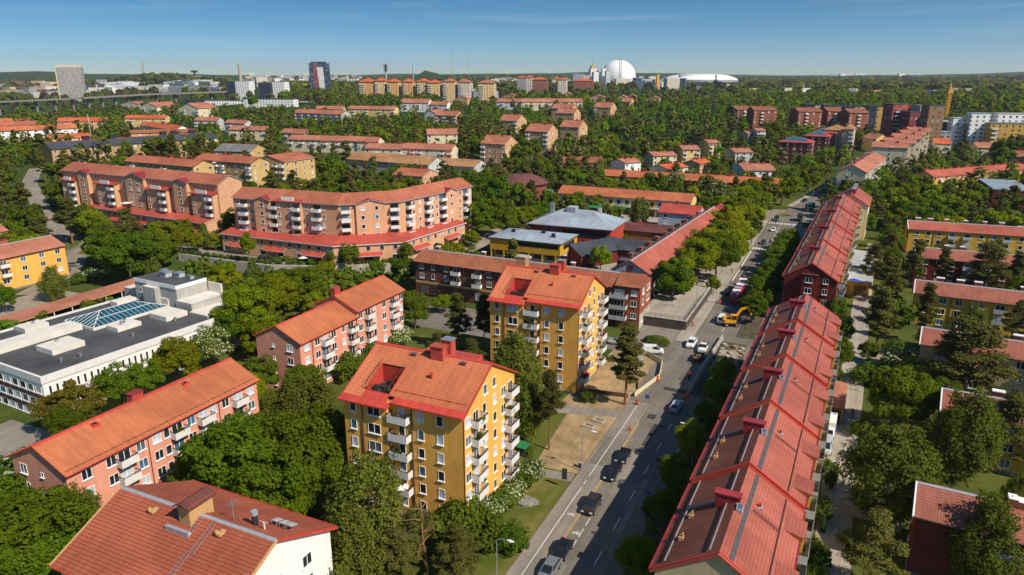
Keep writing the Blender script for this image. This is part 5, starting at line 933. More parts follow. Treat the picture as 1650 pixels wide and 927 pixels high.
# ------------------------------------------------------------------ houses between the centre and the sky-line
def view(L, Rr, z, z0, x, y, rise=0):
 yb = proj(x, y, z0)[1]; up = proj(x, y, z + rise)[1]; VIS.append((L[0] - 2, Rr[0] + 4, min(up, L[1]) - 1, L[1] + (yb - L[1]) * .78, math.hypot(x, y)))
def mid(label, L, Rr, h, d, rise, wm, rm, floors=3, lod=2, ns=3.8, seq='mbm', E=True, chim=None, cat='apartment building', group=None, trim='trim_brown', name='apartment_building', awn=None, hip=False, bm='balcony_white', z=None, maxw=None, chm='chimney_brick', over=.5, axis='x', rot=None):
 x, y, zz = on(*L, h) if z is None else (*at(*L, z + h), z + h)
 X, Y = at(*Rr, zz)
 if rot is not None:
  # keep the left corner and the bearing, slide the right corner along it until it meets its survey mark
  a = R(rot); best = None
  for k in range(4, 1600):
   q = proj(x + math.cos(a) * k * .1, y + math.sin(a) * k * .1, zz)
   e = abs(q[0] - Rr[0])
   if best is None or e < best[0]: best = (e, k * .1)
  X, Y = x + math.cos(a) * best[1], y + math.sin(a) * best[1]
 w = math.hypot(X - x, Y - y); rz = math.atan2(Y - y, X - x)
 if maxw: w = min(w, maxw)
 nx, ny = -math.sin(rz), math.cos(rz); cx, cy = x + math.cos(rz) * w / 2 + nx * d / 2, y + math.sin(rz) * w / 2 + ny * d / 2; z0 = zz - h; view(L, Rr, zz, z0, x, y, rise)
 S = evenly(w, max(2, int(w / ns)), seq); Ec = evenly(d, max(1, int(d / 4.5)), 'nm', 2.2) if E else None
 if hip:
  rng = random.Random(int(w * 100)); root = empty(name, (cx, cy, z0), rz, label, cat, group); foot(cx, cy, rz, w, d); walls(root, w, d, h, 0, wm, z0=-4); ro = hip_roof(root, w, d, h, rise, rm, over, trim)
  zs = [h - 1.45 - 2.9 * i for i in range(floors)]; facade(root, 'S', w, d, S, zs, 1, rng=rng); Ec and facade(root, 'E', w, d, Ec, zs, 1, rng=rng); facade(root, 'W', w, d, Ec, zs, 1, rng=rng) if Ec and cx > 60 else None
  return root, ro, w, d, h
 if chim is None: chim = [(-w * .28, .3), (w * .1, -.4), (w * .33, .3)] if w > 12 else [(0, .3)]
 root, ro = gbuild(name, label, cat, cx, cy, rz, w, d, h, rise, wm, rm, z0=z0, S=S, E=Ec, floors=floors, fh=2.85, lod=lod, trim=trim, group=group, chim=chim, chm=chm, awn=awn, bm=bm, axis=axis, over=over)
 return root, ro, w, d, h
TT, TO, TV, TB = 'tile_terracotta', 'tile_orange', 'tile_vivid', 'tile_tan'
# behind the peach blocks
mid('tan block with low red roof and white awnings, left of the tan gabled tower', (200, 259.4), (311, 261), 14.5, 11, 2.2, 'tan_plaster', 'tile_salmon', 5, 1, 4.2, 'nbmnn', awn=('white_paint', .5), rot=-3, chim=[(2, 0)])
mid('tan block with low red roof, directly joined to the tan gabled tower', (313, 256.5), (404, 258.5), 15.5, 11, 2.2, 'tan_plaster', 'tile_salmon', 5, 1, 4.2, 'nmnbb', awn=('white_paint', .5), rot=-3, chim=[(-4, 0)])
mid('tan tower block with white-edged gable and paired balconies behind the curved peach block', (407.8, 258), (457.5, 260.5), 18.3, 22, 2.6, 'tan_plaster', 'tile_salmon', 6, 1, 3.6, 'bbn', axis='y', trim='trim_grey', rot=0, chim=[(2, 0)])
mid('small peach house with red roof peeping over the curved block', (633, 281), (681, 284), 11.5, 14, 2.4, 'peach_plaster', 'tile_salmon', 3, 1, 4.5, 'nmm', rot=0, trim='trim_grey', chim=[(3, 0)])
mid('low hall with long tan roof behind the trees of the curved block', (559, 256), (690, 265.5), 6, 16, 3.4, 'grey_plaster', TB, 1, 2, 8, 'mm', rot=-6, chim=[(16, 1)], name='school_hall', cat='hall')
mid('shorter hall with tan roof, right of the long tan-roofed one', (694, 264.5), (764, 268), 6, 15, 3.0, 'grey_plaster', TB, 1, 2, 8, 'mm', rot=-3, chim=[], name='school_hall', cat='hall')
# yellow-brick school
r_, ro, w, d, h = mid('long yellow brick school with dark sheet roof and a double row of white windows', (82.4, 240.6), (351, 222), 11, 14, 3.0, 'yellow_brick', 'metal_dark', 3, 1, 3.6, 'mmmmmm', chim=[], trim='trim_dark', name='school_building', cat='school')
for u in (-.28, -.13, .18, .25, .37): chimney(ro, u * w, .8, h + 2.8, 3.2, 2.2, 2.2, 'trim_dark', 'trim_dark')
mid('tan gymnasium with olive-grey roof at the end of the yellow brick school', (345, 243), (402, 248), 8, 17, 3.2, 'tan_plaster', 'felt_grey', 2, 1, 6, 'mm', chim=[], name='gymnasium', cat='hall', rot=10)
# left flank, from the edge inwards
mid('long cream row house with bright orange roof at the left edge', (0, 211.5), (124, 206.5), 8, 10, 3, 'white_plaster', TO, 3, 2, 5, 'mbm', trim='trim_dark')
mid('orange-roofed row house showing above the long one at the left edge', (0, 203), (62, 200), 8, 10, 2.6, 'peach_plaster', 'tile_salmon', 2, 2, 5)
mid('farther orange-roofed house at the left edge, with a plain ridge', (0, 196.5), (47, 195.5), 8, 10, 2.6, 'cream_plaster', TO, 2, 2, 5)
mid('low row with vivid orange-red roof in front of the white flagpole', (77.6, 224), (145.5, 221), 5, 9, 2.6, 'cream_plaster', TV, 1, 2, 5)
mid('pinkish row house with orange-red roof behind the white flagpole', (92, 196), (172, 195), 8, 10, 3.0, 'peach_plaster', TV, 2, 2, 5)
mid('yellow house with orange-red roof above the white-gabled red hall', (200, 190.6), (266, 191), 8.5, 10, 2.6, 'pale_yellow_plaster', TV, 3, 2, 5, 'mbm')
mid('hall with vivid red roof and white gable behind the yellow brick school', (225, 202), (282, 207.5), 6, 12, 3.0, 'white_plaster', TV, 1, 2, 4, rot=-20, name='sports_hall', cat='hall')
mid('low house with long brown roof just above the dark school roof', (206, 215), (320, 212.5), 5.5, 9, 2.0, 'tan_plaster', 'tile_brown', 1, 2, 6)
mid('cream house with pink gable roof beneath the motorway bridge', (193, 167.5), (224, 168), 10, 22, 4, 'cream_plaster', TT, 3, 2, 4.5, axis='y', rot=0)
mid('larger cream house with long red rake below the motorway bridge', (225, 172), (252, 172.5), 12, 34, 5, 'cream_plaster', TT, 4, 2, 4.5, axis='y', rot=2)
mid('cream house with red roof, half hidden by pines right of the larger one', (287, 174.5), (319, 175.5), 13, 26, 5, 'cream_plaster', TT, 4, 2, 4.5, axis='y', rot=2)
mid('grey-white house with terracotta roof among pines left of the grey four-storey block', (312.7, 194), (350, 194.5), 9, 10, 2.6, 'grey_plaster', TT, 3, 2, 4.5, 'bmb', group='terracotta houses among the pines')
mid('terracotta-roofed house with a dark window strip among the pines', (361, 198), (394, 199), 8, 10, 2.4, 'grey_plaster', TT, 2, 2, 4.5, 'mbm')
mid('terracotta-roofed row above the round green trees on the left slope', (368, 209), (430, 210), 8, 10, 2.5, 'cream_plaster', TT, 2, 2, 4, 'mbm')
mid('short terracotta roof continuing that row to the right', (451, 213.5), (491, 215.5), 8, 10, 2.5, 'cream_plaster', TT, 2, 2, 4)
mid('grey four-storey block with red awnings and pale end wall', (473.3, 181.5), (549.7, 184.5), 12.5, 12, 3.0, 'grey_plaster', TT, 4, 1, 4.2, 'bmbn', awn=('trim_red', .8))
mid('terracotta row with many chimneys behind the grey four-storey block', (509, 175.5), (553, 175.5), 9, 11, 2.6, 'cream_plaster', TT, 2, 2, 4.5, chim=[(-14, .3), (-7, .3), (0, .3), (7, .3), (14, .3)])
mid('terracotta row ending in a yellow gable', (560, 175.5), (635.5, 176.5), 10, 11, 2.8, 'pale_yellow_plaster', TT, 3, 2, 4.5, 'mbm', chim=[(-24, .3), (-14, .3), (-4, .3), (6, .3), (16, .3)])
mid('long low terracotta row in the middle of the wooded slope', (464, 224.5), (575, 227.5), 8, 10, 2.5, 'cream_plaster', TT, 2, 2, 4, 'bmbm', awn=('trim_red', .5))
mid('terracotta row joined on to the right, above the round maples', (575, 227.8), (607, 228.8), 8, 10, 2.5, 'cream_plaster', TT, 2, 2, 4, chim=[(-6, .3), (2, .3)])
mid('low red-roofed row left of the cream house with awnings', (588, 239), (647, 240.5), 8.5, 10, 2.5, 'cream_plaster', TT, 2, 2, 4, chim=[(-14, .3), (-6, .3), (2, .3), (10, .3)])
mid('cream three-storey house with red awnings over its balconies, above the tan halls', (648, 239), (728, 241.5), 10, 10, 2.6, 'cream_plaster', TT, 3, 1, 4, 'nbbm', awn=('trim_red', .8))
mid('grey gabled wing left of the tall terracotta block in the wood', (684, 183), (702, 184.5), 11, 22, 3.2, 'grey_plaster', TT, 4, 2, 5, axis='y', rot=4)
mid('tall terracotta-roofed block with corner balconies in the wood, beside the grey gabled wing', (700, 185.5), (735, 187), 12, 13, 3.6, 'salmon_tan', TT, 4, 1, 4, 'bmb', rot=-4)
mid('low terracotta house below that tall block, with a yellow tree in front', (688.5, 216.7), (737, 216), 8, 11, 3.4, 'cream_plaster', TT, 2, 2, 4.5)
mid('white house with terracotta roof and grey gable under the orange high-rises', (645, 165.5), (690, 166), 10, 13, 4, 'white_plaster', TT, 3, 2, 4.5)
mid('white terracotta-roofed house right of the one with the grey gable', (692, 168.5), (720, 169), 9, 11, 3.2, 'white_plaster', TT, 2, 2, 4.5)
# five point blocks on the wooded hill
PB = dict(group='terracotta point blocks on the wooded hill')
mid('nearest point block of the wooded hill, terracotta roof, beside the dark wood edge', (774.3, 230.6), (813.3, 231.8), 13.2, 16, 4.2, 'salmon_tan', TT, 4, 1, 3.4, 'bnnm', rot=-3, chim=[(-3, .3), (3, -1)], **PB)
mid('point block upper left of the nearest one, tall lit end wall with two balconies', (804, 194), (832.7, 194.5), 14, 17, 4.2, 'salmon_tan', TT, 4, 1, 3.6, 'nmnb', rot=-3, chim=[(-3, .3), (3, -1)], **PB)
mid('point block in the middle of the five, broad tree crown against its front', (846.7, 211), (882.4, 212.4), 13.2, 16, 4.2, 'salmon_tan', TT, 4, 1, 3.6, 'bmnb', rot=-3, chim=[(-3, .3), (3, -1)], **PB)
mid('rightmost of the five point blocks, with balconies on its lit end', (902, 204), (933, 206), 13.2, 16, 4.2, 'salmon_tan', TT, 4, 1, 3.6, 'nmnm', rot=-3, chim=[(-3, .3), (3, -1)], **PB)
mid('point block behind the rightmost one, roof nearly touching the row above', (896, 182), (925, 184.5), 13, 16, 4.2, 'salmon_tan', TT, 3, 1, 3.6, 'nmnm', rot=-3, chim=[(-3, .3), (3, -1)], **PB)
mid('small terracotta block directly behind that one', (888.5, 174.5), (921, 175.5), 13, 15, 4, 'salmon_tan', TT, 3, 2, 3.6, 'nm', rot=-3)
mid('tan block with terracotta roof standing alone right of the hilltop row', (956.7, 172.7), (984, 174), 13.5, 17, 4.4, 'salmon_tan', TT, 4, 1, 3.8, 'bnmn', rot=-3)
mid('small terracotta block half hidden right of the lone tan block', (1002, 164), (1016, 164.5), 11, 14, 4, 'salmon_tan', TT, 3, 2, 4, rot=-3)
mid('white house with terracotta roof at the left end of the hilltop row', (800, 164), (839, 164.5), 9, 12, 3.4, 'white_plaster', TT, 2, 2, 5)
mid('long terracotta hilltop row with pale end wall', (840, 164.5), (938.8, 164.5), 10, 12, 3.6, 'cream_plaster', TT, 3, 2, 5, 'mbm', chim=[(-50, .3), (-30, .3), (-10, .3), (12, .3), (32, .3), (52, .3)])
for i, (L, Rr, hh, lab) in enumerate([((717, 157.5), (737, 158), 8, 'tan gabled house in front of the grey-blue slab, left one of a pair'), ((733, 159), (753, 159.5), 8, 'tan gabled house in front of the grey-blue slab, right one of a pair'), ((768, 156), (787, 156.5), 8, 'tan gabled house right of the grey-blue slab'), ((810, 155), (832, 155.5), 7, 'broad tan gable at the wood edge below the brick tower blocks'), ((949, 157), (974, 157.5), 8, 'tan gabled house left of the white dome, among trees'), ((994, 157), (1009, 157.5), 7, 'tan gabled house below the white dome, left of two'), ((1008, 155.5), (1024, 156), 7, 'tan gabled house below the white dome, right of two'), ((1042, 159), (1062, 160), 8, 'tan gabled house below the yellow sign tower'), ((908, 152), (919, 152.5), 7, 'small tan gabled house right of the crimson roofs')]):
 mid(lab, L, Rr, hh, 14, 3.6, 'salmon_tan', TT, 2, 2, 5, axis='y', rot=3, E=False, chim=[(0, 0)], group='tan gabled houses below the sky-line')
# houses on the right of the wooded hill
KN = dict(group='gabled houses stepping down to the street')
def ngab(label, g0, g1, e1, h, rise, wm, rm, floors, seq, cz=None, **k):
 "gable towards the camera from g0 to g1, lit long side ends at mark e1"
 x, y, z = on(*g0, h) if cz is None else (*at(*g0, cz + h), cz + h)
 X, Y = at(*g1, z); w = math.hypot(X - x, Y - y); rz = math.atan2(Y - y, X - x); best = None
 for i in range(30, 900):
  q = proj(X - math.sin(rz) * i * .1, Y + math.cos(rz) * i * .1, z); e = abs(q[0] - e1[0])
  if best is None or e < best[0]: best = (e, i * .1)
 d = best[1]; cx, cy = (x + X) / 2 - math.sin(rz) * d / 2, (y + Y) / 2 + math.cos(rz) * d / 2; view(g0, e1, z, z - h, x, y, rise)
 root, ro = gbuild('apartment_building', label, 'apartment building', cx, cy, rz, w, d, h, rise, wm, rm, z0=z - h, axis='y', S=[(0, 'n')], E=evenly(d, max(3, int(d / 3.6)), seq), floors=floors, fh=2.85, lod=1, chim=[(-d * .3, .6), (-d * .1, -.6), (d * .12, .6), (d * .3, -.6)], trim='trim_dark', chm=k.get('chm', 'trim_dark'), group=k.get('group'))
ngab('white house with bluish gable and row of dark chimneys, left end of the stepped houses', (984, 260), (1007.3, 263.3), (1032.7, 256), 9.5, 2, 'white_plaster', TT, 3, 'mbm', **KN)
ngab('cream house with dark chimneys behind the orange-roofed one', (1039, 248), (1053, 251.6), (1091, 244), 9, 2, 'cream_plaster', TT, 3, 'mmb', **KN)
ngab('yellow house with olive gable, uphill from the orange-roofed one', (1087, 236), (1100.5, 241.5), (1128.7, 234), 10, 2, 'pale_yellow_plaster', TT, 3, 'bmb', **KN)
ngab('yellow house with terracotta roof, farthest uphill of the stepped houses', (1126, 227.5), (1143, 231.3), (1161.5, 227), 9.5, 2, 'pale_yellow_plaster', TT, 3, 'bmb', **KN)
ngab('cream house with glowing orange roof and red chimney row', (1047, 269.5), (1076, 273), (1109, 263), 9, 2, 'cream_plaster', TV, 3, 'mbm', chm='chimney_red', **KN)
ngab('vivid orange-roofed house right behind the one with the red chimney row', (1100, 262), (1128, 264.5), (1147, 254), 7, 2, 'peach_plaster', TV, 2, 'mm', chm='chimney_red', **KN)
ngab('white house with turquoise balconies and terracotta roof left of the dark red solar block', (1180, 264), (1200, 275), (1252, 252.7), 9.5, 2.2, 'white_plaster', TT, 3, 'mbmb', chm='chimney_red', **KN)
ngab('house with low terracotta roof hidden in trees above the turquoise-balcony house', (1168, 241), (1185, 246), (1214, 230), 8.5, 2, 'grey_plaster', TT, 2, 'mb', **KN)
ngab('small cream house with terracotta roof at the edge of the wood', (1190, 214.5), (1206, 216), (1215, 214), 7, 2, 'cream_plaster', TT, 2, 'mm', **KN)
ngab('cream house with flat chimney-lined roof below the red brick slabs', (1208, 208), (1220, 211), (1234, 208), 9, 1.6, 'cream_plaster', TT, 3, 'bb', **KN)
# dark red solar blocks and cream towers
r_, ro, w, d, h = mid('dark red block with solar panels on its red hip roof, beside a tall spruce', (1254.5, 228.5), (1308, 232), 15, 15, 3.2, 'dark_red_plaster', 'metal_red', 5, 1, 4, 'nmm', hip=True, rot=-4)
def solar(ro, w, d, h, rise, n):
 k = rise / (d / 2 + .5); b = MB()
 for i in range(n):
  for j in range(3):
   y = -d / 2 + 1.5 + j * 1.9; x = -w / 2 + 3.2 + i * (w - 6.4) / n; sh = (1 - j * .0); z = lambda yy: h + (yy + d / 2 + .5) * k + .12
   if abs(x + .5) > w / 2 - (y + d / 2) - .4: continue
   b.slab([(x, y, z(y)), (x + 1.3, y, z(y)), (x + 1.3, y + 1.7, z(y + 1.7)), (x, y + 1.7, z(y + 1.7))], .06)
 b.build('solar_panels', ['glass_blue'], ro)
solar(ro, w, d, h, 3.2, 11)
for lab, L, Rr, hh in (('dark red solar-roofed block just behind the first, mostly hidden', (1296, 219), (1336, 222), 14), ('dark red solar-roofed block third in line, in front of the cream towers', (1308, 213.5), (1346, 216.5), 14)):
 r_, ro, w, d, h = mid(lab, L, Rr, hh, 15, 3.4, 'dark_red_plaster', 'metal_red', 4, 1, 4, 'nmm', hip=True, rot=-4); solar(ro, w, d, h, 3.4, 8)
mid('cream tower with tan hip roof behind the solar-roofed blocks', (1327, 209), (1364, 211), 16, 16, 3.4, 'beige_plaster', 'tile_tan', 5, 1, 5, 'nbn', hip=True, rot=-4)
mid('tall cream tower with tan hip roof and balconies, right of the similar one', (1358, 208), (1376, 209.5), 19, 16, 3.0, 'beige_plaster', 'tile_tan', 6, 1, 5, 'nbn', hip=True, rot=-4)
mid('house with clay roof and dormer dots behind the stepped orange roofs', (1390, 222), (1412, 224), 9, 12, 3, 'pale_yellow_plaster', TT, 2, 2, 4)
# red brick slabs in a row
for i, (L, Rr, lab) in enumerate([((1215, 178), (1253, 178.5), 'first red brick slab from the left, dark shaded side wing'), ((1287, 180), (1325.5, 180.5), 'second red brick slab, tallest lit front with white balconies'), ((1334.5, 179.5), (1368, 181), 'third red brick slab, roof stepped above its neighbour'), ((1369, 182), (1401, 183.5), 'fourth red brick slab, nearest the red tower blocks')]):
 r_, ro, w, d, h = mid(lab, L, Rr, 17, 18, 3.0, 'red_brick', 'tile_far_brown', 5, 1, 4.6, 'nbmnb', rot=27, group='red brick slabs in a row', chim=[(4, 2), (-6, 3)], trim='trim_dark', chm='trim_dark', E=False)
mid('red brick slab cut off behind the first one at the wood edge', (1188, 177), (1213, 176.5), 15, 16, 3, 'brown_brick', 'tile_far_brown', 5, 2, 5, 'nb', trim='trim_dark')
# ------------------------------------------------------------------ simple solids for far buildings
def block(name, label, cat, L, Rr, h, d, wm, rm='felt_grey', group=None, D=None, rot=None, extra=None, taper=None, hb=None):
 "flat-topped far building: top front corners at the two marks"
 if D is None: x, y, z = on(*L, h)
 else: x, y, z = dist(*L, D)
 hb = T(x, y) - 3 if hb is None else hb; rz = R(14 if rot is None else rot); best = None
 for k in range(8, 1600):
  e = abs(proj(x + math.cos(rz) * k * .1, y + math.sin(rz) * k * .1, z)[0] - Rr[0])
  if best is None or e < best[0]: best = (e, k * .1)
 w = best[1]; X, Y = x + math.cos(rz) * w, y + math.sin(rz) * w; view(L, Rr, z, hb, x, y)
 cx, cy = (x + X) / 2 - math.sin(rz) * d / 2, (y + Y) / 2 + math.cos(rz) * d / 2; foot(cx, cy, rz, w, d)
 root = empty(name, (cx, cy, 0), rz, label, cat, group); b = MB(); b.box(-w / 2, w / 2, -d / 2, d / 2, hb, z, skip='bt'); b.build('wall', [wm], root)
 b = MB(); b.box(-w / 2 - .2, w / 2 + .2, -d / 2 - .2, d / 2 + .2, z, z + .5); b.build('roof', [rm], root)
 return root, w, d, z, hb
GW = lambda n, *a, **k: gridwall(n, *a, **k)
gridwall('g_red', (0.42, 0.06, 0.035), pu=4); gridwall('g_dred', (0.22, 0.025, 0.03), pu=4); gridwall('g_brown', (0.20, 0.12, 0.05), pu=4, wu=.35); gridwall('g_white', (0.84, 0.83, 0.81), pu=4.2, wu=.36); gridwall('g_grey', (0.34, 0.34, 0.35), pu=3.6, wu=.4); gridwall('g_teal', (0.04, 0.11, 0.13), (.02, .03, .04), pu=4); gridwall('g_mustard', (0.55, 0.33, 0.06), pu=4.2, wu=.35)
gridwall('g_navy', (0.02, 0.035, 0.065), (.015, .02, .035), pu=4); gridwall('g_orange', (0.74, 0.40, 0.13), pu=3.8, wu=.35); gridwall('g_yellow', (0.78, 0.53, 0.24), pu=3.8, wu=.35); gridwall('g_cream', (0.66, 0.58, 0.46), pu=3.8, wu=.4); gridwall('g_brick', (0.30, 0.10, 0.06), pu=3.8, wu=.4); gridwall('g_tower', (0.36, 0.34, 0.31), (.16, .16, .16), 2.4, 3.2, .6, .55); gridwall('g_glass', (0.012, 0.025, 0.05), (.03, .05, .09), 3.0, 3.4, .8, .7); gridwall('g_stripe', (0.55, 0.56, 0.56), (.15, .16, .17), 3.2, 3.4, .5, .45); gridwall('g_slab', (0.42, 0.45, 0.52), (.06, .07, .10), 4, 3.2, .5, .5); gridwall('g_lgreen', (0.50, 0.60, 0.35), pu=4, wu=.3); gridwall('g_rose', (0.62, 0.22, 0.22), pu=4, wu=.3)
def balcs(root, side, w, d, u, zs, bw=4, m='balcony_white', bd=1.4):
 for z in zs: (x, y), rz = SIDE[side](u, w, d); place_balc(root, (x, y, z), rz, bw, bd, m, lod=2)
# new-build quarter on the right
r_, w, d, z, hb = block('apartment_tower', 'tall red tower with dark balcony niche, left of the crimson one with glass balconies', 'apartment tower', (1440, 168.5), (1468.5, 166), 27, 13, 'g_red', 'felt_dark', rot=30); b = MB(); b.box(-w * .36, w * .02, -d / 2 - .1, -d / 2 - .03, z - 21, z - 4.5); b.build('balcony_niche', ['trim_dark'], r_); balcs(r_, 'S', w, d, -w * .16, [z - 6 - 3 * i for i in range(5)], w * .4, 'balcony_grey')
r_, w, d, z, hb = block('apartment_tower', 'crimson tower with rounded glass balconies and a slanted white roof screen', 'apartment tower', (1467.5, 181), (1497, 180.5), 22, 12, 'g_dred', 'felt_dark', rot=30); balcs(r_, 'S', w, d, w * .24, [z - 4 - 3 * i for i in range(6)], w * .42, 'glass_mid', 2.4); b = MB(); b.box(w * .1, w * .42, -d / 2 + 2, d / 2, z + .5, z + 5); b.build('roof_house', ['sheet_pale'], r_)
r_, w, d, z, hb = block('apartment_tower', 'flat brown tower block standing behind the yellow crane', 'apartment tower', (1498, 171), (1524, 169.5), 30, 9, 'g_brown', 'metal_dark', rot=30)
for i, (L, Rr, g) in enumerate([((1314, 170), (1328, 170), 'g_lgreen'), ((1345, 172), (1358.5, 173), 'g_rose'), ((1378, 173), (1393.5, 174), 'g_yellow'), ((1414, 172.5), (1426, 173), 'g_mustard')]):
 nm = ('pale green', 'rose pink', 'yellow', 'mustard')[i]
 r_, w, d, z, hb = block('apartment_building', f'black slab with {nm} end wall behind the red brick slabs', 'apartment building', L, Rr, 20, 14, g, 'metal_dark', 'black slabs with coloured ends'); b = MB(); b.box(-w / 2 - w * 1.1, -w / 2 - .05, -d / 2 - .0, d / 2, hb, z + 1.0); b.build('dark_wing', ['g_navy'], r_)
for i, (L, Rr, hh) in enumerate([((1461, 212), (1499, 214), 16), ((1450, 217), (1492, 219), 15), ((1437, 222.5), (1485, 224.5), 15), ((1422, 229.5), (1476, 231.5), 15), ((1405, 236.7), (1464, 240), 15)]):
 mid(('rearmost', 'second rearmost', 'middle', 'second', 'nearest')[i] + ' of the five stepped cream blocks with clay-orange roofs', L, Rr, hh, 17, 2.6, 'cream_plaster', TT, 5, 1, 6, 'nm', group='stepped clay-roofed blocks', rot=-2, chim=[(-5, 1, (3, 1.6, 1.4)), (4, -1, (1.5, 1, 1.2))], chm='chimney_red')
block('apartment_building', 'low blue-grey block at the foot of the yellow crane', 'apartment building', (1498.5, 213), (1533, 213), 10, 16, 'g_grey', 'sheet_pale')
r_, w, d, z, hb = block('apartment_building', 'teal-sided white terraced block right of the crane', 'apartment building', (1527, 198), (1547, 199), 14, 30, 'g_teal', 'sheet_pale')
block('apartment_building', 'white terrace step above the teal-sided block', 'apartment building', (1537, 191), (1564, 190), 19, 10, 'g_white', 'sheet_pale', 'white terraced blocks of the new quarter')
block('apartment_building', 'white five-storey block crowning the terraces', 'apartment building', (1566, 183.5), (1597.5, 182.5), 23, 10, 'g_white', 'metal_grey', 'white terraced blocks of the new quarter')
r_, w, d, z, hb = block('apartment_building', 'grey block with dark red window niches in front of the white terraces', 'apartment building', (1549, 205.5), (1592, 205.5), 13, 16, 'g_grey', 'felt_grey'); b = MB(); b.box(-w * .4, w * .3, -d / 2 + 2, d / 2, z + .5, z + 2.6); b.build('roof_store', ['timber'], r_)
for i in range(3):
 for j in range(4): b = MB(); x = -w * .4 + j * w * .24; b.box(x, x + 1.8, -d / 2 - .08, -d / 2 - .02, z - 3.4 - i * 3.2, z - 1.4 - i * 3.2); b.build('window', ['dark_red_plaster'], r_)
r_, w, d, z, hb = block('apartment_building', 'long mustard block with white balconies at the right edge', 'apartment building', (1597, 199.5), (1660, 199.5), 17, 16, 'g_mustard', 'felt_grey'); balcs(r_, 'S', w, d, -w * .38, [z - 4 - 3 * i for i in range(4)], w * .16)
block('apartment_building', 'white block with blue-grey roof behind the mustard one', 'apartment building', (1609, 184), (1660, 183), 22, 12, 'g_white', 'sheet_pale', 'white terraced blocks of the new quarter')
mid('tan house with dotted clay roof in front of the grey and mustard blocks', (1575, 238), (1604, 235), 8, 14, 3, 'cream_plaster', TT, 2, 2, 4, rot=14, chim=[(-4, 0), (0, 0), (4, 0)])
mid('small house with bright orange roof in front of the low blue-grey block', (1507, 231), (1533, 229), 7, 12, 3, 'cream_plaster', TV, 2, 2, 4, rot=10)
mid('brown house end at the right edge below the mustard block', (1632, 252), (1665, 252), 8, 14, 3, 'tan_plaster', 'tile_brown', 2, 2, 5, rot=0)
# long pink-roofed terrace at the right edge
r_, ro, w, d, h = mid('long orange-yellow block with salmon roof and chimney row at the right edge', (1504.5, 285), (1660, 272.5), 9.6, 11, 2.6, 'orange_plaster', 'tile_red', 3, 1, 4.2, 'mbmm', chim=[(-40 + i * 6.5, .5, (2.2, .9, 1.1)) for i in range(15)], rot=None, trim='metal_red', chm='chimney_red')
r_, w, d, z, hb = block('sports_hall', 'dark modern hall with pale flat roof edge at the right edge', 'hall', (1601, 306), (1665, 312), 9, 40, 'dark_brick_wall', 'metal_grey', rot=2); b = MB(); b.box(-w / 2 + 6, -w / 2 + 11, -d / 2 - .1, -d / 2 - .02, hb + 4, z - 1.2); b.build('window', ['glass_teal'], r_)
# tower crane
x, y, z = on(1520, 211, 0); top = 0
for k in range(900):
 if proj(x, y, z + k * .1)[1] <= 150: top = k * .1; break
root = empty('tower_crane', (x, y, z), R(20), 'yellow lattice tower crane rising over the new blocks on the right', 'crane'); b = MB(); s = 1.1
for dx in (-s, s):
 for dy in (-s, s): b.beam((dx, dy, 0), (dx, dy, top), .34, .34)
n_ = int(top / 2.4)
for i in range(n_):
 z0, z1 = i * top / n_, (i + 1) * top / n_
 for a, c in (((-s, -s), (s, -s)), ((s, -s), (s, s)), ((s, s), (-s, s)), ((-s, s), (-s, -s))): b.beam((*a, z0), (*c, z1), .2, .2); b.beam((*a, z1), (*c, z1), .2, .2)
b.build('mast', ['crane_yellow'], root); b = MB(); b.box(-1.9, 1.9, -1.9, 1.9, top, top + 2.6); b.box(-2.6, -1.0, -2.6, -1.2, top - .8, top + 2.0); b.tube((0, 0, top + 2.6), (0, 0, top + 8), 1.1, .3, 6); b.build('cab', ['crane_yellow'], root)
b = MB(); dv = Vector((x, y)).normalized(); ca, sa = math.cos(R(-20)), math.sin(R(-20)); dl = (dv.x * ca - dv.y * sa, dv.x * sa + dv.y * ca)
for o in (-.7, .7):
 p = (-dl[1] * o, dl[0] * o); b.beam((p[0], p[1], top + 2.8), (p[0] + dl[0] * 38, p[1] + dl[1] * 38, top + 2.8), .25, .25); b.beam((p[0], p[1], top + 2.8), (p[0] - dl[0] * 12, p[1] - dl[1] * 12, top + 2.8), .3, .3)
b.beam((0, 0, top + 4.4), (dl[0] * 38, dl[1] * 38, top + 4.2), .25, .25)
for i in range(19):
 t = i * 2
 for o in (-.7, .7): b.beam((-dl[1] * o + dl[0] * t, dl[0] * o + dl[1] * t, top + 2.8), (dl[0] * (t + 1), dl[1] * (t + 1), top + 4.3), .15, .15)
b.box(-dl[0] * 11 - 1.5, -dl[0] * 11 + 1.5, -dl[1] * 11 - 1.5, -dl[1] * 11 + 1.5, top + .6, top + 2.7); b.build('jib', ['crane_yellow'], root)
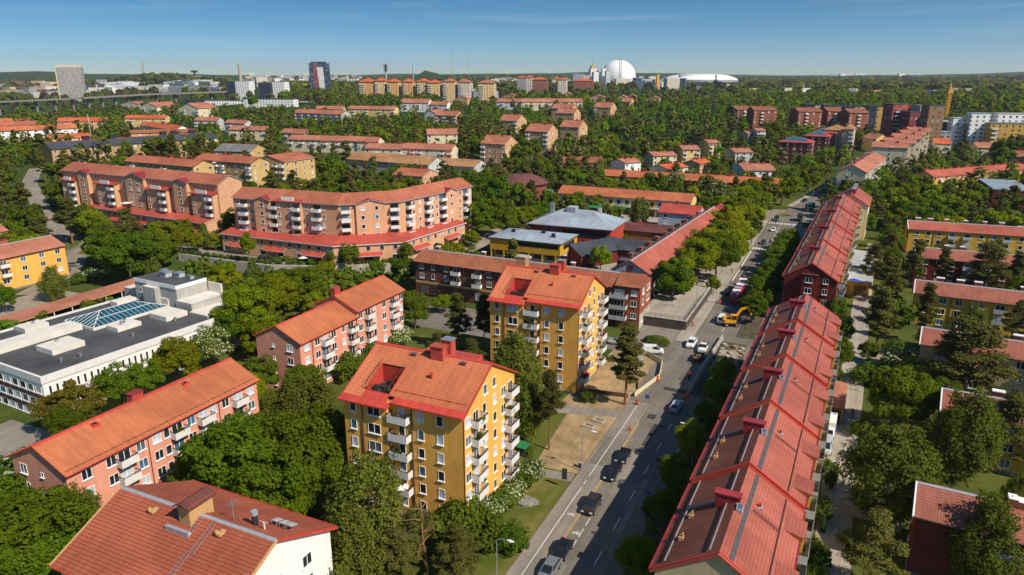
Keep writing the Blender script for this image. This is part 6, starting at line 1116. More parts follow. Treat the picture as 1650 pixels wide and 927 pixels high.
# ------------------------------------------------------------------ orange high-rises with hip roofs
HR = [((577, 132), (604, 133), 'g_orange', 26, 'left end of the orange high-rises'), ((603, 130.5), (620, 131), 'g_yellow', 28, 'second orange high-rise, lit balcony side'), ((623, 132), (641, 133), 'g_orange', 27, 'third orange high-rise below the ringed mast'), ((648, 132), (664, 132.5), 'g_orange', 24, 'fourth orange high-rise, between third and dark-stacked fifth'), ((671, 131.5), (690, 132), 'g_yellow', 24, 'fifth high-rise, with dark balcony stack'), ((688, 133.5), (708, 134), 'g_yellow', 26, 'sixth high-rise, pale yellow corner block'), ((713, 131.5), (733, 132), 'g_yellow', 22, 'seventh high-rise with low tan roof'), ((737, 132.5), (758, 133), 'g_cream', 22, 'pale cream high-rise right of the others'), ((770, 134), (796, 134.5), 'g_yellow', 22, 'separate high-rise right of the grey-blue slab')]
for i, (L, Rr, g, hh, lab) in enumerate(HR):
 D = 1010 - i * 4; x, y, z = dist(*L, D); X, Y, _ = dist(*Rr, D); w = math.hypot(X - x, Y - y); rz = R(17); d = 18; hb = T(x, y) - 4
 cx, cy = (x + X) / 2 - math.sin(rz) * d / 2, (y + Y) / 2 + math.cos(rz) * d / 2; foot(cx, cy, rz, w, d + 4); root = empty('apartment_tower', (cx, cy, 0), rz, lab, 'apartment tower', 'orange high-rises with hip roofs')
 b = MB(); b.box(-w / 2, w / 2, -d / 2, d / 2, hb, z, skip='bt'); b.build('wall', [g], root); hip_roof(root, w, d, z, 4.5, 'tile_vivid' if i < 6 else 'tile_salmon', .9, 'trim_brown')
 balcs(root, 'S', w, d, -w * .3, [z - 4 - 3.0 * k for k in range(7)], w * .3, 'balcony_white', 1.6); balcs(root, 'E', w, d, 0, [z - 4 - 3.0 * k for k in range(7)], 5, 'balcony_white', 1.6)
block('apartment_building', 'long grey-blue slab in front of the pale high-rises', 'apartment building', (707, 143), (762, 143.5), 16, 20, 'g_slab', 'metal_dark'); block('apartment_building', 'low end of the grey-blue slab, right of its roof tower', 'apartment building', (763, 147), (800, 148), 12, 16, 'g_slab', 'metal_dark')
block('apartment_building', 'white slab with dark blue roof, nearer one of two left of the wood', 'apartment building', (392, 160), (472, 163), 11, 14, 'g_white', 'metal_dark', 'white slabs with dark blue roofs'); block('apartment_building', 'white slab with dark blue roof, longer one of two', 'apartment building', (330, 162.5), (521, 161.5), 9, 14, 'g_white', 'metal_dark', 'white slabs with dark blue roofs', rot=YAW - 4); block('apartment_building', 'dark blue roof terrace block left of the white slabs', 'apartment building', (296, 161), (330, 161.5), 9, 16, 'g_navy', 'metal_dark')
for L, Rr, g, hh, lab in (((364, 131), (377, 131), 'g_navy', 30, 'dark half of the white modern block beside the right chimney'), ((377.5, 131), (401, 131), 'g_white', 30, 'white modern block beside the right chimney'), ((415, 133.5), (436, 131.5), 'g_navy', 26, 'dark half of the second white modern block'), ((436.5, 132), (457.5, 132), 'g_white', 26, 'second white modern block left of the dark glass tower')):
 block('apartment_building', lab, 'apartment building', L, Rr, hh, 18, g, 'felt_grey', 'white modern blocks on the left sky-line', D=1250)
# brick towers before the dome
for L, Rr, g, lab, D in (((848, 125.5), (858, 126), 'g_cream', 'pale pink tower left of the brick tower blocks', 1350), ((858, 129), (881, 129.5), 'g_brick', 'brick tower block with tan front before the sky-line', 1300), ((833, 126), (847, 126.5), 'g_grey', 'grey tower left of the pale pink one', 1450), ((899, 129), (913, 129.5), 'g_cream', 'cream tower with red roof and dark left side', 1320), ((893, 127.5), (899.5, 128), 'g_yellow', 'yellow tower wing joined to the cream tower', 1330), ((924, 131), (956, 131), 'g_brick', 'long brick row in front of the white dome towers', 1500), ((924, 119), (939, 119.5), 'g_slab', 'glass office slab left of the white spired tower', 1900), ((939.5, 121), (949, 121.5), 'g_cream', 'pale office slab beside the glass one', 1900)):
 r_, w, d, z, hb = block('apartment_tower', lab, 'apartment tower', L, Rr, 20, 18, g, 'felt_grey', 'tower blocks on the central sky-line', D=D, rot=YAW - 10)
 if 'brick' in lab or 'cream' in lab or 'pink' in lab or 'yellow' in lab: hip_roof(r_, w, d, z + .6, 4, 'tile_vivid', .8, 'trim_brown')
mid('crimson-roofed low school below the brick tower blocks', (888, 144), (918, 145), 6, 14, 3, 'red_plaster', 'metal_crimson', 1, 2, 6, name='school_building', cat='school')
mid('tan-roofed low hall left of the brick tower blocks', (824, 138), (857, 138.5), 6, 18, 3, 'cream_plaster', 'tile_tan', 1, 2, 6, name='school_hall', cat='hall')
# ------------------------------------------------------------------ dome arena, its towers, the stadium
D = 2220; cx, cy, cz = dist(995.5, 129, D); rad = 28.7 / FPX * D
root = empty('dome_arena', (cx, cy, T(cx, cy)), 0, 'huge white spherical arena dome on the horizon', 'arena'); zc = CAM_Z + (122.9 - 126.5) / FPX * D - T(cx, cy)
b = MB(); NU, NV = 48, 22
for j in range(NV):
 p0, p1 = -math.pi * .20 + (math.pi * .70) * j / NV, -math.pi * .20 + (math.pi * .70) * (j + 1) / NV
 for i in range(NU):
  t0, t1 = 2 * math.pi * i / NU, 2 * math.pi * (i + 1) / NU; f = lambda t, p: (rad * math.cos(p) * math.cos(t), rad * math.cos(p) * math.sin(t), zc + rad * math.sin(p)); b.face([f(t0, p0), f(t1, p0), f(t1, p1), f(t0, p1)])
o = b.build('dome', ['white_paint'], root, smooth=True)
b = MB(); ax = math.atan2(cy, cx) + math.pi
for off in (.10, .22):
 for j in range(22):
  p0, p1 = .05 + j * .068, .05 + (j + 1) * .068; f = lambda p: ((rad + .5) * math.cos(p) * math.cos(ax + off / max(.25, math.cos(p)) * .8), (rad + .5) * math.cos(p) * math.sin(ax + off / max(.25, math.cos(p)) * .8), zc + (rad + .5) * math.sin(p)); b.beam(f(p0), f(p1), 1.7, 1.2)
b.box(-9, 7, -3, 3, zc + rad - .5, zc + rad + 1.6); b.build('gondola_rails', ['trim_grey'], root)
b = MB(); b.prism([((rad + 6) * math.cos(a * math.pi / 16), (rad + 6) * math.sin(a * math.pi / 16)) for a in range(32)], -8, max(4, zc - rad * .38)); b.build('base', ['g_grey'], root)
def tower_far(label, x0, x1, ytop, D, g, cap=None, spire=0, name='office_tower', d=None):
 x, y, z = dist((x0 + x1) / 2, ytop, D); w = (x1 - x0) / FPX * D; d = d or w; root = empty(name, (x, y, 0), R(YAW + 14), label, 'tower'); hb = T(x, y) - 5
 b = MB(); b.box(-w / 2, w / 2, -d / 2, d / 2, hb, z); b.build('wall', [g], root)
 if cap: b = MB(); b.box(-w * .32, w * .32, -d * .32, d * .32, z, z + w * .45); b.build('crown_storey', [cap], root)
 if spire: b = MB(); b.tube((0, 0, z), (0, 0, z + spire), 1.3, .6, 6); b.build('spire', ['trim_grey'], root)
 return root, w, z
tower_far('white office tower with orange cap and thin spire beside the dome', 950, 960, 111, 2100, 'g_white', 'orange_plaster', 32); tower_far('white stepped tower in front of the spired one', 955, 964, 116, 2050, 'g_white'); tower_far('white tower touching the left flank of the dome', 969.5, 976, 110.5, 2060, 'g_white'); tower_far('white tower with dark window slot in front of the dome', 975.5, 983, 114.5, 2040, 'g_stripe'); tower_far('dark narrow tower between the white towers', 961, 964.5, 114, 2080, 'g_navy')
D = 2050; cx, cy, cz = dist(1128, 128, D); root = empty('stadium', (cx, cy, 0), R(YAW - 2), 'wide grey stadium with bulging white roof right of the dome', 'stadium'); a_, b_ = 60 / FPX * D, 48 / FPX * D; z0 = CAM_Z + (122.9 - 128.5) / FPX * D; hb = T(cx, cy) - 4
b = MB(); b.prism([(a_ * math.cos(t * math.pi / 20), b_ * math.sin(t * math.pi / 20)) for t in range(40)], z0 - 6, z0 + .5); b.prism([(a_ * .93 * math.cos(t * math.pi / 20), b_ * .93 * math.sin(t * math.pi / 20)) for t in range(40)], hb, z0 - 6.02, 1); b.build('bowl', ['trim_grey', 'g_slab'], root)
b = MB(); ring = [(1.0, .5), (.9, 6), (.75, 11.5), (.55, 14.5), (.3, 15.5), (.02, 15.6)]
for (r0, h0), (r1, h1) in zip(ring, ring[1:]):
 for t in range(40): A0, A1 = t * math.pi / 20, (t + 1) * math.pi / 20; b.face([(a_ * r0 * math.cos(A0), b_ * r0 * math.sin(A0), z0 + h0), (a_ * r0 * math.cos(A1), b_ * r0 * math.sin(A1), z0 + h0), (a_ * r1 * math.cos(A1), b_ * r1 * math.sin(A1), z0 + h1), (a_ * r1 * math.cos(A0), b_ * r1 * math.sin(A0), z0 + h1)])
b.build('roof', ['white_paint'], root, smooth=True)
b = MB(); b.box(-a_ * .62, -a_ * .12, -b_ * .62, -b_ * .2, z0 + 6, z0 + 13.2); b.build('roof_opening', ['trim_grey'], root)
tower_far('tall yellow sign tower between dome and stadium', 1058, 1062, 120, 1750, 'crane_yellow', name='sign_tower')
# slender masts and chimneys
def mast(label, px, ytop, D, r, m, name='mast', cat='mast', rings=(), hub=None):
 x, y, z = dist(px, ytop, D); hb = T(x, y) - 3; root = empty(name, (x, y, hb), R(YAW), label, cat); b = MB(); b.tube((0, 0, 0), (0, 0, z - hb), r, r * .75, 8); b.build('shaft', [m], root)
 for f, rr, hh in rings: b = MB(); b.tube((0, 0, (z - hb) * f), (0, 0, (z - hb) * f + hh), rr, n=12); b.build('platform', ['trim_dark'], root)
 return root
mast('thin tall radio mast on the sky-line, left of two', 727.5, 77, 3400, 1.0, 'trim_grey', group=None) if False else mast('thin tall radio mast on the sky-line, left one of the pair', 727.5, 77, 3400, 1.0, 'trim_grey')
mast('thin tall radio mast on the sky-line, right one of the pair', 755, 78, 3400, .8, 'trim_grey'); mast('plain grey chimney left of the grassy ski hill', 665, 105.5, 1700, 1.6, 'concrete', 'chimney_stack', 'chimney'); mast('ringed telecommunications tower above the orange high-rises', 621, 104, 1500, 2.4, 'concrete', 'telecom_tower', 'tower', [(.80, 4.4, 1.6), (.86, 4.6, 1.6), (.92, 4.8, 1.6), (.975, 4.4, 1.2)]); b = mast('aerial mast on top of the ringed telecommunications tower', 621.2, 97, 1502, .5, 'trim_grey')
mast('tall pale chimney on the rocky hill at the left', 229.5, 99, 2700, 4.4, 'concrete', 'chimney_stack', 'chimney'); mast('pale twin chimney above the white modern block', 385, 103, 1750, 5.0, 'concrete', 'chimney_stack', 'chimney'); mast('funnel-shaped water tower on the left hill', 313, 115, 2600, 4.5, 'brown_plaster', 'water_tower', 'water tower', [(.90, 11, 7)]); mast('small distant chimney left of the water tower', 305.5, 108, 3000, 1.2, 'trim_grey', 'chimney_stack', 'chimney')
mast('white flagpole among the orange roofs on the left', 141, 184, 480, .16, 'white_paint', 'flagpole', 'flagpole')
for lab, px, py, D in (('dark lattice pylon rising from the wood before the stadium', 1154, 121, 640),):
 x, y, z = dist(px, py, D); hb = T(x, y); root = empty('lattice_mast', (x, y, hb), R(YAW), lab, 'mast'); H_ = z - hb; b = MB(); s0, s1 = 1.9, .5
 for sx in (-1, 1):
  for sy in (-1, 1): b.beam((sx * s0, sy * s0, 0), (sx * s1, sy * s1, H_), .22, .22)
 for i in range(18):
  t0, t1 = i / 18, (i + 1) / 18; a0 = s0 + (s1 - s0) * t0; a1 = s0 + (s1 - s0) * t1
  for p, q in (((-1, -1), (1, -1)), ((1, -1), (1, 1)), ((1, 1), (-1, 1)), ((-1, 1), (-1, -1))): b.beam((p[0] * a0, p[1] * a0, H_ * t0), (q[0] * a1, q[1] * a1, H_ * t1), .14, .14)
 b.box(-1.6, 1.6, -1.6, 1.6, H_ * .86, H_ * .9); b.build('lattice', ['trim_dark'], root)
# ------------------------------------------------------------------ left city: towers, bridge, blocks
r_, w, z = tower_far('grey gridded concrete office tower at the far left', 94, 130, 109, 1800, 'g_tower', None, 0, 'office_tower', 16); b = MB(); b.box(-w / 2 - .4, w / 2 + .4, -8.4, 8.4, z, z + 5.5); b.build('crown_storey', ['cream_plaster'], r_); b = MB(); b.box(-w / 2 - 4, -w / 2 - .02, -7, 9, T(*r_.location[:2]), z - 5); b.build('stair_wing', ['cream_plaster'], r_)
r_, w, z = tower_far('dark glass tower with red and white vertical stripes', 498, 530, 102, 1500, 'g_glass', None, 0, 'office_tower', 26); b = MB(); b.box(-w * .30, -w * .10, -13.2, -13.02, T(*r_.location[:2]), z - 2); b.build('red_stripe', ['g_dred'], r_); b = MB(); b.face([(-w * .12, -13.3, z - 8), (w * .18, -13.3, z - 8), (w * .24, -13.3, 5), (-w * .02, -13.3, 5)]); b.build('white_stripe', ['g_stripe'], r_); b = MB(); b.box(-w * .4, w * .36, -10, 10, z, z + 3); b.build('crown_storey', ['g_glass'], r_)
b = MB(); pa = [dist(-20, 165.5, 1180), dist(130, 158.5, 1240), dist(235, 152.5, 1330), dist(380, 147.5, 1450)]
for p, q in zip(pa, pa[1:]): b.beam(p, q, 22, 2.2)
root = empty('motorway_bridge', (0, 0, 0), 0, 'long grey motorway bridge crossing behind the left houses', 'bridge'); b.build('deck', ['plinth_grey'], root)
for p, q in zip(pa, pa[1:]):
 for k in range(5):
  v = Vector(p).lerp(Vector(q), (k + .5) / 5); b = MB(); b.box(v.x - 2.5, v.x + 2.5, v.y - 1.4, v.y + 1.4, T(v.x, v.y) - 3, v.z - 1.5); b.build('pier', ['plinth_grey'], root)
rng = random.Random(99)
def city(n, xr, yr, Dr, hr, wr, mats, label, group, name='city_block'):
 for i in range(n):
  px = rng.uniform(*xr); py = rng.uniform(*yr); x, y, z = on(px, py) if Dr is None else dist(px, py, rng.uniform(*Dr)); hb = T(x, y) - 3; w = rng.uniform(*wr); h = rng.uniform(*hr); d = rng.uniform(14, 24); zt = hb + 3 + h; FP.append((x, y, 1, 0, w * .6, w * .6)); VIS.append((px - w * 500 / math.hypot(x, y), px + w * 500 / math.hypot(x, y), proj(x, y, zt)[1], proj(x, y, hb + 4)[1], math.hypot(x, y)))
  root = empty(name, (x, y, 0), R(YAW + rng.uniform(-35, 35)), label, 'city block', group); b = MB(); b.box(-w / 2, w / 2, -d / 2, d / 2, hb, zt, 0, 1); b.build('wall', [rng.choice(mats), rng.choice(['felt_grey', 'sheet_pale', 'tile_terracotta', 'felt_dark'])], root)
city(44, (0, 95), (137, 159), None, (12, 24), (25, 60), ['g_white', 'g_cream', 'g_orange', 'g_brick', 'g_yellow', 'g_grey'], 'pale city block beyond the motorway bridge, left of the grey tower', 'city blocks left of the grey tower')
city(80, (140, 365), (137, 151), None, (9, 20), (25, 70), ['g_white', 'g_grey', 'g_slab', 'g_teal', 'g_white', 'g_cream'], 'low pale city block beyond the bridge, below the rocky hill', 'city blocks below the rocky hill')
city(18, (238, 310), (121, 122.5), (2900, 3000), (20, 26), (40, 80), ['g_orange', 'g_orange', 'g_cream'], 'orange slab on top of the rocky hill by the pale chimney', 'orange slabs on the rocky hill')
city(50, (395, 500), (126, 143), None, (14, 34), (20, 50), ['g_white', 'g_cream', 'g_brick', 'g_grey', 'g_slab'], 'hazy far block left of the dark glass tower', 'hazy far blocks left of the dark glass tower')
city(26, (530, 580), (127, 141), None, (14, 30), (20, 46), ['g_white', 'g_cream', 'g_grey'], 'hazy far block right of the dark glass tower', 'hazy far blocks right of the dark glass tower')
city(34, (790, 925), (134, 142), None, (16, 26), (24, 50), ['g_white', 'g_cream', 'g_grey', 'g_slab'], 'low pale block among trees left of the dome', 'low pale blocks left of the dome')
city(70, (985, 1130), (134, 147), None, (20, 34), (20, 48), ['g_white', 'g_white', 'g_grey', 'g_slab', 'g_cream', 'g_teal'], 'white commercial block between the dome and the stadium', 'white commercial blocks by the stadium')
city(18, (1130, 1190), (139, 147), None, (14, 20), (20, 44), ['g_white', 'g_cream', 'g_brick'], 'low block at the foot of the stadium', 'low blocks at the foot of the stadium')
city(34, (1195, 1330), (138, 153), None, (12, 16), (10, 22), ['g_white', 'g_cream', 'g_yellow', 'g_orange'], 'small suburban house among trees right of the stadium', 'suburban houses right of the stadium', 'small_house')
city(34, (1330, 1640), (140, 158), None, (11, 15), (9, 18), ['g_cream', 'g_orange', 'g_white'], 'small suburban house among the trees beyond the new quarter', 'suburban houses beyond the new quarter', 'small_house')
city(10, (1340, 1490), (123.5, 126), (6500, 7000), (14, 22), (60, 110), ['g_white'], 'white far-off slab on the right horizon', 'white slabs on the right horizon')
# ------------------------------------------------------------------ vehicles
def loft(b, secs, m=0):
 "cross-sections: list of (x, [(y, z), ...]) with equal counts, closed rings"
 for (x0, r0), (x1, r1) in zip(secs, secs[1:]):
  n = len(r0)
  for i in range(n): j = (i + 1) % n; b.face([(x0, *r0[i]), (x0, *r0[j]), (x1, *r1[j]), (x1, *r1[i])], m)
 b.face([(secs[0][0], *p) for p in secs[0][1][::-1]], m); b.face([(secs[-1][0], *p) for p in secs[-1][1]], m)
def ring(w, z0, z1, t=.82): a = z1 - z0; return [(-w * .88, z0), (w * .88, z0), (w * .98, z0 + a * .2), (w, z0 + a * .55), (w * (t + .1), z0 + a * .88), (w * t * .86, z1), (-w * t * .86, z1), (-w * (t + .1), z0 + a * .88), (-w, z0 + a * .55), (-w * .98, z0 + a * .2)]
CAR = {}
def wheel_mesh(r=.33, w=.22):
 if ('w', r) not in CAR:
  b = MB(); b.tube((0, -w / 2, 0), (0, w / 2, 0), r, n=14); t = b.mesh('tyre', ['rubber']); b = MB(); b.tube((0, -w / 2 - .01, 0), (0, w / 2 + .01, 0), r * .62, n=10); CAR[('w', r)] = (t, b.mesh('rim', ['steel']))
 return CAR[('w', r)]
SHAPES = dict(  # length, half width, body profile [(x, top z)], cabin [(x, top z)], cabin foot z
 hatch=(4.3, .89, [(-2.15, .58), (-2.1, .7), (-1.9, .82), (-1.4, .92), (-.9, .97), (1.7, 1.0), (1.95, .97), (2.1, .85), (2.15, .6)], [(-1.15, .98), (-.35, 1.42), (1.25, 1.46), (1.95, 1.0)]),
 estate=(4.8, .92, [(-2.4, .58), (-2.34, .72), (-2.1, .85), (-1.6, .94), (-1.0, .98), (2.0, 1.02), (2.25, .98), (2.37, .85), (2.4, .6)], [(-1.2, .99), (-.3, 1.44), (1.75, 1.45), (2.2, 1.02)]),
 suv=(4.65, .95, [(-2.32, .68), (-2.27, .85), (-2.1, .99), (-1.6, 1.07), (-1.0, 1.12), (1.9, 1.15), (2.15, 1.12), (2.28, .98), (2.32, .7)], [(-1.15, 1.12), (-.45, 1.66), (1.6, 1.7), (2.15, 1.15)]),
 van=(5.0, .96, [(-2.5, .75), (-2.35, 1.05), (-1.6, 1.2), (2.4, 1.25), (2.5, 1.1), (2.5, .7)], [(-1.75, 1.2), (-.9, 1.92), (2.35, 1.95), (2.48, 1.25)]))
def car(kind, x, y, rz, paint, label, z=None, group=None, cat='car', name='parked_car', roofm=None):
 L, hw, prof, cab = SHAPES[kind]; z = T(x, y) if z is None else z
 root = empty(name, (x, y, z + .03), rz, label, cat, group); key = (kind, paint)
 if key not in CAR:
  b = MB(); loft(b, [(px_, ring(hw * (.9 if abs(px_) > L / 2 - .1 else 1), .28, pz, .9)) for px_, pz in prof]); body = b.mesh('body', [paint])
  for p_ in body.polygons: p_.use_smooth = True
  b = MB(); loft(b, [(px_, [(-hw * .86, cab[0][1] - .05), (hw * .86, cab[0][1] - .05), (hw * .72, max(pz, cab[0][1] - .04)), (-hw * .72, max(pz, cab[0][1] - .04))]) for px_, pz in cab]); gl = b.mesh('window', ['glass_dark'])
  b = MB(); x0, x1 = cab[1][0] + .03, cab[2][0] - (.03 if kind != 'van' else -.02); b.box(x0, x1, -hw * .74, hw * .74, min(cab[1][1], cab[2][1]) - .03, max(cab[1][1], cab[2][1]) + .035)
  for px_ in (x0 + .75, x1 - .75, x1 - .06):
   for s in (-1, 1): b.beam((px_, s * hw * .87, cab[0][1]), (px_, s * hw * .735, cab[1][1]), .1, .06)
  for s in (-1, 1): b.beam((cab[0][0], s * hw * .83, cab[0][1]), (cab[1][0], s * hw * .72, cab[1][1]), .09, .07); b.beam((cab[3][0], s * hw * .83, cab[3][1]), (cab[2][0], s * hw * .72, cab[2][1]), .12, .08)
  if kind == 'van': b.box(cab[1][0] + 1.0, cab[2][0], -hw * .93, -hw * .66, cab[0][1], cab[2][1] - .04); b.box(cab[1][0] + 1.0, cab[2][0], hw * .66, hw * .93, cab[0][1], cab[2][1] - .04)
  rf = b.mesh('roof', [roofm or paint]); b = MB(); b.box(-.12, .02, -.2, .2, -.08, .08); hl = b.mesh('headlight', ['lamp_lens']); b = MB(); b.box(-.02, .1, -.16, .16, -.13, .13); tl = b.mesh('tail_light', ['tail_red']); b = MB(); b.box(-.06, .06, -.02, .02, -.06, .06); CAR[key] = (body, gl, rf, hl, tl)
 body, gl, rf, hl, tl = CAR[key]; inst(body, 'body', root); inst(gl, 'window', root); inst(rf, 'roof', root)
 tm, rm = wheel_mesh()
 for sx in (-L / 2 + .85, L / 2 - .85):
  for s in (-1, 1): o = inst(tm, 'wheel', root, (sx, s * (hw - .06), .33)); inst(rm, 'rim', o)
 for s in (-1, 1): inst(hl, 'headlight', root, (-L / 2 + .04, s * hw * .68, .68)); inst(tl, 'tail_light', root, (L / 2 - .08, s * hw * .74, .82))
 return root
NF = -math.pi / 2 + math.pi     # local -x is the nose: rz = +90 puts the nose towards -Y (towards the camera)
DN, UP = math.pi / 2, -math.pi / 2
KERB = 'cars queued along the kerb'
car('estate', -28.75, 72.3, DN, 'car_grey', 'silver estate car at the bottom edge, last of the kerb queue', .02, KERB); car('hatch', -28.7, 76.9, DN, 'car_black', 'black car touching the silver estate at the bottom edge', .02, KERB); car('suv', -28.6, 88.5, DN, 'car_brown', 'dark brown off-roader alone in the marked kerb bay', .02, KERB); car('estate', -28.5, 98.6, DN, 'car_black', 'long black car beside the street lamp, nose to the camera', .02, KERB); car('hatch', -28.5, 104.2, DN, 'car_black', 'black hatchback parked right behind the long black car', .02, KERB)
car('estate', -24.7, 127.0, UP, 'car_silver', 'silver-grey estate driving away in the shadow line', .02, name='driving_car'); car('suv', -29.0, 161.8, DN, 'car_white', 'white car coming out past the plaza wall', .02, name='driving_car'); car('van', -36.2, 153.2, R(196), 'car_white', 'white delivery van turning out of the side street', .02, cat='van', name='delivery_van'); car('hatch', -45.2, 155.5, R(10), 'car_silver', 'grey car waiting behind the white delivery van', .02); car('van', -25.4, 182.6, UP, 'car_white', 'white minibus in front of the yellow excavator', .02, cat='van', name='delivery_van'); car('hatch', -28.3, 209, UP, 'car_navy', 'dark blue car beside the red and white bus', .02, name='driving_car')
car('hatch', -19.8, 108.5, UP, 'car_silver', 'silver car parked under the shaded street trees', .02); car('hatch', -20.0, 91.5, UP, 'car_navy', 'blue car half hidden under the nearer shaded street trees', .02)
car('hatch', -25.6, 308.2, DN, 'car_white', 'white car driving toward the zebra crossing, left lane', .02, name='driving_car'); car('hatch', -19.6, 302.4, UP, 'car_white', 'white pickup-like car at the shadow edge, right lane', .02, name='driving_car'); car('hatch', -26.5, 282, DN, 'car_teal', 'dark green car waiting at the zebra crossing', .02, name='driving_car'); car('suv', -26.9, 333.4, DN, 'car_teal', 'dark teal car leaving the roundabout', .02, name='driving_car'); car('estate', -19.1, 391, R(75), 'car_black', 'black car just beyond the roundabout', .02, name='driving_car')
for i, (x, y, m_, lab) in enumerate([(-12.1, 447, 'car_red', 'red car first of the line parked up the far street'), (-10.3, 460, 'car_grey', 'grey car second in the line up the far street'), (-8.6, 470, 'car_navy', 'dark blue car third in the line up the far street'), (-6.5, 484, 'car_silver', 'silver car last in the line up the far street')]): car('hatch', x - 1.2, y, R(82), m_, lab, .02, 'cars parked up the far street')
car('hatch', 14.5, 268, R(80), 'car_silver', 'pale car in the yard under trees beside the farthest ochre block', .02)
for i, (x, y, r_, k, m_, lab) in enumerate([(-88, 151.5, 20, 'hatch', 'car_black', 'black car in the small car park, left one'), (-81.5, 150.5, 200, 'hatch', 'car_grey', 'grey car in the small car park behind the pines'), (-74, 150.8, 10, 'hatch', 'car_silver', 'silver car half shaded by the pine in the small car park'), (-69, 151.4, 190, 'hatch', 'car_black', 'black car at the right end of the small car park')]): car(k, x, y, R(r_ + 60), m_, lab, .03, 'cars in the small car park')
car('suv', -164, 164.6, R(184), 'car_black', 'black van on the street above the retaining wall', None); car('hatch', -228.5, 141.5, R(215), 'car_navy', 'dark blue car beside the yellow balcony house', None); car('hatch', -231.5, 146.2, R(215), 'car_grey', 'grey car parked next to the dark blue one by the yellow house', None); car('hatch', -252, 166, R(30), 'car_navy', 'blue car under the pines left of the peach block', None)
car('hatch', -112, 104, R(88), 'car_navy', 'dark car at the kerb between the school and the pink blocks', .03); car('hatch', -110.5, 63.8, R(150), 'car_navy', 'dark blue car by the pink block end, lower left', .03); car('hatch', -113.6, 58.4, R(150), 'car_red', 'red car partly cut by the left edge', .03)
car('hatch', -143, 124.5, R(5), 'car_black', 'black car behind the white boarded roof house', .05)
for i in range(6): car('hatch', -186.4, 93 + i * 7.4, R(0), ['car_grey', 'car_silver', 'car_navy', 'car_black', 'car_red', 'car_teal'][i], ['grey', 'silver', 'dark blue', 'black', 'red', 'dark teal'][i] + ' car parked under the long red carport', .03, 'cars under the carport')
for i, (x, y, m_) in enumerate([(-352, 236, 'car_black'), (-347, 240, 'car_silver'), (-342, 236, 'car_navy'), (-357, 244, 'car_white'), (-361, 239, 'car_black')]): car('hatch', x, y, R(70 + i * 7), m_, ['black', 'silver', 'blue', 'white', 'second black'][i] + ' car in the lot by the yellow brick school end', None, 'cars by the yellow brick school')
# white box lorry and grey van in the yard lane, lorries by the roundabout
def box_lorry(x, y, rz, label, cabm='car_white', boxm='white_paint', L=6.4, h=3.0, name='box_lorry'):
 root = empty(name, (x, y, .03), rz, label, 'lorry'); b = MB(); b.box(-L / 2 + 1.75, L / 2, -1.08, 1.08, .8, h); b.build('box', [boxm], root); b = MB(); loft(b, [(-L / 2, ring(.98, .45, 1.2, .95)), (-L / 2 + .1, ring(1.0, .45, 1.45, .95)), (-L / 2 + .65, ring(1.0, .45, 2.15, .9)), (-L / 2 + 1.7, ring(1.0, .45, 2.25, .9))]); b.build('cab', [cabm], root)
 b = MB(); b.face([(-L / 2 + .07, -.85, 1.47), (-L / 2 + .07, .85, 1.47), (-L / 2 + .60, .78, 2.12), (-L / 2 + .60, -.78, 2.12)]); b.build('windscreen', ['glass_dark'], root); tm, rm = wheel_mesh(.4)
 b = MB(); b.box(-L / 2 + 1.0, L / 2 - .1, -.8, .8, .45, .79); b.build('chassis', ['trim_dark'], root)
 for sx in (-L / 2 + .9, L / 2 - 1.3):
  for s in (-1, 1): o = inst(tm, 'wheel', root, (sx, s * .92, .4)); inst(rm, 'rim', o)
 return root
box_lorry(2.2, 128.2, R(88), 'white box lorry in the yard lane beside the garage'); car('van', 2.0, 121.8, R(88), 'car_silver', 'silver-grey van parked nose-out in front of the white box lorry', .03, cat='van', name='delivery_van')
box_lorry(-17.4, 336.5, R(-88), 'dark box lorry leaving the roundabout on the right', 'car_white', 'trim_dark', 7.5, 3.2); box_lorry(-15.2, 364, R(75), 'tall dark green lorry just beyond the roundabout', 'car_teal', 'car_teal', 9, 3.6)
# pickup with loaded trailer
root = empty('pickup_truck', (-25.9, 160.3, .03), DN, 'white pickup with open load bed at the road works', 'pickup'); b = MB(); loft(b, [(-2.7, ring(.9, .4, .95)), (-2.5, ring(.95, .4, 1.1)), (-1.4, ring(.95, .4, 1.15)), (.3, ring(.95, .4, 1.1)), (.32, ring(.95, .4, .8)), (2.6, ring(.95, .4, .8))]); b.build('body', ['car_white'], root); b = MB(); loft(b, [(-1.5, ring(.8, 1.1, 1.12, .98)), (-.9, ring(.8, 1.1, 1.75, .85)), (.1, ring(.8, 1.1, 1.75, .85)), (.28, ring(.8, 1.1, 1.15, .98))]); b.build('window', ['glass_dark'], root); b = MB(); b.box(-.92, .12, -.7, .7, 1.72, 1.8); b.build('roof', ['car_white'], root)
b = MB(); b.box(.35, 2.65, -1, -.94, .8, 1.25); b.box(.35, 2.65, .94, 1, .8, 1.25); b.box(2.6, 2.66, -.93, .93, .8, 1.25); [b.box(.6 + i * .5, .95 + i * .5, -.7 + (i % 2) * .7, -.2 + (i % 2) * .7, .81, 1.1 + .1 * (i % 3)) for i in range(4)]; b.build('load_bed', ['steel'], root)
tm, rm = wheel_mesh()
for sx in (-1.8, 1.7):
 for s in (-1, 1): o = inst(tm, 'wheel', root, (sx, s * .9, .33)); inst(rm, 'rim', o)
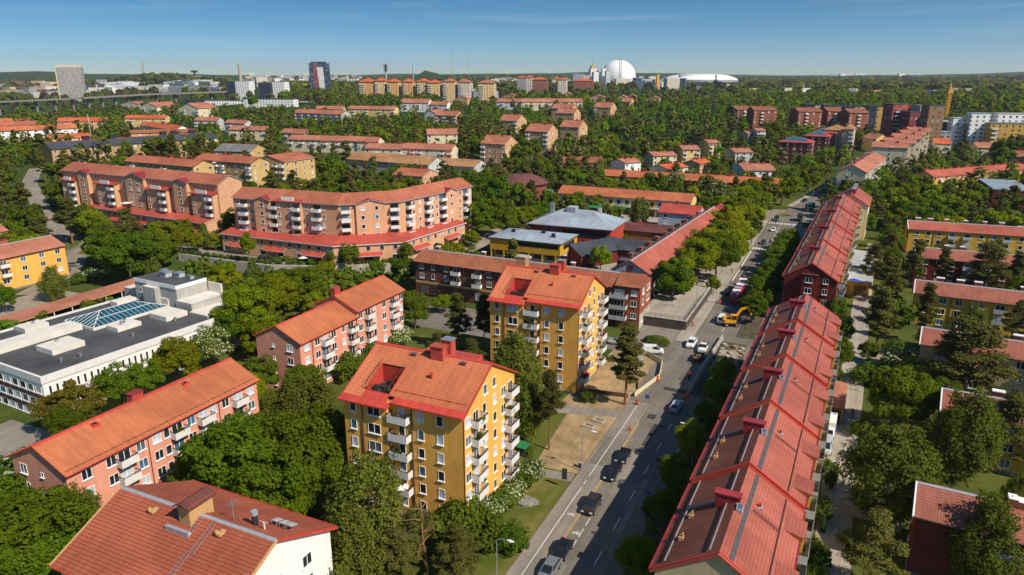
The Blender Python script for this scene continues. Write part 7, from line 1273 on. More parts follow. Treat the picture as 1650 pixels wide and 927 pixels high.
root = empty('cargo_trailer', (-25.9, 153.6, .03), DN, 'open trailer with rubble load in front of the white pickup', 'trailer'); b = MB(); b.box(-2, 2, -1, 1, .5, .6); b.box(-2, 2, -1.04, -1, .5, 1.1); b.box(-2, 2, 1, 1.04, .5, 1.1); b.box(-2.04, -2, -1, 1, .5, 1.1); b.box(2, 2.04, -1, 1, .5, 1.1); b.beam((2, 0, .5), (3.2, 0, .5), .1, .1); b.build('load_bed', ['trim_dark'], root)
b = MB(); rng = random.Random(4); [b.box(X, X + .5, Y, Y + .4, .61, .8 + rng.random() * .4) for X, Y in ((-1.6, -.8), (-.9, .1), (-.2, -.6), (.6, .2), (1.1, -.5), (-1.5, .3))]; b.build('load', ['soil'], root)
for s in (-1, 1): o = inst(tm, 'wheel', root, (.2, s * 1.1, .33)); inst(rm, 'rim', o)
# articulated bus
root = empty('city_bus', (-24.9, 208, .03), DN, 'red and white articulated city bus driving up the shaded lane', 'bus'); b = MB(); loft(b, [(-9.0, ring(1.2, .35, 2.9, .97)), (-8.8, ring(1.27, .35, 3.05, .95)), (-.6, ring(1.27, .35, 3.05, .95))]); loft(b, [(.6, ring(1.27, .35, 3.05, .95)), (8.9, ring(1.27, .35, 3.05, .95)), (9.0, ring(1.2, .35, 2.9, .97))]); b.build('body', ['bus_red'], root)
b = MB(); [b.box(-.6 + i * .15, -.52 + i * .15, -1.15, 1.15, .5, 2.95) for i in range(8)]; b.build('bellows', ['trim_dark'], root); b = MB()
for x0, x1, m_ in ((-8.6, -6.2, 1), (-6.15, -4.2, 0), (-4.15, -3.0, 2), (-2.95, -.8, 1), (.8, 2.6, 0), (2.65, 4.4, 1), (4.45, 5.6, 2), (5.65, 8.7, 0)): b.box(x0, x1, -1.05, 1.05, 3.04, 3.16 if m_ else 3.22, m_)
b.build('roof_panel', ['white_paint', 'trim_grey', 'bus_red'], root); b = MB()
for s in (-1, 1): b.box(-8.6, -.8, s * 1.275 - .012, s * 1.275 + .012, 1.4, 2.5); b.box(.8, 8.6, s * 1.275 - .012, s * 1.275 + .012, 1.4, 2.5)
b.build('window', ['glass_dark'], root); b = MB(); b.box(-9.03, -8.99, -1.0, 1.0, 1.2, 2.7); b.build('windscreen', ['glass_mid'], root); tm, rm = wheel_mesh(.48)
for sx in (-6.3, -2.2, 5.4):
 for s in (-1, 1): o = inst(tm, 'wheel', root, (sx, s * 1.15, .48)); inst(rm, 'rim', o)
# yellow excavator
root = empty('excavator', (-22.8, 180.5, .05), R(200), 'yellow wheeled excavator with raised arm at the road works', 'excavator'); b = MB(); b.box(-1.6, 1.6, -1.1, 1.1, .55, 1.0); b.build('chassis', ['trim_dark'], root); b = MB(); b.prism([(-1.0, -1.2), (1.9, -1.2), (2.2, -.8), (2.2, .8), (1.9, 1.2), (-1.0, 1.2)], 1.05, 1.9); b.box(.2, 2.0, -1.1, .0, 1.9, 2.3); b.build('body', ['machine_yellow'], root)
b = MB(); b.box(-1.1, .3, .1, 1.1, 1.91, 3.0); b.build('cab_glass', ['glass_dark'], root); b = MB(); b.box(-1.2, .4, .0, 1.2, 3.0, 3.15); [b.box(x - .06, x + .06, y - .06, y + .06, 1.9, 3.0) for x in (-1.12, .32) for y in (.08, 1.12)]; b.build('cab', ['machine_yellow'], root)
b = MB(); b.beam((-.8, -.4, 1.9), (-2.3, -.4, 4.4), .4, .6); b.beam((-2.3, -.4, 4.4), (-4.0, -.4, 4.9), .38, .5); b.build('boom', ['machine_yellow'], root); b = MB(); b.beam((-3.9, -.4, 5.1), (-5.2, -.4, 2.6), .32, .42); b.build('stick', ['machine_yellow'], root); b = MB(); b.prism([(-5.7, -.9), (-4.8, -.9), (-4.8, .1), (-5.7, .1)], 1.7, 2.6); b.build('bucket', ['trim_dark'], root); tm, rm = wheel_mesh(.5, .45)
for sx in (-1.2, 1.3):
 for s in (-1, 1): o = inst(tm, 'wheel', root, (sx, s * 1.05, .5)); inst(rm, 'rim', o)
# ------------------------------------------------------------------ road works: trench, barriers, fences, rubble
b = MB(); rng = random.Random(8)
pit = [(-23.6, 134), (-23.0, 168), (-17.2, 168), (-16.2, 150), (-16.2, 134)]; b.face([(x, y, .026) for x, y in pit]); tag(b.build('trench_floor', ['soil_dark'] if 'soil_dark' in M else ['mulch']), kind='structure')
b = MB(); b.face([(x, y, .03) for x, y in [(-22.4, 150), (-22.2, 162), (-18, 164), (-17.4, 152)]]); tag(b.build('rubble_bed', ['gravel']), kind='structure')
for i in range(26):
 x, y, s_ = rng.uniform(-22.4, -17.2), rng.uniform(148, 166), rng.uniform(.25, .8); b = MB(); P = [(rng.uniform(.6, 1) * s_ * math.cos(a * 1.05), rng.uniform(.6, 1) * s_ * math.sin(a * 1.05)) for a in range(6)]; b.prism(P, 0, s_ * rng.uniform(.4, .8)); o = b.build('rubble_lump', ['soil' if i % 3 else 'concrete'], None, (x, y, .03)); tag(o, 'broken lump of earth or asphalt in the shaded road works trench', 'rubble', 'rubble lumps in the road works')
line = [(-23.9, 134), (-23.9, 141), (-23.9, 148), (-23.7, 155), (-23.4, 162), (-23.2, 170)]
for i, (p, q) in enumerate(zip(line, line[1:])):
 for k in range(2):
  a = Vector(p).lerp(Vector(q), k / 2 + .01); c = Vector(p).lerp(Vector(q), k / 2 + .49); mid_ = (a + c) / 2; L = (c - a).length; b = MB(); b.prism([(-L / 2, -.3), (L / 2, -.3), (L / 2, .3), (-L / 2, .3)], 0, .25); b.box(-L / 2, L / 2, -.14, .14, .25, 1.0); o = b.build('concrete_barrier', ['concrete'], None, (*mid_, .03), math.atan2((c - a).y, (c - a).x)); tag(o, 'pale concrete barrier in the line beside the road works lane', 'barrier', 'concrete barriers beside the road works')
def board_fence(pts, label, group, h=1.1, m='pale_boards'):
 for p, q in zip(pts, pts[1:]):
  p, q = Vector(p), Vector(q); L = (q - p).length; n_ = max(1, int(L / 4)); a = math.atan2((q - p).y, (q - p).x)
  for k in range(n_): c = p.lerp(q, (k + .5) / n_); b = MB(); w = L / n_ - .05; b.box(-w / 2, w / 2, -.04, .04, .1, h); b.box(-w / 2 + .1, -w / 2 + .2, -.3, .3, 0, .1); b.box(w / 2 - .2, w / 2 - .1, -.3, .3, 0, .1); o = b.build('site_fence', [m], None, (*c, .02), a); tag(o, label, 'fence', group)
board_fence([(-41.5, 151), (-36.8, 151.3), (-32.6, 147.8), (-31.2, 139.6), (-33.4, 128.4)], 'pale board fence panel round the dug-up corner by the rear yellow tower', 'board fence panels at the street corner', 1.1, 'cream_plaster'); board_fence([(-42.5, 126.5), (-34.5, 127.6)], 'dark low fence panel along the dug-up corner, behind the tall pine', 'low fence panels behind the tall pine', .9, 'trim_brown')
for i, (x, y, lab) in enumerate([(-32.0, 125.2, 'orange barrier cone on the cycle path below the tall pine'), (-31.3, 138.2, 'orange striped post at the tip of the board fence'), (-28.6, 198.6, 'orange end post of the ramp barrier by the bus'), (-31.6, 176.0, 'orange post beside the plaza wall'), (-23.7, 132.6, 'orange striped barrier end at the start of the road works'), (-24.2, 131.5, 'second orange barrier end, just before the first')]):
 b = MB(); b.box(-.3, .3, -.3, .3, 0, .08, 1); b.tube((0, 0, .08), (0, 0, 1.0), .24, .1, 8); b.box(-.28, .28, -.05, .05, .5, 1.1); o = b.build('traffic_cone', ['orange_plastic', 'rubber'], None, (x, y, .15 if x < -29.7 else .03)); tag(o, lab, 'cone')
root = empty('site_barrier', (-30.5, 198.2, .16), 0, 'white plank barrier across the ramp near the bus', 'barrier'); b = MB(); [b.box(-1.7, 1.7, -.04, .04, z, z + .2) for z in (.35, .8)]; b.build('rail', ['white_paint'], root)
for x in (-1.5, 1.5): b = MB(); b.box(x - .06, x + .06, -.3, .3, 0, 1.1); b.build('leg', ['steel'], root)
for i, (x, y, a) in enumerate([(-38.6, 146.6, 0), (-38.2, 144.2, 35)]):
 b = MB(); b.box(-1.6, 1.6, -.7, .7, 0, 1.1); b.box(-1.7, 1.7, -.8, .8, 1.1, 1.2, 1); o = b.build('site_container', ['concrete' if i else 'white_paint', 'trim_grey'], None, (x, y, .02), R(a)); tag(o, ['pale skip on the dug-up corner by the yellow tower', 'grey covered stack on the dug-up corner'][i], 'skip')
for i, (x, y, lab, m_) in enumerate([(-39.2, 112.8, 'pale square concrete ring lying on the sand, nearer one', 'concrete'), (-38.2, 115.6, 'pale square concrete ring lying on the sand, farther one', 'concrete')]):
 b = MB(); b.box(-1.1, 1.1, -.7, -.45, 0, .25); b.box(-1.1, 1.1, .45, .7, 0, .25); b.box(-1.1, -.85, -.44, .44, 0, .25); b.box(.85, 1.1, -.44, .44, 0, .25); o = b.build('manhole_ring', [m_], None, (x + 1.6, y, .01), R(-8)); tag(o, lab, 'concrete ring')
# plaza wall of rough stone with railing
root = empty('plaza_wall', (0, 0, 0), 0, 'dark rubble-stone wall carrying the raised plaza at the street corner', 'wall'); b = MB(); b.box(-45.0, -33.0, 171.6, 172.15, 0, 2.45); b.box(-33.0, -32.5, 171.6, 205.5, 0, 2.45); b.build('stone', ['stone_wall'], root); b = MB(); b.box(-45.1, -32.4, 171.5, 172.16, 2.453, 2.6); b.box(-33.05, -32.4, 172.17, 205.5, 2.453, 2.6); b.build('coping', ['concrete'], root)
b = MB()
for z in (3.1, 3.5): b.beam((-45, 171.9, z), (-32.7, 171.9, z), .06, .06); b.beam((-32.7, 171.9, z), (-32.7, 196, z), .06, .06)
for k in range(9): b.beam((-45 + k * 1.53, 171.9, 2.6), (-45 + k * 1.53, 171.9, 3.55), .06, .06)
for k in range(14): b.beam((-32.7, 172 + k * 1.8, 2.6), (-32.7, 172 + k * 1.8, 3.55), .06, .06)
b.build('railing', ['trim_brown'], root); b = MB(); b.box(-38.4, -32.4, 206.2, 206.6, .1, 1.9); tag(b.build('plaza_wall', ['stone_wall']), 'low dark stone wall across the pavement behind the lindens', 'wall')
# ------------------------------------------------------------------ lamps, signs, small street furniture
LM = {}
def lamp(x, y, h, rz, label, group='street lamps with curved arms', z=None, arm=1.5):
 z = T(x, y) if z is None else z; root = empty('street_lamp', (x, y, z), rz, label, 'street lamp', group); k = (h, arm)
 if k not in LM:
  b = MB(); b.tube((0, 0, 0), (0, 0, 1.2), .11, .1, 8); b.tube((0, 0, 1.2), (0, 0, h - .6), .075, .055, 8); pp = [(0, h - .6), (.08, h - .25), (.35, h - .02), (arm, h + .1)]
  for (a, c), (e, f) in zip(pp, pp[1:]): b.tube((a, 0, c), (e, 0, f), .05, .045, 6)
  p = b.mesh('pole', ['steel']); b = MB(); loft(b, [(arm - .05, ring(.12, h + .02, h + .16)), (arm + .3, ring(.2, h - .02, h + .2)), (arm + .85, ring(.1, h + .04, h + .16))]); LM[k] = (p, b.mesh('lamp_head', ['lamp_lens']))
 inst(LM[k][0], 'pole', root); inst(LM[k][1], 'lamp_head', root); return root
lamp(-33.5, 97.7, 7.4, 0, 'street lamp at the edge of the sand yard, beside a bin', z=.02); lamp(-33.6, 67.0, 7.4, 0, 'street lamp head at the bottom edge by the lawn', z=.02); lamp(-17.6, 106.5, 7.4, math.pi, 'street lamp among the shaded trees in front of the red row', z=.1); lamp(-19.6, 192, 8, math.pi, 'street lamp over the road near the bus', z=.1); lamp(-32.2, 182, 8, 0, 'street lamp at the plaza wall', z=2.6); lamp(-31.5, 268, 8, 0, 'street lamp before the zebra crossing on the left pavement', z=.16); lamp(-14.6, 372, 9, math.pi, 'street lamp beyond the roundabout, right side', z=.05); lamp(-15.6, 352, 9, math.pi, 'street lamp at the roundabout, right side', z=.05); lamp(-14.8, 292, 9, math.pi, 'street lamp in the shade of the second row', z=.16); lamp(-31.6, 330, 8, 0, 'street lamp at the roundabout, left side', z=.16); lamp(-115.5, 205, 6, R(150), 'street lamp on the corner of the curved peach block'); lamp(-176, 165, 5, R(90), 'short street lamp above the retaining wall'); lamp(-215, 170, 5, R(90), 'short street lamp by the peach podium corner'); lamp(55, 246, 10, R(60), 'tall pale lamp pole at the garden of the salmon-roofed block', z=0); lamp(-258, 160, 7, R(20), 'street lamp on the curve at the far left'); lamp(9.3, 150, 4.5, 0, 'short lamp beside the yard lane playground', z=0)
def sign(x, y, h, label, m, w=.6, hh=.6, z=.16, name='road_sign', rz=0.0, tri=False):
 root = empty(name, (x, y, z), rz, label, 'sign'); b = MB(); b.tube((0, 0, 0), (0, 0, h), .04, n=6); b.build('post', ['steel'], root); b = MB()
 if tri: b.face([(-w / 2, -.06, h - hh), (w / 2, -.06, h - hh), (0, -.06, h)]); b.face([(w / 2, -.03, h - hh), (-w / 2, -.03, h - hh), (0, -.03, h)])
 else: b.box(-w / 2, w / 2, -.08, -.04, h - hh, h)
 b.build('panel', [m], root); return root
sign(-34.3, 92.0, 3.2, 'dark advertising board on a post at the lawn corner', 'trim_dark', .8, 1.9, rz=R(20)); sign(-34.2, 99.0, 1.6, 'slim yellow post in the sand yard beside the lamp', 'machine_yellow', .18, .9, .01); sign(-30.2, 113.7, 1.2, 'orange triangular roadwork sign on the pavement edge', 'orange_plastic', 1.0, .9, .16, tri=True); sign(-38.6, 86.8, 1.1, 'yellow triangular sign lying by the rock on the lawn', 'machine_yellow', 1.1, .9, .01, tri=True); sign(-29.9, 124.5, 2.8, 'blue square sign at the crossing below the tall pine', 'sign_blue', .8, .8); sign(-33.6, 130.6, 2.4, 'black narrow board behind the tall pine trunk', 'trim_dark', .5, 1.5, .01); sign(-38.8, 182.5, 3.4, 'dark advertising column on the raised plaza', 'trim_dark', .9, 1.8, 2.31); sign(-33.2, 186.5, 2.4, 'pale information board at the plaza ramp', 'sheet_pale', 1.2, 1.4, .16); sign(-26, 319.5, 2.2, 'blue sign on the roundabout approach island', 'sign_blue', .7, .7, .03); sign(-23.6, 276.0, 2.6, 'blue pedestrian sign at the zebra crossing', 'sign_blue', .8, .8, .03); sign(-26.4, 345, 1.8, 'yellow arrow sign on the roundabout, left', 'machine_yellow', .9, .7, .18); sign(-23.8, 348.4, 1.8, 'yellow arrow sign on the roundabout, right', 'machine_yellow', .9, .7, .18)
for x, y, lab in ((-29.6, 270, 'traffic light at the zebra crossing, left'), (-23.4, 274.6, 'traffic light at the zebra crossing, middle')):
 root = empty('traffic_light', (x, y, .16), 0, lab, 'traffic light'); b = MB(); b.tube((0, 0, 0), (0, 0, 3.2), .06, n=6); b.build('pole', ['trim_dark'], root); b = MB(); b.box(-.18, .18, -.16, .16, 2.4, 3.4); b.build('signal_head', ['trim_dark'], root)
def litter(x, y, label, m='trim_dark', z=.01):
 b = MB(); b.prism([(.28 * math.cos(a * 1.047), .28 * math.sin(a * 1.047)) for a in range(6)], 0, .9); b.prism([(.32 * math.cos(a * 1.047), .32 * math.sin(a * 1.047)) for a in range(6)], .9, 1.0, 1); tag(b.build('litter_bin', [m, 'trim_grey'], None, (x, y, z)), label, 'bin')
litter(-34.1, 98.6, 'dark litter bin at the foot of the lamp on the sand', 'trim_dark'); litter(-38.9, 78.6, 'mauve plastic crate at the lawn edge by the round bush', 'lilac_box' if 'lilac_box' in M else 'sheet_pale')
root = empty('electric_cabinet', (-44.8, 98.6, 0), R(-5), 'green-lidded cabinet against the front yellow tower', 'cabinet'); b = MB(); b.box(-1.3, 1.3, -.8, .8, 0, 1.6); b.build('body', ['stone_wall'], root); b = MB(); b.slab([(-1.45, -.95, 1.65), (1.45, -.95, 1.65), (1.45, .95, 1.95), (-1.45, .95, 1.95)], .1); b.build('roof', ['green_cover'], root)
root = empty('bus_shelter', (-32.1, 247.6, .16), R(90), 'glass bus shelter on the left pavement under the lindens', 'bus shelter'); b = MB(); b.box(-2.4, 2.4, -.9, .9, 2.4, 2.55); b.build('roof', ['trim_grey'], root); b = MB(); b.box(-2.3, 2.3, .8, .85, .2, 2.4); b.build('glass', ['glass_mid'], root)
for x in (-2.3, 2.3): b = MB(); b.box(x - .05, x + .05, .78, .88, 0, 2.4); b.build('post', ['steel'], root)
def parasol(x, y, z, label, m, r=1.4, h=2.3):
 root = empty('parasol', (x, y, z), 0, label, 'parasol'); b = MB(); b.tube((0, 0, 0), (0, 0, h), .03, n=6); b.build('pole', ['steel'], root); b = MB(); n_ = 8; P = [(r * math.cos(a * 2 * math.pi / n_), r * math.sin(a * 2 * math.pi / n_), h - .35) for a in range(n_)]
 for i in range(n_): b.face([P[i], P[(i + 1) % n_], (0, 0, h + .15)]); b.face([P[(i + 1) % n_], P[i], (0, 0, h + .10)])
 b.build('canopy', [m], root)
parasol(4.6, 196.5, 9.4, 'blue parasol on the roof-edge balcony beside the dark red gable', 'parasol_blue'); parasol(-51.9, 73.6, 4.0, 'white parasol on the lowest front balcony of the nearest yellow tower', 'balcony_white', 1.1, 2.2); parasol(-249, 182.4, 12.9, 'pale parasol on the podium terrace of the long peach block', 'balcony_white', 2.2, 2.4); parasol(-151, 168.0, 5.2, 'white parasol in the front garden of the curved peach block', 'balcony_white', 1.6, 2.3)
b = MB(); [b.slab([(-1.2 + i * .9, -1.4 + i * .2, 2.5), (-.35 + i * .9, -1.4 + i * .2, 2.5), (-.35 + i * .9, .2, 2.9), (-1.2 + i * .9, .2, 2.9)], .06) for i in range(8)]
tag(b.build('market_stall', ['balcony_white'], None, (-82, 303, .1)), 'row of pale stall canopies on the square', 'market stall'); b = MB(); b.slab([(-9, -2.2, 3.3), (9, -2.2, 3.3), (9, 2, 4.2), (-9, 2, 4.2)], .1); tag(b.build('canopy_roof', ['green_cover'], None, (-99, 313, .1)), 'green canopy roof in front of the shop gallery', 'canopy')
for x, y, s_, lab in ((-38.4, 86.0, 2.4, 'low grey-tan rock outcrop on the lawn by the fallen yellow triangle'), (-92.0, 83.0, 2.2, 'pale rock outcrop between the long pink block and the dense maples'), (-39.2, 79.4, 1.1, 'small rock beside the mauve crate on the lawn')):
 r = np.random.default_rng(int(y)); b = MB(); n_ = 14; rows = []
 for j, (f, z) in enumerate(((1.0, -.2), (.85, .25), (.5, .42), (.15, .48))): rows.append([(math.cos(a * 2 * math.pi / n_) * s_ * f * r.uniform(.8, 1.15), math.sin(a * 2 * math.pi / n_) * s_ * .7 * f * r.uniform(.8, 1.15), z * s_ * .5 * r.uniform(.8, 1.2)) for a in range(n_)])
 for p, q in zip(rows, rows[1:]):
  for a in range(n_): b.face([p[a], p[(a + 1) % n_], q[(a + 1) % n_], q[a]])
 b.face(rows[-1]); tag(b.build('rock', ['plinth_grey'], None, (x, y, 0)), lab, 'rock')
# potted plants and chairs on the near balconies
rng = random.Random(12); PT = {}
def pot_mesh(m):
 if m not in PT:
  r = np.random.default_rng(len(PT)); b = MB(); b.prism([(.16 * math.cos(a), .16 * math.sin(a)) for a in np.arange(8) * .785], 0, .3)
  for i in range(46):
   c = Vector(r.normal(0, .22, 3)) + Vector((0, 0, .62)); d = Vector(r.normal(0, .12, 3)); e = Vector(r.normal(0, .12, 3)); b.face([c - d - e, c + d - e, c + d + e, c - d + e], 1)
  PT[m] = b.mesh('potted_plant', ['chimney_brick', m])
 return PT[m]
for o in [o for o in bpy.data.objects if o.name.startswith('balcony') and o.parent]:
 p = o.parent; L_ = p.get('label', '')
 if not any(t in L_ for t in ('yellow tower', 'pink', 'nearest long row')) or rng.random() < .45: continue
 mw = p.matrix_basis @ o.matrix_basis
 for k in range(rng.choice((1, 1, 2))):
  q = mw @ Vector((rng.uniform(-1.1, 1.1), rng.uniform(-.95, -.5), .005)); wh = 'the long red row' if 'row' in L_ else ('a pink block' if 'pink' in L_ else ('the front yellow tower' if 'nearest the camera' in L_ else 'the rear yellow tower'))
  t = tag(inst(pot_mesh(rng.choice(['shrub_leaves', 'shrub_leaves', 'maple_leaves', 'lilac_bloom', 'red_bloom', 'birch_leaves'])), 'potted_plant', None, q, rng.uniform(0, 6), rng.uniform(.6, 1.15)), 'small potted plant on a balcony of ' + wh, 'plant', 'potted plants on balconies of ' + wh)
# ------------------------------------------------------------------ people: one continuous skinned body, two poses
def person_mesh(pose):
 st = .26 if pose == 'walk' else .08
 V = [(0, 0, .95), (0, 0, 1.15), (0, .01, 1.38), (0, .0, 1.52), (0, -.02, 1.68), (.10, 0, .90), (.11, -st, .48), (.11, -st * .9, .08), (.11, -st * .9 - .14, .05), (-.10, 0, .90), (-.11, st * .6, .48), (-.11, st * 1.1, .09), (-.11, st * 1.1 - .14, .05), (.19, 0, 1.38), (.25, st * .5, 1.12), (.26, st * .3 - .08, .88), (-.19, 0, 1.38), (-.25, -st * .5, 1.12), (-.26, -st * .7 - .08, .90)]
 E_ = [(0, 1), (1, 2), (2, 3), (3, 4), (0, 5), (5, 6), (6, 7), (7, 8), (0, 9), (9, 10), (10, 11), (11, 12), (2, 13), (13, 14), (14, 15), (2, 16), (16, 17), (17, 18)]
 rad = [.13, .12, .14, .055, .10, .09, .065, .05, .04, .09, .065, .05, .04, .065, .048, .035, .065, .048, .035]
 me = bpy.data.meshes.new('person'); me.from_pydata(V, E_, []); o = bpy.data.objects.new('tmp_person', me); C.objects.link(o); mo = o.modifiers.new('s', 'SKIN')
 for i, r in enumerate(rad): me.skin_vertices[0].data[i].radius = (r, r)
 me.skin_vertices[0].data[0].use_root = True; o.modifiers.new('d', 'SUBSURF').levels = 1; dg = bpy.context.evaluated_depsgraph_get(); out = bpy.data.meshes.new_from_object(o.evaluated_get(dg)); bpy.data.objects.remove(o)
 for m_ in ('cloth_dark', 'cloth_red', 'skin'): out.materials.append(M[m_])
 return out
PM = {}
def person(x, y, rz, top, label, pose='walk', z=None):
 if (pose, top) not in PM:
  me = person_mesh(pose); me.materials[1] = M[top]
  for p in me.polygons: c = p.center; p.material_index = 2 if c.z > 1.55 or (c.z < 1.0 and abs(c.x) > .21) else (1 if c.z > .93 else 0); p.use_smooth = True
  b = MB(); b.prism([(.115 * math.cos(a * .785), .115 * math.sin(a * .785) + .02) for a in range(8)], 1.70, 1.80); PM[(pose, top)] = (me, b.mesh('hair', ['bark_grey']))
 o = inst(PM[(pose, top)][0], 'person', None, (x, y, T(x, y) + .02 if z is None else z), rz); tag(o, label, 'person'); inst(PM[(pose, top)][1], 'hair', o); return o
person(6.0, 137.5, R(0), 'cloth_blue', 'person in blue walking along the yard lane past the garage'); person(-30.6, 232, R(20), 'cloth_dark', 'person in dark clothes on the left pavement near the lindens', z=.17); person(-31.2, 259, R(180), 'cloth_red', 'person in red on the pavement beside the bus shelter', z=.17); person(-23.9, 274, R(90), 'cloth_white', 'person in white crossing at the zebra', z=.03); person(-22.6, 272.4, R(90), 'cloth_blue', 'person in blue crossing at the zebra', z=.03); person(-84, 309, R(30), 'cloth_red', 'person in red on the square by the shop gallery', z=.13); person(-90, 306, R(120), 'cloth_white', 'person in white on the square near the booths', z=.13); person(-79, 311, R(200), 'cloth_dark', 'person in dark clothes on the square, right side', z=.13); person(-200, 166.6, R(90), 'cloth_dark', 'person in dark clothes on the street above the retaining wall'); person(-119, 61, R(30), 'cloth_white', 'person in white at the bicycles by the school stair'); person(-112.8, 108, R(0), 'cloth_blue', 'person in blue on the pavement beside the school trees')
# scooter rider
root = empty('motor_scooter', (-25.5, 142.2, .03), R(95), 'black motor scooter in the shade of the road works lane', 'scooter'); b = MB(); b.box(-.7, .6, -.14, .14, .45, .62); b.box(.2, .75, -.17, .17, .6, .85); b.beam((-.65, 0, .5), (-.5, 0, 1.05), .1, .25); b.beam((-.5, -.33, 1.05), (-.5, .33, 1.05), .05, .05); b.build('body', ['car_black'], root); tm, rm = wheel_mesh(.26, .14)
for sx in (-.65, .62): inst(tm, 'wheel', root, (sx, 0, .27))
o = person(-25.5, 142.35, R(5), 'cloth_red', 'person in a red jacket riding the black scooter', 'stand', .02)
# ------------------------------------------------------------------ trees: leaf-sized faces through the crown, tapered trunk and limbs
def leaf_arrays(cen, nrm, size, rng, aspect=1.0):
 n = len(cen); nrm = nrm + rng.normal(0, .38, (n, 3)); nrm /= np.linalg.norm(nrm, axis=1)[:, None] + 1e-9
 t = rng.normal(0, 1, (n, 3)); t -= nrm * np.sum(t * nrm, 1)[:, None]; t /= np.linalg.norm(t, axis=1)[:, None] + 1e-9; bt = np.cross(nrm, t)
 s = size * rng.uniform(.65, 1.35, n)[:, None] / 2; v = np.empty((n, 4, 3)); v[:, 0] = cen - t * s - bt * s * aspect * .6; v[:, 1] = cen + t * s * .9 - bt * s * aspect; v[:, 2] = cen + t * s + bt * s * aspect * .7; v[:, 3] = cen - t * s * .8 + bt * s * aspect
 return v.reshape(-1, 3)
def quads_mesh(name, verts, mats, midx=None, tubes=None):
 nq = len(verts) // 4; me = bpy.data.meshes.new(name); tv = np.zeros((0, 3)); tf = []
 if tubes is not None and tubes.v: tv = np.array(tubes.v); tf = tubes.f
 nv = len(verts) + len(tv); me.vertices.add(nv); me.vertices.foreach_set('co', np.concatenate([verts, tv]).astype(np.float32).ravel())
 loops = np.concatenate([np.arange(nq * 4), np.array([i + len(verts) for f in tf for i in f], dtype=int)]) if tf else np.arange(nq * 4)
 sizes = np.array([4] * nq + [len(f) for f in tf]); st = np.concatenate([[0], np.cumsum(sizes)[:-1]])
 me.loops.add(len(loops)); me.loops.foreach_set('vertex_index', loops.astype(np.int32)); me.polygons.add(len(sizes)); me.polygons.foreach_set('loop_start', st.astype(np.int32)); me.polygons.foreach_set('loop_total', sizes.astype(np.int32))
 for m_ in mats: me.materials.append(M[m_])
 mi = np.zeros(len(sizes), dtype=np.int32)
 if midx is not None: mi[:nq] = midx
 if tf: mi[nq:] = len(mats) - 1
 me.polygons.foreach_set('material_index', mi); me.update(calc_edges=True); return me
def sphere_pts(n, rng):
 p = rng.normal(0, 1, (n, 3)); return p / np.linalg.norm(p, axis=1)[:, None]
def crown_round(H, Rr, hb, k, per, size, seed, lobes=.36, top=0.0, flat=1.0):
 "broad-leaved crown: overlapping leafy lobes on an uneven egg"
 rng = np.random.default_rng(seed); hc = (H + hb) / 2; rz = (H - hb) / 2; C_, N_ = [], []
 d = sphere_pts(k * 3, rng); d = d[d[:, 2] > -.62][:k]
 for q in d:
  s = rng.uniform(.42, 1.04); c = np.array([q[0] * Rr * s, q[1] * Rr * s, hc + q[2] * rz * s]); lr = Rr * lobes * rng.uniform(.5, 1.3); n = int(per * rng.uniform(.7, 1.3)); p = sphere_pts(n, rng); keep = (p @ q > -.35); p = p[keep]
  r = lr * rng.uniform(.62, 1.05, (len(p), 1)); C_.append(c + p * r * np.array([1, 1, .78 * flat])); N_.append(p * .8 + np.array([0, 0, .45]))
 return leaf_arrays(np.concatenate(C_), np.concatenate(N_), size, rng), rng
def trunk(H, hb, r, seed, m='x', limbs=6, spread=2.0, bend=.3):
 rng = random.Random(seed); b = MB(); p = Vector((0, 0, -.4)); pts = [p]; n = 5
 for i in range(1, n + 1): pts.append(Vector((rng.uniform(-bend, bend) * i / n, rng.uniform(-bend, bend) * i / n, H * .92 * i / n)))
 for i in range(n): b.tube(pts[i], pts[i + 1], r * (1 - i / n * .85), r * (1 - (i + 1) / n * .85), 7, cap=False)
 for i in range(limbs):
  z = hb * .85 + (H - hb) * .62 * (i + .3) / limbs; t = min(n - 1, int(z / (H * .92) * n)); a = pts[t].lerp(pts[t + 1], .5); a = Vector((a.x, a.y, z)); an = i * 2.4 + rng.random(); e = a + Vector((math.cos(an) * spread * rng.uniform(.6, 1), math.sin(an) * spread * rng.uniform(.6, 1), rng.uniform(.3, .9) * spread)); m_ = a.lerp(e, .5) + Vector((0, 0, .2)); b.tube(a, m_, r * .38, r * .25, 5, cap=False); b.tube(m_, e, r * .25, r * .09, 5, cap=False)
 return b
def crown_pine(H, Rr, hb, k, per, size, seed, shape=1.0):
 rng = np.random.default_rng(seed); C_, N_, pads = [], [], []
 for i in range(k):
  f = (i + rng.random()) / k; z = hb + (H - hb) * f; rr = Rr * (1 - f ** (1.6 * shape) * .85) * (.55 + .45 * min(1, (f + .12) * 3.0)) * rng.uniform(.25, 1.0); a = rng.uniform(0, 2 * math.pi); c = np.array([rr * math.cos(a), rr * math.sin(a), z]); pr = rng.uniform(.55, 1.15) * Rr * .33
  n = int(per * rng.uniform(.6, 1.3)); p = sphere_pts(n, rng); r = pr * rng.uniform(.35, 1.0, (n, 1)); C_.append(c + p * r * np.array([1, 1, .42])); N_.append(p * .5 + np.array([0, 0, .6])); pads.append(c)
 return leaf_arrays(np.concatenate(C_), np.concatenate(N_), size, rng, .55), pads
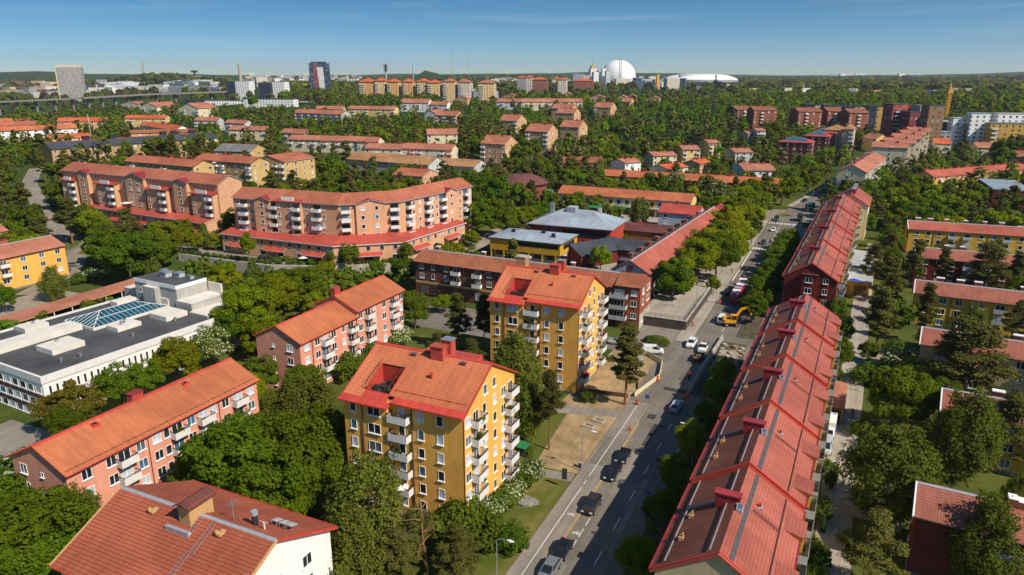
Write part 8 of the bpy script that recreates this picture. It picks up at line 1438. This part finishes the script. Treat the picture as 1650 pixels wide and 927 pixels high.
def crown_birch(H, Rr, hb, k, per, size, seed):
 rng = np.random.default_rng(seed); C_, N_ = [], []; hc = hb + (H - hb) * .48; rz = (H - hb) * .52
 for i in range(k):
  q = sphere_pts(1, rng)[0]; s = rng.uniform(.35, 1.0) ** .6; taper = 1 - .35 * max(0, q[2]); c = np.array([q[0] * Rr * s * taper, q[1] * Rr * s * taper, hc + q[2] * rz * s]); L = rng.uniform(.8, 2.6) * (1.25 - .5 * max(0, q[2])); n = int(per * rng.uniform(.6, 1.3)); t = rng.uniform(0, 1, n)
  out = np.array([q[0], q[1], 0]); pts = c + np.outer(t, np.array([0, 0, -L])) + np.outer(t * (1 - t), out) * 1.2 + rng.normal(0, .20 + .10 * Rr / 4, (n, 3)); C_.append(pts); N_.append(np.tile(out * .7 + np.array([0, 0, .35]), (n, 1)))
 return leaf_arrays(np.concatenate(C_), np.concatenate(N_), size, rng, .8)
PROTO = {}
def proto(kind, lod, var):
 "-> (crown mesh, trunk mesh) or one merged mesh for lod 2; unit height about 12 m"
 key = (kind, lod, var)
 if key in PROTO: return PROTO[key]
 seed = 100 + var * 17 + {'maple': 0, 'linden': 1, 'birch': 2, 'pine': 3, 'shrub': 4, 'spruce': 5, 'chestnut': 6}.get(kind, 9)
 q = {0: (1.0, 1.0), 1: (.42, 1.55), 2: (.16, 2.35)}[lod]
 lf = {'maple': 'maple_leaves', 'linden': 'linden_leaves', 'birch': 'birch_leaves', 'pine': 'pine_needles', 'shrub': 'shrub_leaves', 'spruce': 'spruce_needles', 'chestnut': 'chestnut_leaves', 'gold': 'gold_leaves', 'rust': 'rust_leaves', 'flower': 'shrub_leaves', 'lilac': 'shrub_leaves'}[kind]
 mi = None; mats = [lf]
 if kind in ('maple', 'linden', 'chestnut', 'gold', 'rust'):
  H, Rr, hb = 12, 5.0, 2.0 + .5 * var; v, rng = crown_round(H, Rr, hb, int(58 * (1, .75, .5)[lod]), int(430 * q[0] / (1, .75, .5)[lod]), .29 * q[1], seed, .34 - .02 * var); tr = trunk(H, hb, .28, seed, limbs=7, spread=2.6); bk = 'bark_grey'
  if kind == 'chestnut': mats = [lf, 'blossom']; mi = (np.random.default_rng(1).random(len(v) // 4) < .16).astype(np.int32)
 elif kind == 'birch':
  H, Rr, hb = 12, 3.1 + .3 * var, 2.2; v = crown_birch(H, Rr, hb, int(190 * (1, .8, .6)[lod]), int(90 * q[0] / (1, .8, .6)[lod]), .21 * q[1], seed); tr = trunk(H, hb, .17, seed, limbs=9, spread=1.9, bend=.5); bk = 'bark_birch'
 elif kind == 'pine':
  H, Rr, hb = 12, 3.0 + .45 * var, (4.2, 5.4, 3.2)[var]; v, pads = crown_pine(H, Rr, hb, int(58 * (1, .8, .6)[lod]), int(290 * q[0] / (1, .8, .6)[lod]), .25 * q[1], seed, (1.0, .55, 1.3)[var]); tr = trunk(H, hb, .22, seed, limbs=0, bend=.35)
  for i, c in enumerate(pads):
   if i % 3 == 0 and lod < 2: tr.tube((0, 0, c[2] - .5), tuple(c), .07, .03, 4, cap=False)
  bk = 'bark_pine'
 elif kind == 'spruce':
  H, Rr, hb = 12, 2.4, .8; rng = np.random.default_rng(seed); C_, N_ = [], []
  for i in range(int(150 * (1, .8, .5)[lod])):
   f = rng.random() ** 1.3; z = hb + (H - hb) * f; rr = Rr * (1 - f) * rng.uniform(.3, 1); a = rng.uniform(0, 6.283); n = int(36 * q[0] / (1, .8, .5)[lod]); t = rng.uniform(.3, 1, n); C_.append(np.stack([rr * t * math.cos(a) + rng.normal(0, .15, n), rr * t * math.sin(a) + rng.normal(0, .15, n), z - .35 * rr * t + rng.normal(0, .08, n)], 1)); N_.append(np.tile([.4 * math.cos(a), .4 * math.sin(a), .7], (n, 1)))
  v = leaf_arrays(np.concatenate(C_), np.concatenate(N_), .36 * q[1], rng, .5); tr = trunk(H, 2, .16, seed, limbs=0, bend=.05); bk = 'bark_grey'
 else:                                               # shrubs, unit height 2.4 m
  H, Rr, hb = 2.4, 1.7, .1; v, rng = crown_round(H, Rr, hb, 34, int(110 * q[0]), .17 * q[1], seed, .40); tr = MB()
  for a in range(5): tr.tube((0, 0, -.2), (math.cos(a * 1.26) * .8, math.sin(a * 1.26) * .8, 1.5), .05, .02, 4, cap=False)
  bk = 'bark_grey'
  if kind == 'flower': mats = [lf, 'blossom']; mi = (np.random.default_rng(2).random(len(v) // 4) < .26).astype(np.int32)
  if kind == 'lilac': mats = [lf, 'lilac_bloom']; mi = (np.random.default_rng(2).random(len(v) // 4) < .30).astype(np.int32)
 if lod == 2: PROTO[key] = (quads_mesh(kind + '_tree', v, mats + [bk], mi, tr), None)
 else:
  t = MB(); t.v, t.f, t.m = tr.v, tr.f, [0] * len(tr.f); PROTO[key] = (quads_mesh('crown', v, mats, mi), t.mesh('trunk', [bk]))
 return PROTO[key]
NAMES = dict(maple='maple_tree', linden='linden_tree', birch='birch_tree', pine='pine_tree', shrub='shrub', spruce='spruce_tree', chestnut='chestnut_tree', gold='golden_tree', rust='bronze_tree', flower='flowering_shrub', lilac='lilac_shrub')
TREES = []
rt = random.Random(77)
def tree(kind, x, y, h, label, group=None, lod=0, wide=1.0, var=None, rz=None, z=None):
 u = 2.4 if kind in ('shrub', 'flower', 'lilac') else 12.0; var = rt.randrange(3) if var is None else var; k = h / u; z = T(x, y) if z is None else z; rz = rt.uniform(0, 6.28) if rz is None else rz; a, t = proto(kind, lod, var); w = wide * k; TREES.append((x, y, w * u * .4))
 cat = 'shrub' if u < 3 else 'tree'
 if lod == 2: o = inst(a, NAMES[kind], None, (x, y, z), rz, (w, w * rt.uniform(.9, 1.1), k)); return tag(o, label, cat, group)
 o = empty(NAMES[kind], (x, y, z), rz, label, cat, group); o.scale = (w, w * rt.uniform(.92, 1.08), k); inst(t, 'trunk', o); inst(a, 'crown', o); return o
def tpx(kind, px, py, h, label, wide=1.0, f=.58, **k):
 "tree whose crown middle is at the survey mark"
 d = ray(px, py); t = .05
 while t < 4:
  x, y, z = d[0] * t, d[1] * t, CAM_Z + d[2] * t
  if z <= T(x, y) + h * f: break
  t *= 1.003
 return tree(kind, x, y, h, label, wide=wide, **k)
# ---- near trees, one by one
tpx('maple', 385, 745, 14.5, 'broad dense maple filling the yard before the front yellow tower, left crown', 1.15); tpx('maple', 462, 730, 14.5, 'broad dense maple beside the front yellow tower, right crown of the yard', 1.1); tpx('maple', 440, 795, 12.5, 'dense maple just behind the roof of the white house', 1.0); tpx('maple', 520, 778, 10, 'smaller maple between the dense crowns and the birch by the tower', .9)
tpx('birch', 590, 800, 15.5, 'tall hanging birch against the front of the nearest yellow tower', 1.1, var=1); tpx('birch', 572, 880, 11.5, 'lower birch beside the white house gable', 1.15, var=2); tpx('pine', 668, 862, 8.5, 'dark pine just left of the leafless orange-barked one', 1.1, var=2); tpx('pine', 637, 895, 8.5, 'low dark pine at the bottom edge left of the leafless one', 1.2, var=2); tpx('pine', 735, 885, 8, 'low dark pine at the bottom edge right of the leafless one', 1.2, var=2)
bx_, by_ = at(689, 880, 4); b = MB(); rb = random.Random(31)
def limb(p, d, L, r, n):
 for k in range(3):
  q = p + d * L / 3; b.tube(p, q, r * (1 - .22 * k), r * (.78 - .22 * k), 6, cap=False); p = q; d = (d + Vector((rb.uniform(-.5, .5), rb.uniform(-.5, .5), rb.uniform(-.25, .4)))).normalized()
  if n and k: limb(p, (d + Vector((rb.uniform(-.9, .9), rb.uniform(-.9, .9), rb.uniform(-.1, .5)))).normalized(), L * rb.uniform(.5, .75), r * .5, n - 1)
p = Vector((0, 0, -.3))
for k in range(6):
 q = p + Vector((rb.uniform(-.25, .25), rb.uniform(-.25, .25), 1.6)); b.tube(p, q, .2 - k * .02, .18 - k * .02, 7, cap=False); p = q
 if k > 1:
  for _ in range(2): an = rb.uniform(0, 6.28); limb(p, Vector((math.cos(an), math.sin(an), rb.uniform(.1, .6))).normalized(), rb.uniform(1.8, 3.0), .085, 2)
TREES.append((bx_, by_, 2)); tag(b.build('bare_pine', ['bark_pine'], None, (bx_, by_, 0)), 'leafless orange-barked pine with crooked limbs before the nearest yellow tower', 'tree')
tpx('shrub', 735, 838, 5.5, 'dark round bush at the corner of the nearest yellow tower', 1.0); tpx('shrub', 770, 850, 4.5, 'second dark round bush at the tower corner, nearer the lawn', 1.0); tpx('lilac', 672, 838, 3.0, 'lilac bush in pale bloom by the tower door', 1.0); tpx('shrub', 826, 866, 3.0, 'round green bush alone on the lawn slope', 1.05)
for i in range(9): tpx('flower' if i % 3 else 'shrub', 776 + i * 10.0, 838 - i * 10.5, 2.7, 'white-flowering shrub in the hedge along the lit side of the nearest yellow tower', 1.0, group='hedge shrubs beside the nearest yellow tower')
tpx('birch', 490, 640, 11, 'olive-green willow-like tree at the end of the stepped pink block', 1.75, var=0); tpx('birch', 440, 655, 8, 'smaller olive tree at the near corner of the stepped pink block', 1.5, var=2); tpx('maple', 545, 690, 6, 'small bright tree left of the nearest yellow tower', .8); tpx('shrub', 560, 588, 5, 'green bush below the balconies of the stepped pink block', 1.1); tpx('shrub', 600, 570, 4, 'second green bush below those balconies, to the right', 1.1); tpx('flower', 632, 545, 3.4, 'white-flowering shrub at the right end of the stepped pink block', 1.2); tpx('flower', 650, 535, 3.0, 'second white-flowering shrub there, nearer the car park', 1.0)
tpx('maple', 668, 497, 10.5, 'dark upright maple at the right end of the stepped pink block', .72); tpx('linden', 712, 488, 5, 'low light-green tree before the brown brick shop fronts', 1.2)
tpx('pine', 738, 515, 14, 'leaning pine in front of the small car park', .95, var=0); tpx('pine', 780, 520, 15, 'pine right against the rear yellow tower, left side', .8, var=1); tpx('pine', 705, 560, 8, 'dark pine in shade beside the small car park', 1.1, var=2); tpx('pine', 760, 575, 9, 'dark pine in the shaded gap between the two yellow towers', 1.2, var=2); tpx('birch', 832, 590, 18.5, 'tall dark birch between the two yellow towers', .85, var=1); tpx('birch', 846, 650, 13, 'lower dark birch beside the tall one between the towers', .9, var=0); tpx('birch', 812, 620, 14, 'slim birch touching the front yellow tower on its far side', .8, var=2)
tree('pine', -40.9, 101.8, 14.5, 'slim pine with bare trunk rising from the sand yard', wide=.72, var=1, z=0); tree('pine', -34.2, 124.4, 16.5, 'tall pine alone at the dug-up street corner', wide=.95, var=0, z=0)
tree('shrub', -41.2, 122.6, 2.2, 'low bush at the foot of the rear yellow tower', z=0); tree('shrub', -36.5, 159.8, 1.5, 'bright green bush below the rubble-stone plaza wall', wide=2.2, z=0); tree('shrub', -38.6, 160.4, 1.3, 'second bright bush below the plaza wall, left', wide=1.8, z=0); tree('shrub', -43.3, 98.8, 1.6, 'small bush beside the green-lidded cabinet', z=0)
for i, (y, h) in enumerate([(137, 7.5), (127, 7.6), (116.5, 7.4), (106, 7.6), (95.5, 7.4), (85, 7.8), (75, 7.0)]): tree('maple' if i % 3 else 'linden', -17.9 + (i % 3) * .4, y, h, 'street linden in the shade of the long red row, ' + ('first from the road works', 'second from the road works', 'third from the road works', 'beside the lamp', 'fifth from the road works', 'second from the bottom edge', 'at the bottom edge')[i], wide=.82, z=.1)
for i in range(14): tree('maple', -18.3 + (i % 2) * 1.6, 185 + i * 6.8, 7.5 + (i % 3) * .6, 'small round tree in the dense strip between the road and the rows, near the bus', 'small trees in the strip near the bus', wide=1.0, z=.1)
for i, (x, y, h, w) in enumerate([(-40.6, 190.7, 13, .95), (-40.4, 197.5, 12, .9), (-31.9, 206.2, 5.5, .8), (-38, 214, 14, 1.0), (-34, 222, 14.5, 1.05), (-38.5, 231, 14, 1.0), (-33.5, 240, 13, .95), (-31.6, 251.9, 10, .85), (-37, 250, 13, 1), (-38, 262, 14, 1.05), (-33.5, 270, 11, 1), (-40, 278, 14, 1.1), (-31.4, 287, 9, .9), (-36, 293, 12, 1.1), (-41, 302, 14, 1.1), (-34, 308, 11, 1.1), (-38, 320, 14, 1.2), (-34.5, 334, 12, 1.1), (-41, 336, 14, 1.2)]):
 tree('linden' if i % 4 else 'maple', x, y, h, ('nearest street linden on the raised plaza', 'second street linden on the raised plaza', 'young street tree on the pavement by the low stone wall')[i] if i < 3 else 'broad street linden in front of the long shop building', None if i < 3 else 'street lindens in front of the shop building', 0 if y < 240 else 1, wide=w)
# yard trees on the right
for i, (px, py) in enumerate([(1349, 568), (1352, 532), (1343, 500)]): tpx('maple', px, py, 8.4, ('nearest', 'middle', 'farthest')[i] + ' of three round maples behind the far end of the long red row', .78)
tpx('shrub', 1348, 601, 2.0, 'clipped round bush behind the row, beyond the garage'); tree('shrub', 1.9, 99.5, 3.4, 'light green hedge bush below the row balconies, right of the lane', wide=.7, z=0); tree('spruce', 2.6, 97, 3.2, 'small bluish spruce beside the lane hedge', wide=.9, z=0); tree('shrub', 2.3, 146.5, 1.6, 'bush at the far end of the yellow garage', z=0)
for i in range(5): tree('shrub', 1.6 + (i % 2) * .5, 82 + i * 2.1, 3.0, 'bright green hedge shrub at the foot of the long red row', 'bright hedge shrubs below the long red row', wide=.75, z=0)
tpx('birch', 1440, 748, 16, 'big spreading birch in the middle of the right-hand yard', 1.35, var=1); tpx('maple', 1455, 640, 12.5, 'dense bright maple above the spreading birch', .95); tpx('birch', 1560, 685, 16, 'birch in front of the block with white-capped vents', 1.1, var=0); tpx('maple', 1520, 650, 9, 'maple between the spreading birch and the vent-capped roof', .9); tpx('pine', 1408, 885, 11.5, 'olive-brown pine at the bottom right by the lane', 1.15, var=2); tpx('birch', 1592, 862, 14, 'birch in front of the dark red brick block at the corner', 1.0, var=2); tpx('birch', 1640, 800, 9, 'small birch at the right edge by the dark red brick block', .9); tpx('pine', 1562, 575, 17, 'big spreading pine covering the beige block', 1.5, var=2); tpx('pine', 1420, 512, 16.5, 'thick pine beside the lane before the ochre block', 1.0, var=0); tpx('pine', 1478, 425, 16, 'tall pine at the end of the farthest ochre block', .95, var=0); tpx('pine', 1408, 425, 13, 'bushy pine beside the low pavilion', 1.0, var=2); tpx('pine', 1520, 430, 13, 'pine in front of the dark red block, left of three', .9, var=0); tpx('pine', 1592, 432, 16, 'pine in front of the dark red block, broadest of three', 1.2, var=2); tpx('pine', 1640, 440, 14, 'pine in front of the dark red block, at the right edge', 1.0, var=0); tpx('pine', 1494, 500, 15, 'dark pine before the left end of the ochre block', .75, var=0); tpx('birch', 1572, 525, 13, 'thin yellowish larch-like tree before the ochre block', .9, var=0); tpx('pine', 1640, 520, 12, 'pine at the right edge before the ochre block', .9, var=2); tpx('birch', 1628, 370, 9, 'birch in front of the farthest ochre block, right end', .9, var=1)
tpx('flower', 1458, 582, 6, 'white-flowering tree between the lane and the beige block', 1.0); tpx('birch', 1475, 600, 8.5, 'grey-green birch below the white-flowering tree', 1.4, var=1); tpx('pine', 1630, 690, 13, 'pine at the right edge behind the dark red brick block', 1.1, var=2); tpx('shrub', 1395, 600, 4, 'dark bush by the lane playground', 1); tpx('shrub', 1440, 560, 2.6, 'bush on the playground side of the lane pine', 1.2); tpx('linden', 1500, 545, 6, 'light green small tree at the gable of the beige block', 1); tpx('maple', 1400, 565, 5, 'small dark maple by the lane bend', 1.0); tpx('shrub', 1395, 690, 3, 'bush under the spreading birch near the lorry', 1.3); tpx('birch', 1340, 770, 3.5, 'young bluish tree in the hedge by the lane', .9); tpx('shrub', 1335, 755, 2.5, 'dark bush in the bed between lane and row'); tpx('lilac', 1530, 905, 2.0, 'pink-flowering balcony plants by the dark red brick block', .8)
tpx('maple', 1395, 360, 9, 'round maple in the garden beside the pavilion', 1.0); tpx('maple', 1435, 300, 11, 'maple beside the cream block on the bend', 1.1); tpx('linden', 1490, 372, 10, 'bright broad tree right of the pavilion garden', 1.3); tpx('maple', 1470, 345, 12, 'large maple group tree behind the bright broad one', 1.2)
# left side, round the school
tpx('rust', 112, 655, 9.5, 'bronze-leaved tree at the near corner of the school', 1.15); tpx('maple', 195, 625, 9.5, 'green tree along the school windows, second from the near corner', 1.05); tpx('linden', 283, 583, 10, 'yellow-green tree along the school windows, brightest', 1.1); tpx('maple', 235, 612, 8, 'green tree squeezed between the bright one and its neighbour', .9); tpx('chestnut', 340, 560, 9.5, 'loose-crowned tree at the far end of the school windows', 1.0); tpx('linden', 395, 505, 14, 'large bright tree beside the boarded roof house', 1.15); tpx('linden', 438, 480, 13, 'large bright tree behind the stepped pink block, left of two', 1.1); tpx('maple', 488, 462, 13, 'large green tree behind the stepped pink block, right of two', 1.05); tpx('linden', 415, 545, 9, 'bright tree at the street between school and pink block', .9); tpx('maple', 372, 530, 10, 'green tree in front of the boarded roof house', .95)
tpx('maple', 205, 412, 15.5, 'huge dark maple above the carport', 1.25); tpx('maple', 255, 405, 12, 'dark maple right of the huge one, reaching the retaining wall', 1.0); tpx('pine', 110, 352, 16, 'tall pine with leaning crown on the street by the peach podium', 1.25, var=1); tpx('pine', 58, 372, 11, 'dark pine left of the tall one', 1.2, var=1); tpx('linden', 165, 365, 10.5, 'bright conical tree before the podium of the long peach block', .62); tpx('birch', 85, 452, 10.5, 'yellowish tree at the corner of the yellow balcony house', 1.2, var=2); tpx('flower', 152, 441, 3.2, 'white-flowering bush behind the carport', 1.4); tpx('shrub', 128, 448, 3, 'green bush behind the carport, left of the flowering one', 1.3); tpx('maple', 5, 478, 8, 'green tree at the left edge beside the yellow balcony house', .9); tpx('shrub', 234, 462, 3.2, 'green bush at the end of the carport', 1.2)
tpx('maple', 55, 862, 12, 'big dark tree filling the bottom left corner', 1.3); tpx('maple', 10, 900, 11, 'dark tree cut by the bottom left corner', 1.1); tpx('birch', 118, 828, 10.5, 'birch in front of the near end of the long pink block', 1.15, var=1); tpx('flower', 20, 762, 6.5, 'pale flowering tree at the left edge beside the pink block', 1.2); tpx('maple', 30, 812, 9, 'green tree at the left edge under the flowering one', 1.0); tpx('maple', 95, 905, 9, 'dark tree beside the white house verge', 1.0)
# before the peach blocks
tpx('linden', 400, 402, 9, 'upright bright tree in front of the left end of the curved peach block', .62, f=.5); tpx('linden', 346, 388, 6, 'small bright tree in the gap between the two peach blocks', .8); tpx('linden', 290, 385, 7.5, 'bright tree before the long peach podium', 1.0); tpx('linden', 318, 388, 6.5, 'bright tree at the right corner of the long peach podium', .9); tpx('linden', 262, 382, 7, 'bright tree left along the long peach podium', 1.0); tpx('maple', 563, 416, 8.5, 'tree before the middle of the curved peach block', .85, f=.5); tpx('maple', 655, 405, 6.5, 'small tree before the right bend of the curved peach block', .7); tpx('maple', 606, 436, 6, 'olive tree below the terrace street', 1.0); tpx('maple', 535, 425, 4.5, 'small dark tree left of the middle one before the curved block', .9)
for i in range(16): tpx('shrub', 430 + i * 14.5, 415 + (2 if i % 2 else 0) + min(i, 8) * 1.0, 1.7, 'low hedge shrub in the front gardens of the curved peach block', 1.1, group='hedge shrubs of the curved peach block', lod=1)
for i in range(26): t_ = i / 25; x = -196 + 80 * t_; yw = wall_y(min(x, -121)); tree('shrub', x, yw + 1.1, 1.3, 'clipped hedge shrub along the top of the retaining wall', 'hedge shrubs on the retaining wall', 1, 1.1)
for i in range(34): t_ = i / 33; x = -188 + 66 * t_; yw = wall_y(min(x, -121)); tree('flower' if i % 4 else 'shrub', x + rt.uniform(-.5, .5), yw - 5 - (i % 3) * 1.4, 2.2, 'white-flowering shrub below the retaining wall', 'white-flowering shrubs below the retaining wall', 1, 1.15)
tpx('maple', 780, 310, 15, 'large bright tree at the right end of the curved peach block', 1.25, lod=1); tpx('maple', 770, 350, 12, 'green tree below the large bright one by the curved block', 1.1, lod=1); tpx('linden', 760, 385, 6, 'low hedge tree along the curve of the terrace street', 1.2, lod=1); tpx('maple', 808, 345, 9, 'olive tree before the round brick hall', .9, lod=1); tpx('chestnut', 882, 318, 9, 'flowering chestnut right of the round brick hall', 1.1, lod=1); tpx('gold', 962, 325, 8.5, 'yellow willow-like tree in front of the shop gallery', 1.2, lod=1); tpx('gold', 937, 327, 6, 'smaller yellow tree left of the willow-like one', 1.1, lod=1); tpx('maple', 992, 345, 8, 'dark round tree at the end of the grey hip roof', 1.0, lod=1); tpx('linden', 968, 415, 8, 'bright tree in the courtyard of the dark barn halls', 1.05, lod=0); tpx('linden', 1005, 378, 5, 'small bright tree in the inner court of the shops', 1.0, lod=1)
for i, (px, py, h) in enumerate([(1084, 295, 12), (1112, 290, 12.5), (1135, 305, 12), (1160, 315, 13), (1185, 325, 12), (1150, 335, 11), (1205, 310, 12), (1130, 345, 10)]): tpx('chestnut' if i < 5 else 'maple', px, py, h, 'pale flowering chestnut at the far end of the shop street' if i < 5 else 'green tree among the flowering chestnuts of the shop street', 1.1, lod=1, group='chestnuts at the far end of the shop street' if i < 5 else 'green trees among the chestnuts')
tpx('birch', 905, 290, 10, 'birch in front of the red brick three-storey house', .9, lod=1); tpx('spruce', 1330, 218, 17, 'tall dark spruce before the solar-roofed blocks', 1.0, lod=1)
# ---- woodland between the houses
frng = random.Random(2024)
def blocked(x, y, r):
 for cx, cy, c, s, hw, hd in FP:
  dx, dy = x - cx, y - cy
  if abs(dx) > hw + hd + r + 2 or abs(dy) > hw + hd + r + 2: continue
  if abs(dx * c + dy * s) < hw + r and abs(-dx * s + dy * c) < hd + r: return True
 for x0, y0, x1, y1, w in PV:
  ax, ay = x1 - x0, y1 - y0; L2 = ax * ax + ay * ay; t = max(0, min(1, ((x - x0) * ax + (y - y0) * ay) / L2)); ex, ey = x - x0 - ax * t, y - y0 - ay * t
  if ex * ex + ey * ey < (w + r) ** 2: return True
 return False
GRID = {}
def near(x, y, dmin):
 gx, gy = int(x // 12), int(y // 12)
 for i in (-1, 0, 1):
  for j in (-1, 0, 1):
   for p in GRID.get((gx + i, gy + j), ()):
    if (p[0] - x) ** 2 + (p[1] - y) ** 2 < (dmin) ** 2: return True
 return False
def mark(x, y): GRID.setdefault((int(x // 12), int(y // 12)), []).append((x, y))
for t_ in TREES: mark(t_[0], t_[1])
COUNT = {}
def hides(px, x, y, h, lim=.30):
 r = math.hypot(x, y); t = proj(x, y, T(x, y) + h); b_ = proj(x, y, T(x, y) + h * .3); hw = h * .30 * FPX / t[2]
 for x0, x1, y0, y1, rr in VIS:
  if r < rr - 3 and x0 < px + hw and px - hw < x1 and t[1] < y1 and b_[1] > y0:
   ox = min(x1, px + hw) - max(x0, px - hw); oy = min(y1, b_[1]) - max(y0, t[1])
   if oy > lim * (y1 - y0) and ox > .25 * hw and frng.random() < .95: return True
 return False
EXTRA = []
ZONES = [ # polygon in the photograph's survey frame is avoided: zones are bearings (u) and ranges (r) on the ground
 ('left', -.78, -.42, 'on the left slope by the orange roofs'), ('midleft', -.42, -.14, 'between peach blocks and terracotta rows'), ('hill', -.14, .11, 'on the hill of point blocks'), ('midright', .11, .40, 'between stepped houses and brick slabs'), ('right', .40, .80, 'in the gardens on the far right')]
def fill(n, r0, r1, u0, u1, mix, dmin, hr, margin=1.6):
 c = 0
 for _ in range(n * 9):
  if c >= n: break
  r = math.sqrt(frng.uniform(r0 * r0, r1 * r1)); u = frng.uniform(u0, u1); f = r / math.sqrt(1 + u * u); rt_ = u * f; x, y = rt_ * CY - f * SY, rt_ * SY + f * CY
  if near(x, y, dmin) or blocked(x, y, margin): continue
  q = proj(x, y, T(x, y) + 8)
  if not (-25 < q[0] < 1675 and q[1] < 960): continue
  if hides(q[0], x, y, 12): continue
  kind = frng.choices(list(mix), list(mix.values()))[0]; h = frng.uniform(*hr) * (1.12 if kind == 'pine' else 1); w = frng.uniform(.85, 1.15); lod = 0 if r < 150 else (1 if r < 300 else 2); nm = NAMES[kind]
  mark(x, y); c += 1
  if COUNT.get(nm, 0) + sum(1 for _t in ()) >= LIMIT.get(nm, 240): EXTRA.append((kind, x, y, h, w)); continue
  COUNT[nm] = COUNT.get(nm, 0) + 1
  zl = [z for z in ZONES if z[1] <= u < z[2]] or [ZONES[2]]; z_ = zl[0]; far = 'nearer' if r < 230 else ('middle' if r < 400 else 'far')
  adj = dict(maple='rounded green maple', linden='light green linden', birch='loose grey-green birch', pine='dark olive pine', gold='yellowish tree', chestnut='pale flowering chestnut', spruce='dark spruce', shrub='green shrub', flower='white-flowering shrub', rust='bronze-leaved tree')[kind]
  lab = f'{adj} {z_[3]}, {far} band'
  tree(kind, x, y, h, lab, f'{far} {nm.replace("_", " ")}s {z_[3]}', lod, w)
LIMIT = dict(maple_tree=215, linden_tree=230, birch_tree=260, pine_tree=270, golden_tree=40)
MIXL = dict(maple=3, linden=1.2, birch=2, pine=5); MIXB = dict(maple=3.4, linden=3, birch=2, pine=1.2, gold=.15)
fill(40, 60, 150, -.72, -.30, dict(maple=3, linden=2, birch=1, shrub=2), 6.5, (6, 10))
fill(46, 150, 235, -.80, -.22, dict(maple=3, linden=3, birch=1, shrub=3), 6.5, (6, 11))
fill(120, 205, 300, -.78, .05, MIXB, 6.5, (8, 13)); fill(12, 110, 205, .42, .80, dict(pine=2, shrub=4), 8, (5, 9)); fill(46, 205, 300, .34, .82, dict(maple=2, linden=2, birch=2, pine=3), 8, (8, 12))
fill(290, 300, 430, -.80, .12, MIXL, 6.8, (9, 14)); fill(190, 300, 450, .12, .82, dict(maple=3, linden=3, birch=2.5, pine=2.2), 7, (9, 14))
fill(420, 430, 620, -.80, .80, MIXL, 7.5, (10, 15))
# ---- everything farther off, where crowns merge: one woodland mesh per belt
def woodland(name, label, n, r0, r1, dmin, size, hr, mats, u0=-.86, u1=.86, extra=(), kmul=1.0, quads=90, zmax=None):
 rng = np.random.default_rng(int(r0)); P = []
 for kind, x, y, h, w in extra: P.append((x, y, h, w, kind))
 c = 0
 for _ in range(n * 3):
  if c >= n: break
  r = math.sqrt(frng.uniform(r0 * r0, r1 * r1)); u = frng.uniform(u0, u1); f = r / math.sqrt(1 + u * u); x, y = u * f * CY - f * SY, u * f * SY + f * CY
  if r < 1300 and (near(x, y, dmin) or blocked(x, y, 2)): continue
  if r >= 1300 and blocked(x, y, 8): continue
  if u < -.30 and 900 < r < 2750 and frng.random() < (.86 if r < 2400 else .6): continue
  if .10 < u < .31 and 1100 < r < 3400 and frng.random() < .85: continue
  if -.03 < u < .10 and 1150 < r < 2150 and frng.random() < .55: continue
  if abs(u + .1126) < .026 and 2400 < r < 3600: continue
  if r < 1700 and hides(proj(x, y, T(x, y) + 8)[0], x, y, 12): continue
  if u < -.40 and r > 900: kk = .8
  else: kk = 1.0
  if r < 1300: mark(x, y)
  P.append((x, y, frng.uniform(*hr) * kk, frng.uniform(.85, 1.2), 'pine' if frng.random() < .62 else 'maple')); c += 1
 base = sphere_pts(quads, rng); base = base[base[:, 2] > -.5]; nb = len(base); allv = []; mi = []
 for x, y, h, w, kind in P:
  b_ = base + rng.normal(0, .16, base.shape); rr = h * (.36 if kind != 'pine' else .27) * w * kmul; hz = h * .42; cen = b_ * np.array([rr, rr, hz]) * rng.uniform(.7, 1.05, (nb, 1)) + np.array([x, y, T(x, y) + h * .58]); allv.append(leaf_arrays(cen, base * .7 + np.array([0, 0, .4]), size * kmul, rng)); mi.append(np.full(nb, {'pine': 0, 'birch': 2, 'linden': 3}.get(kind, 1), dtype=np.int32) if rng.random() < .75 else np.full(nb, int(rng.integers(0, 4)), dtype=np.int32))
 me = quads_mesh(name, np.concatenate(allv), mats, np.concatenate(mi)); o = bpy.data.objects.new(name, me); C.objects.link(o); tag(o, label, 'woodland', None, 'stuff')
MW = ['pine_needles', 'maple_leaves', 'birch_leaves', 'linden_leaves']
woodland('woodland', 'mixed woodland filling the ground between the mid-distance houses', 1500, 470, 950, 7.0, 1.7, (10, 15), MW, extra=EXTRA, quads=110)
woodland('distant_woodland', 'continuous distant woodland below the sky-line', 2600, 900, 1700, 9, 3.6, (11, 16), MW, quads=64)
woodland('horizon_woodland', 'far woodland merging into the horizon', 4200, 1650, 4200, 9, 9, (13, 20), MW, quads=44, kmul=1.7)
# ------------------------------------------------------------------ thin summer haze
b = MB(); b.box(-11500, 10000, -300, 13000, -25, 330); hz = b.build('haze', []); tag(hz, kind='stuff')
hm = bpy.data.materials.new('haze'); hm.use_nodes = True; hn = hm.node_tree.nodes; hl = hm.node_tree.links; hn.remove(hn['Principled BSDF'])
pv = hn.new('ShaderNodeVolumePrincipled'); pv.inputs['Color'].default_value = (0.80, 0.88, 1.0, 1); pv.inputs['Density'].default_value = 0.00005; pv.inputs['Anisotropy'].default_value = 0.2
hl.new(pv.outputs[0], hn['Material Output'].inputs['Volume']); hz.data.materials.append(hm)
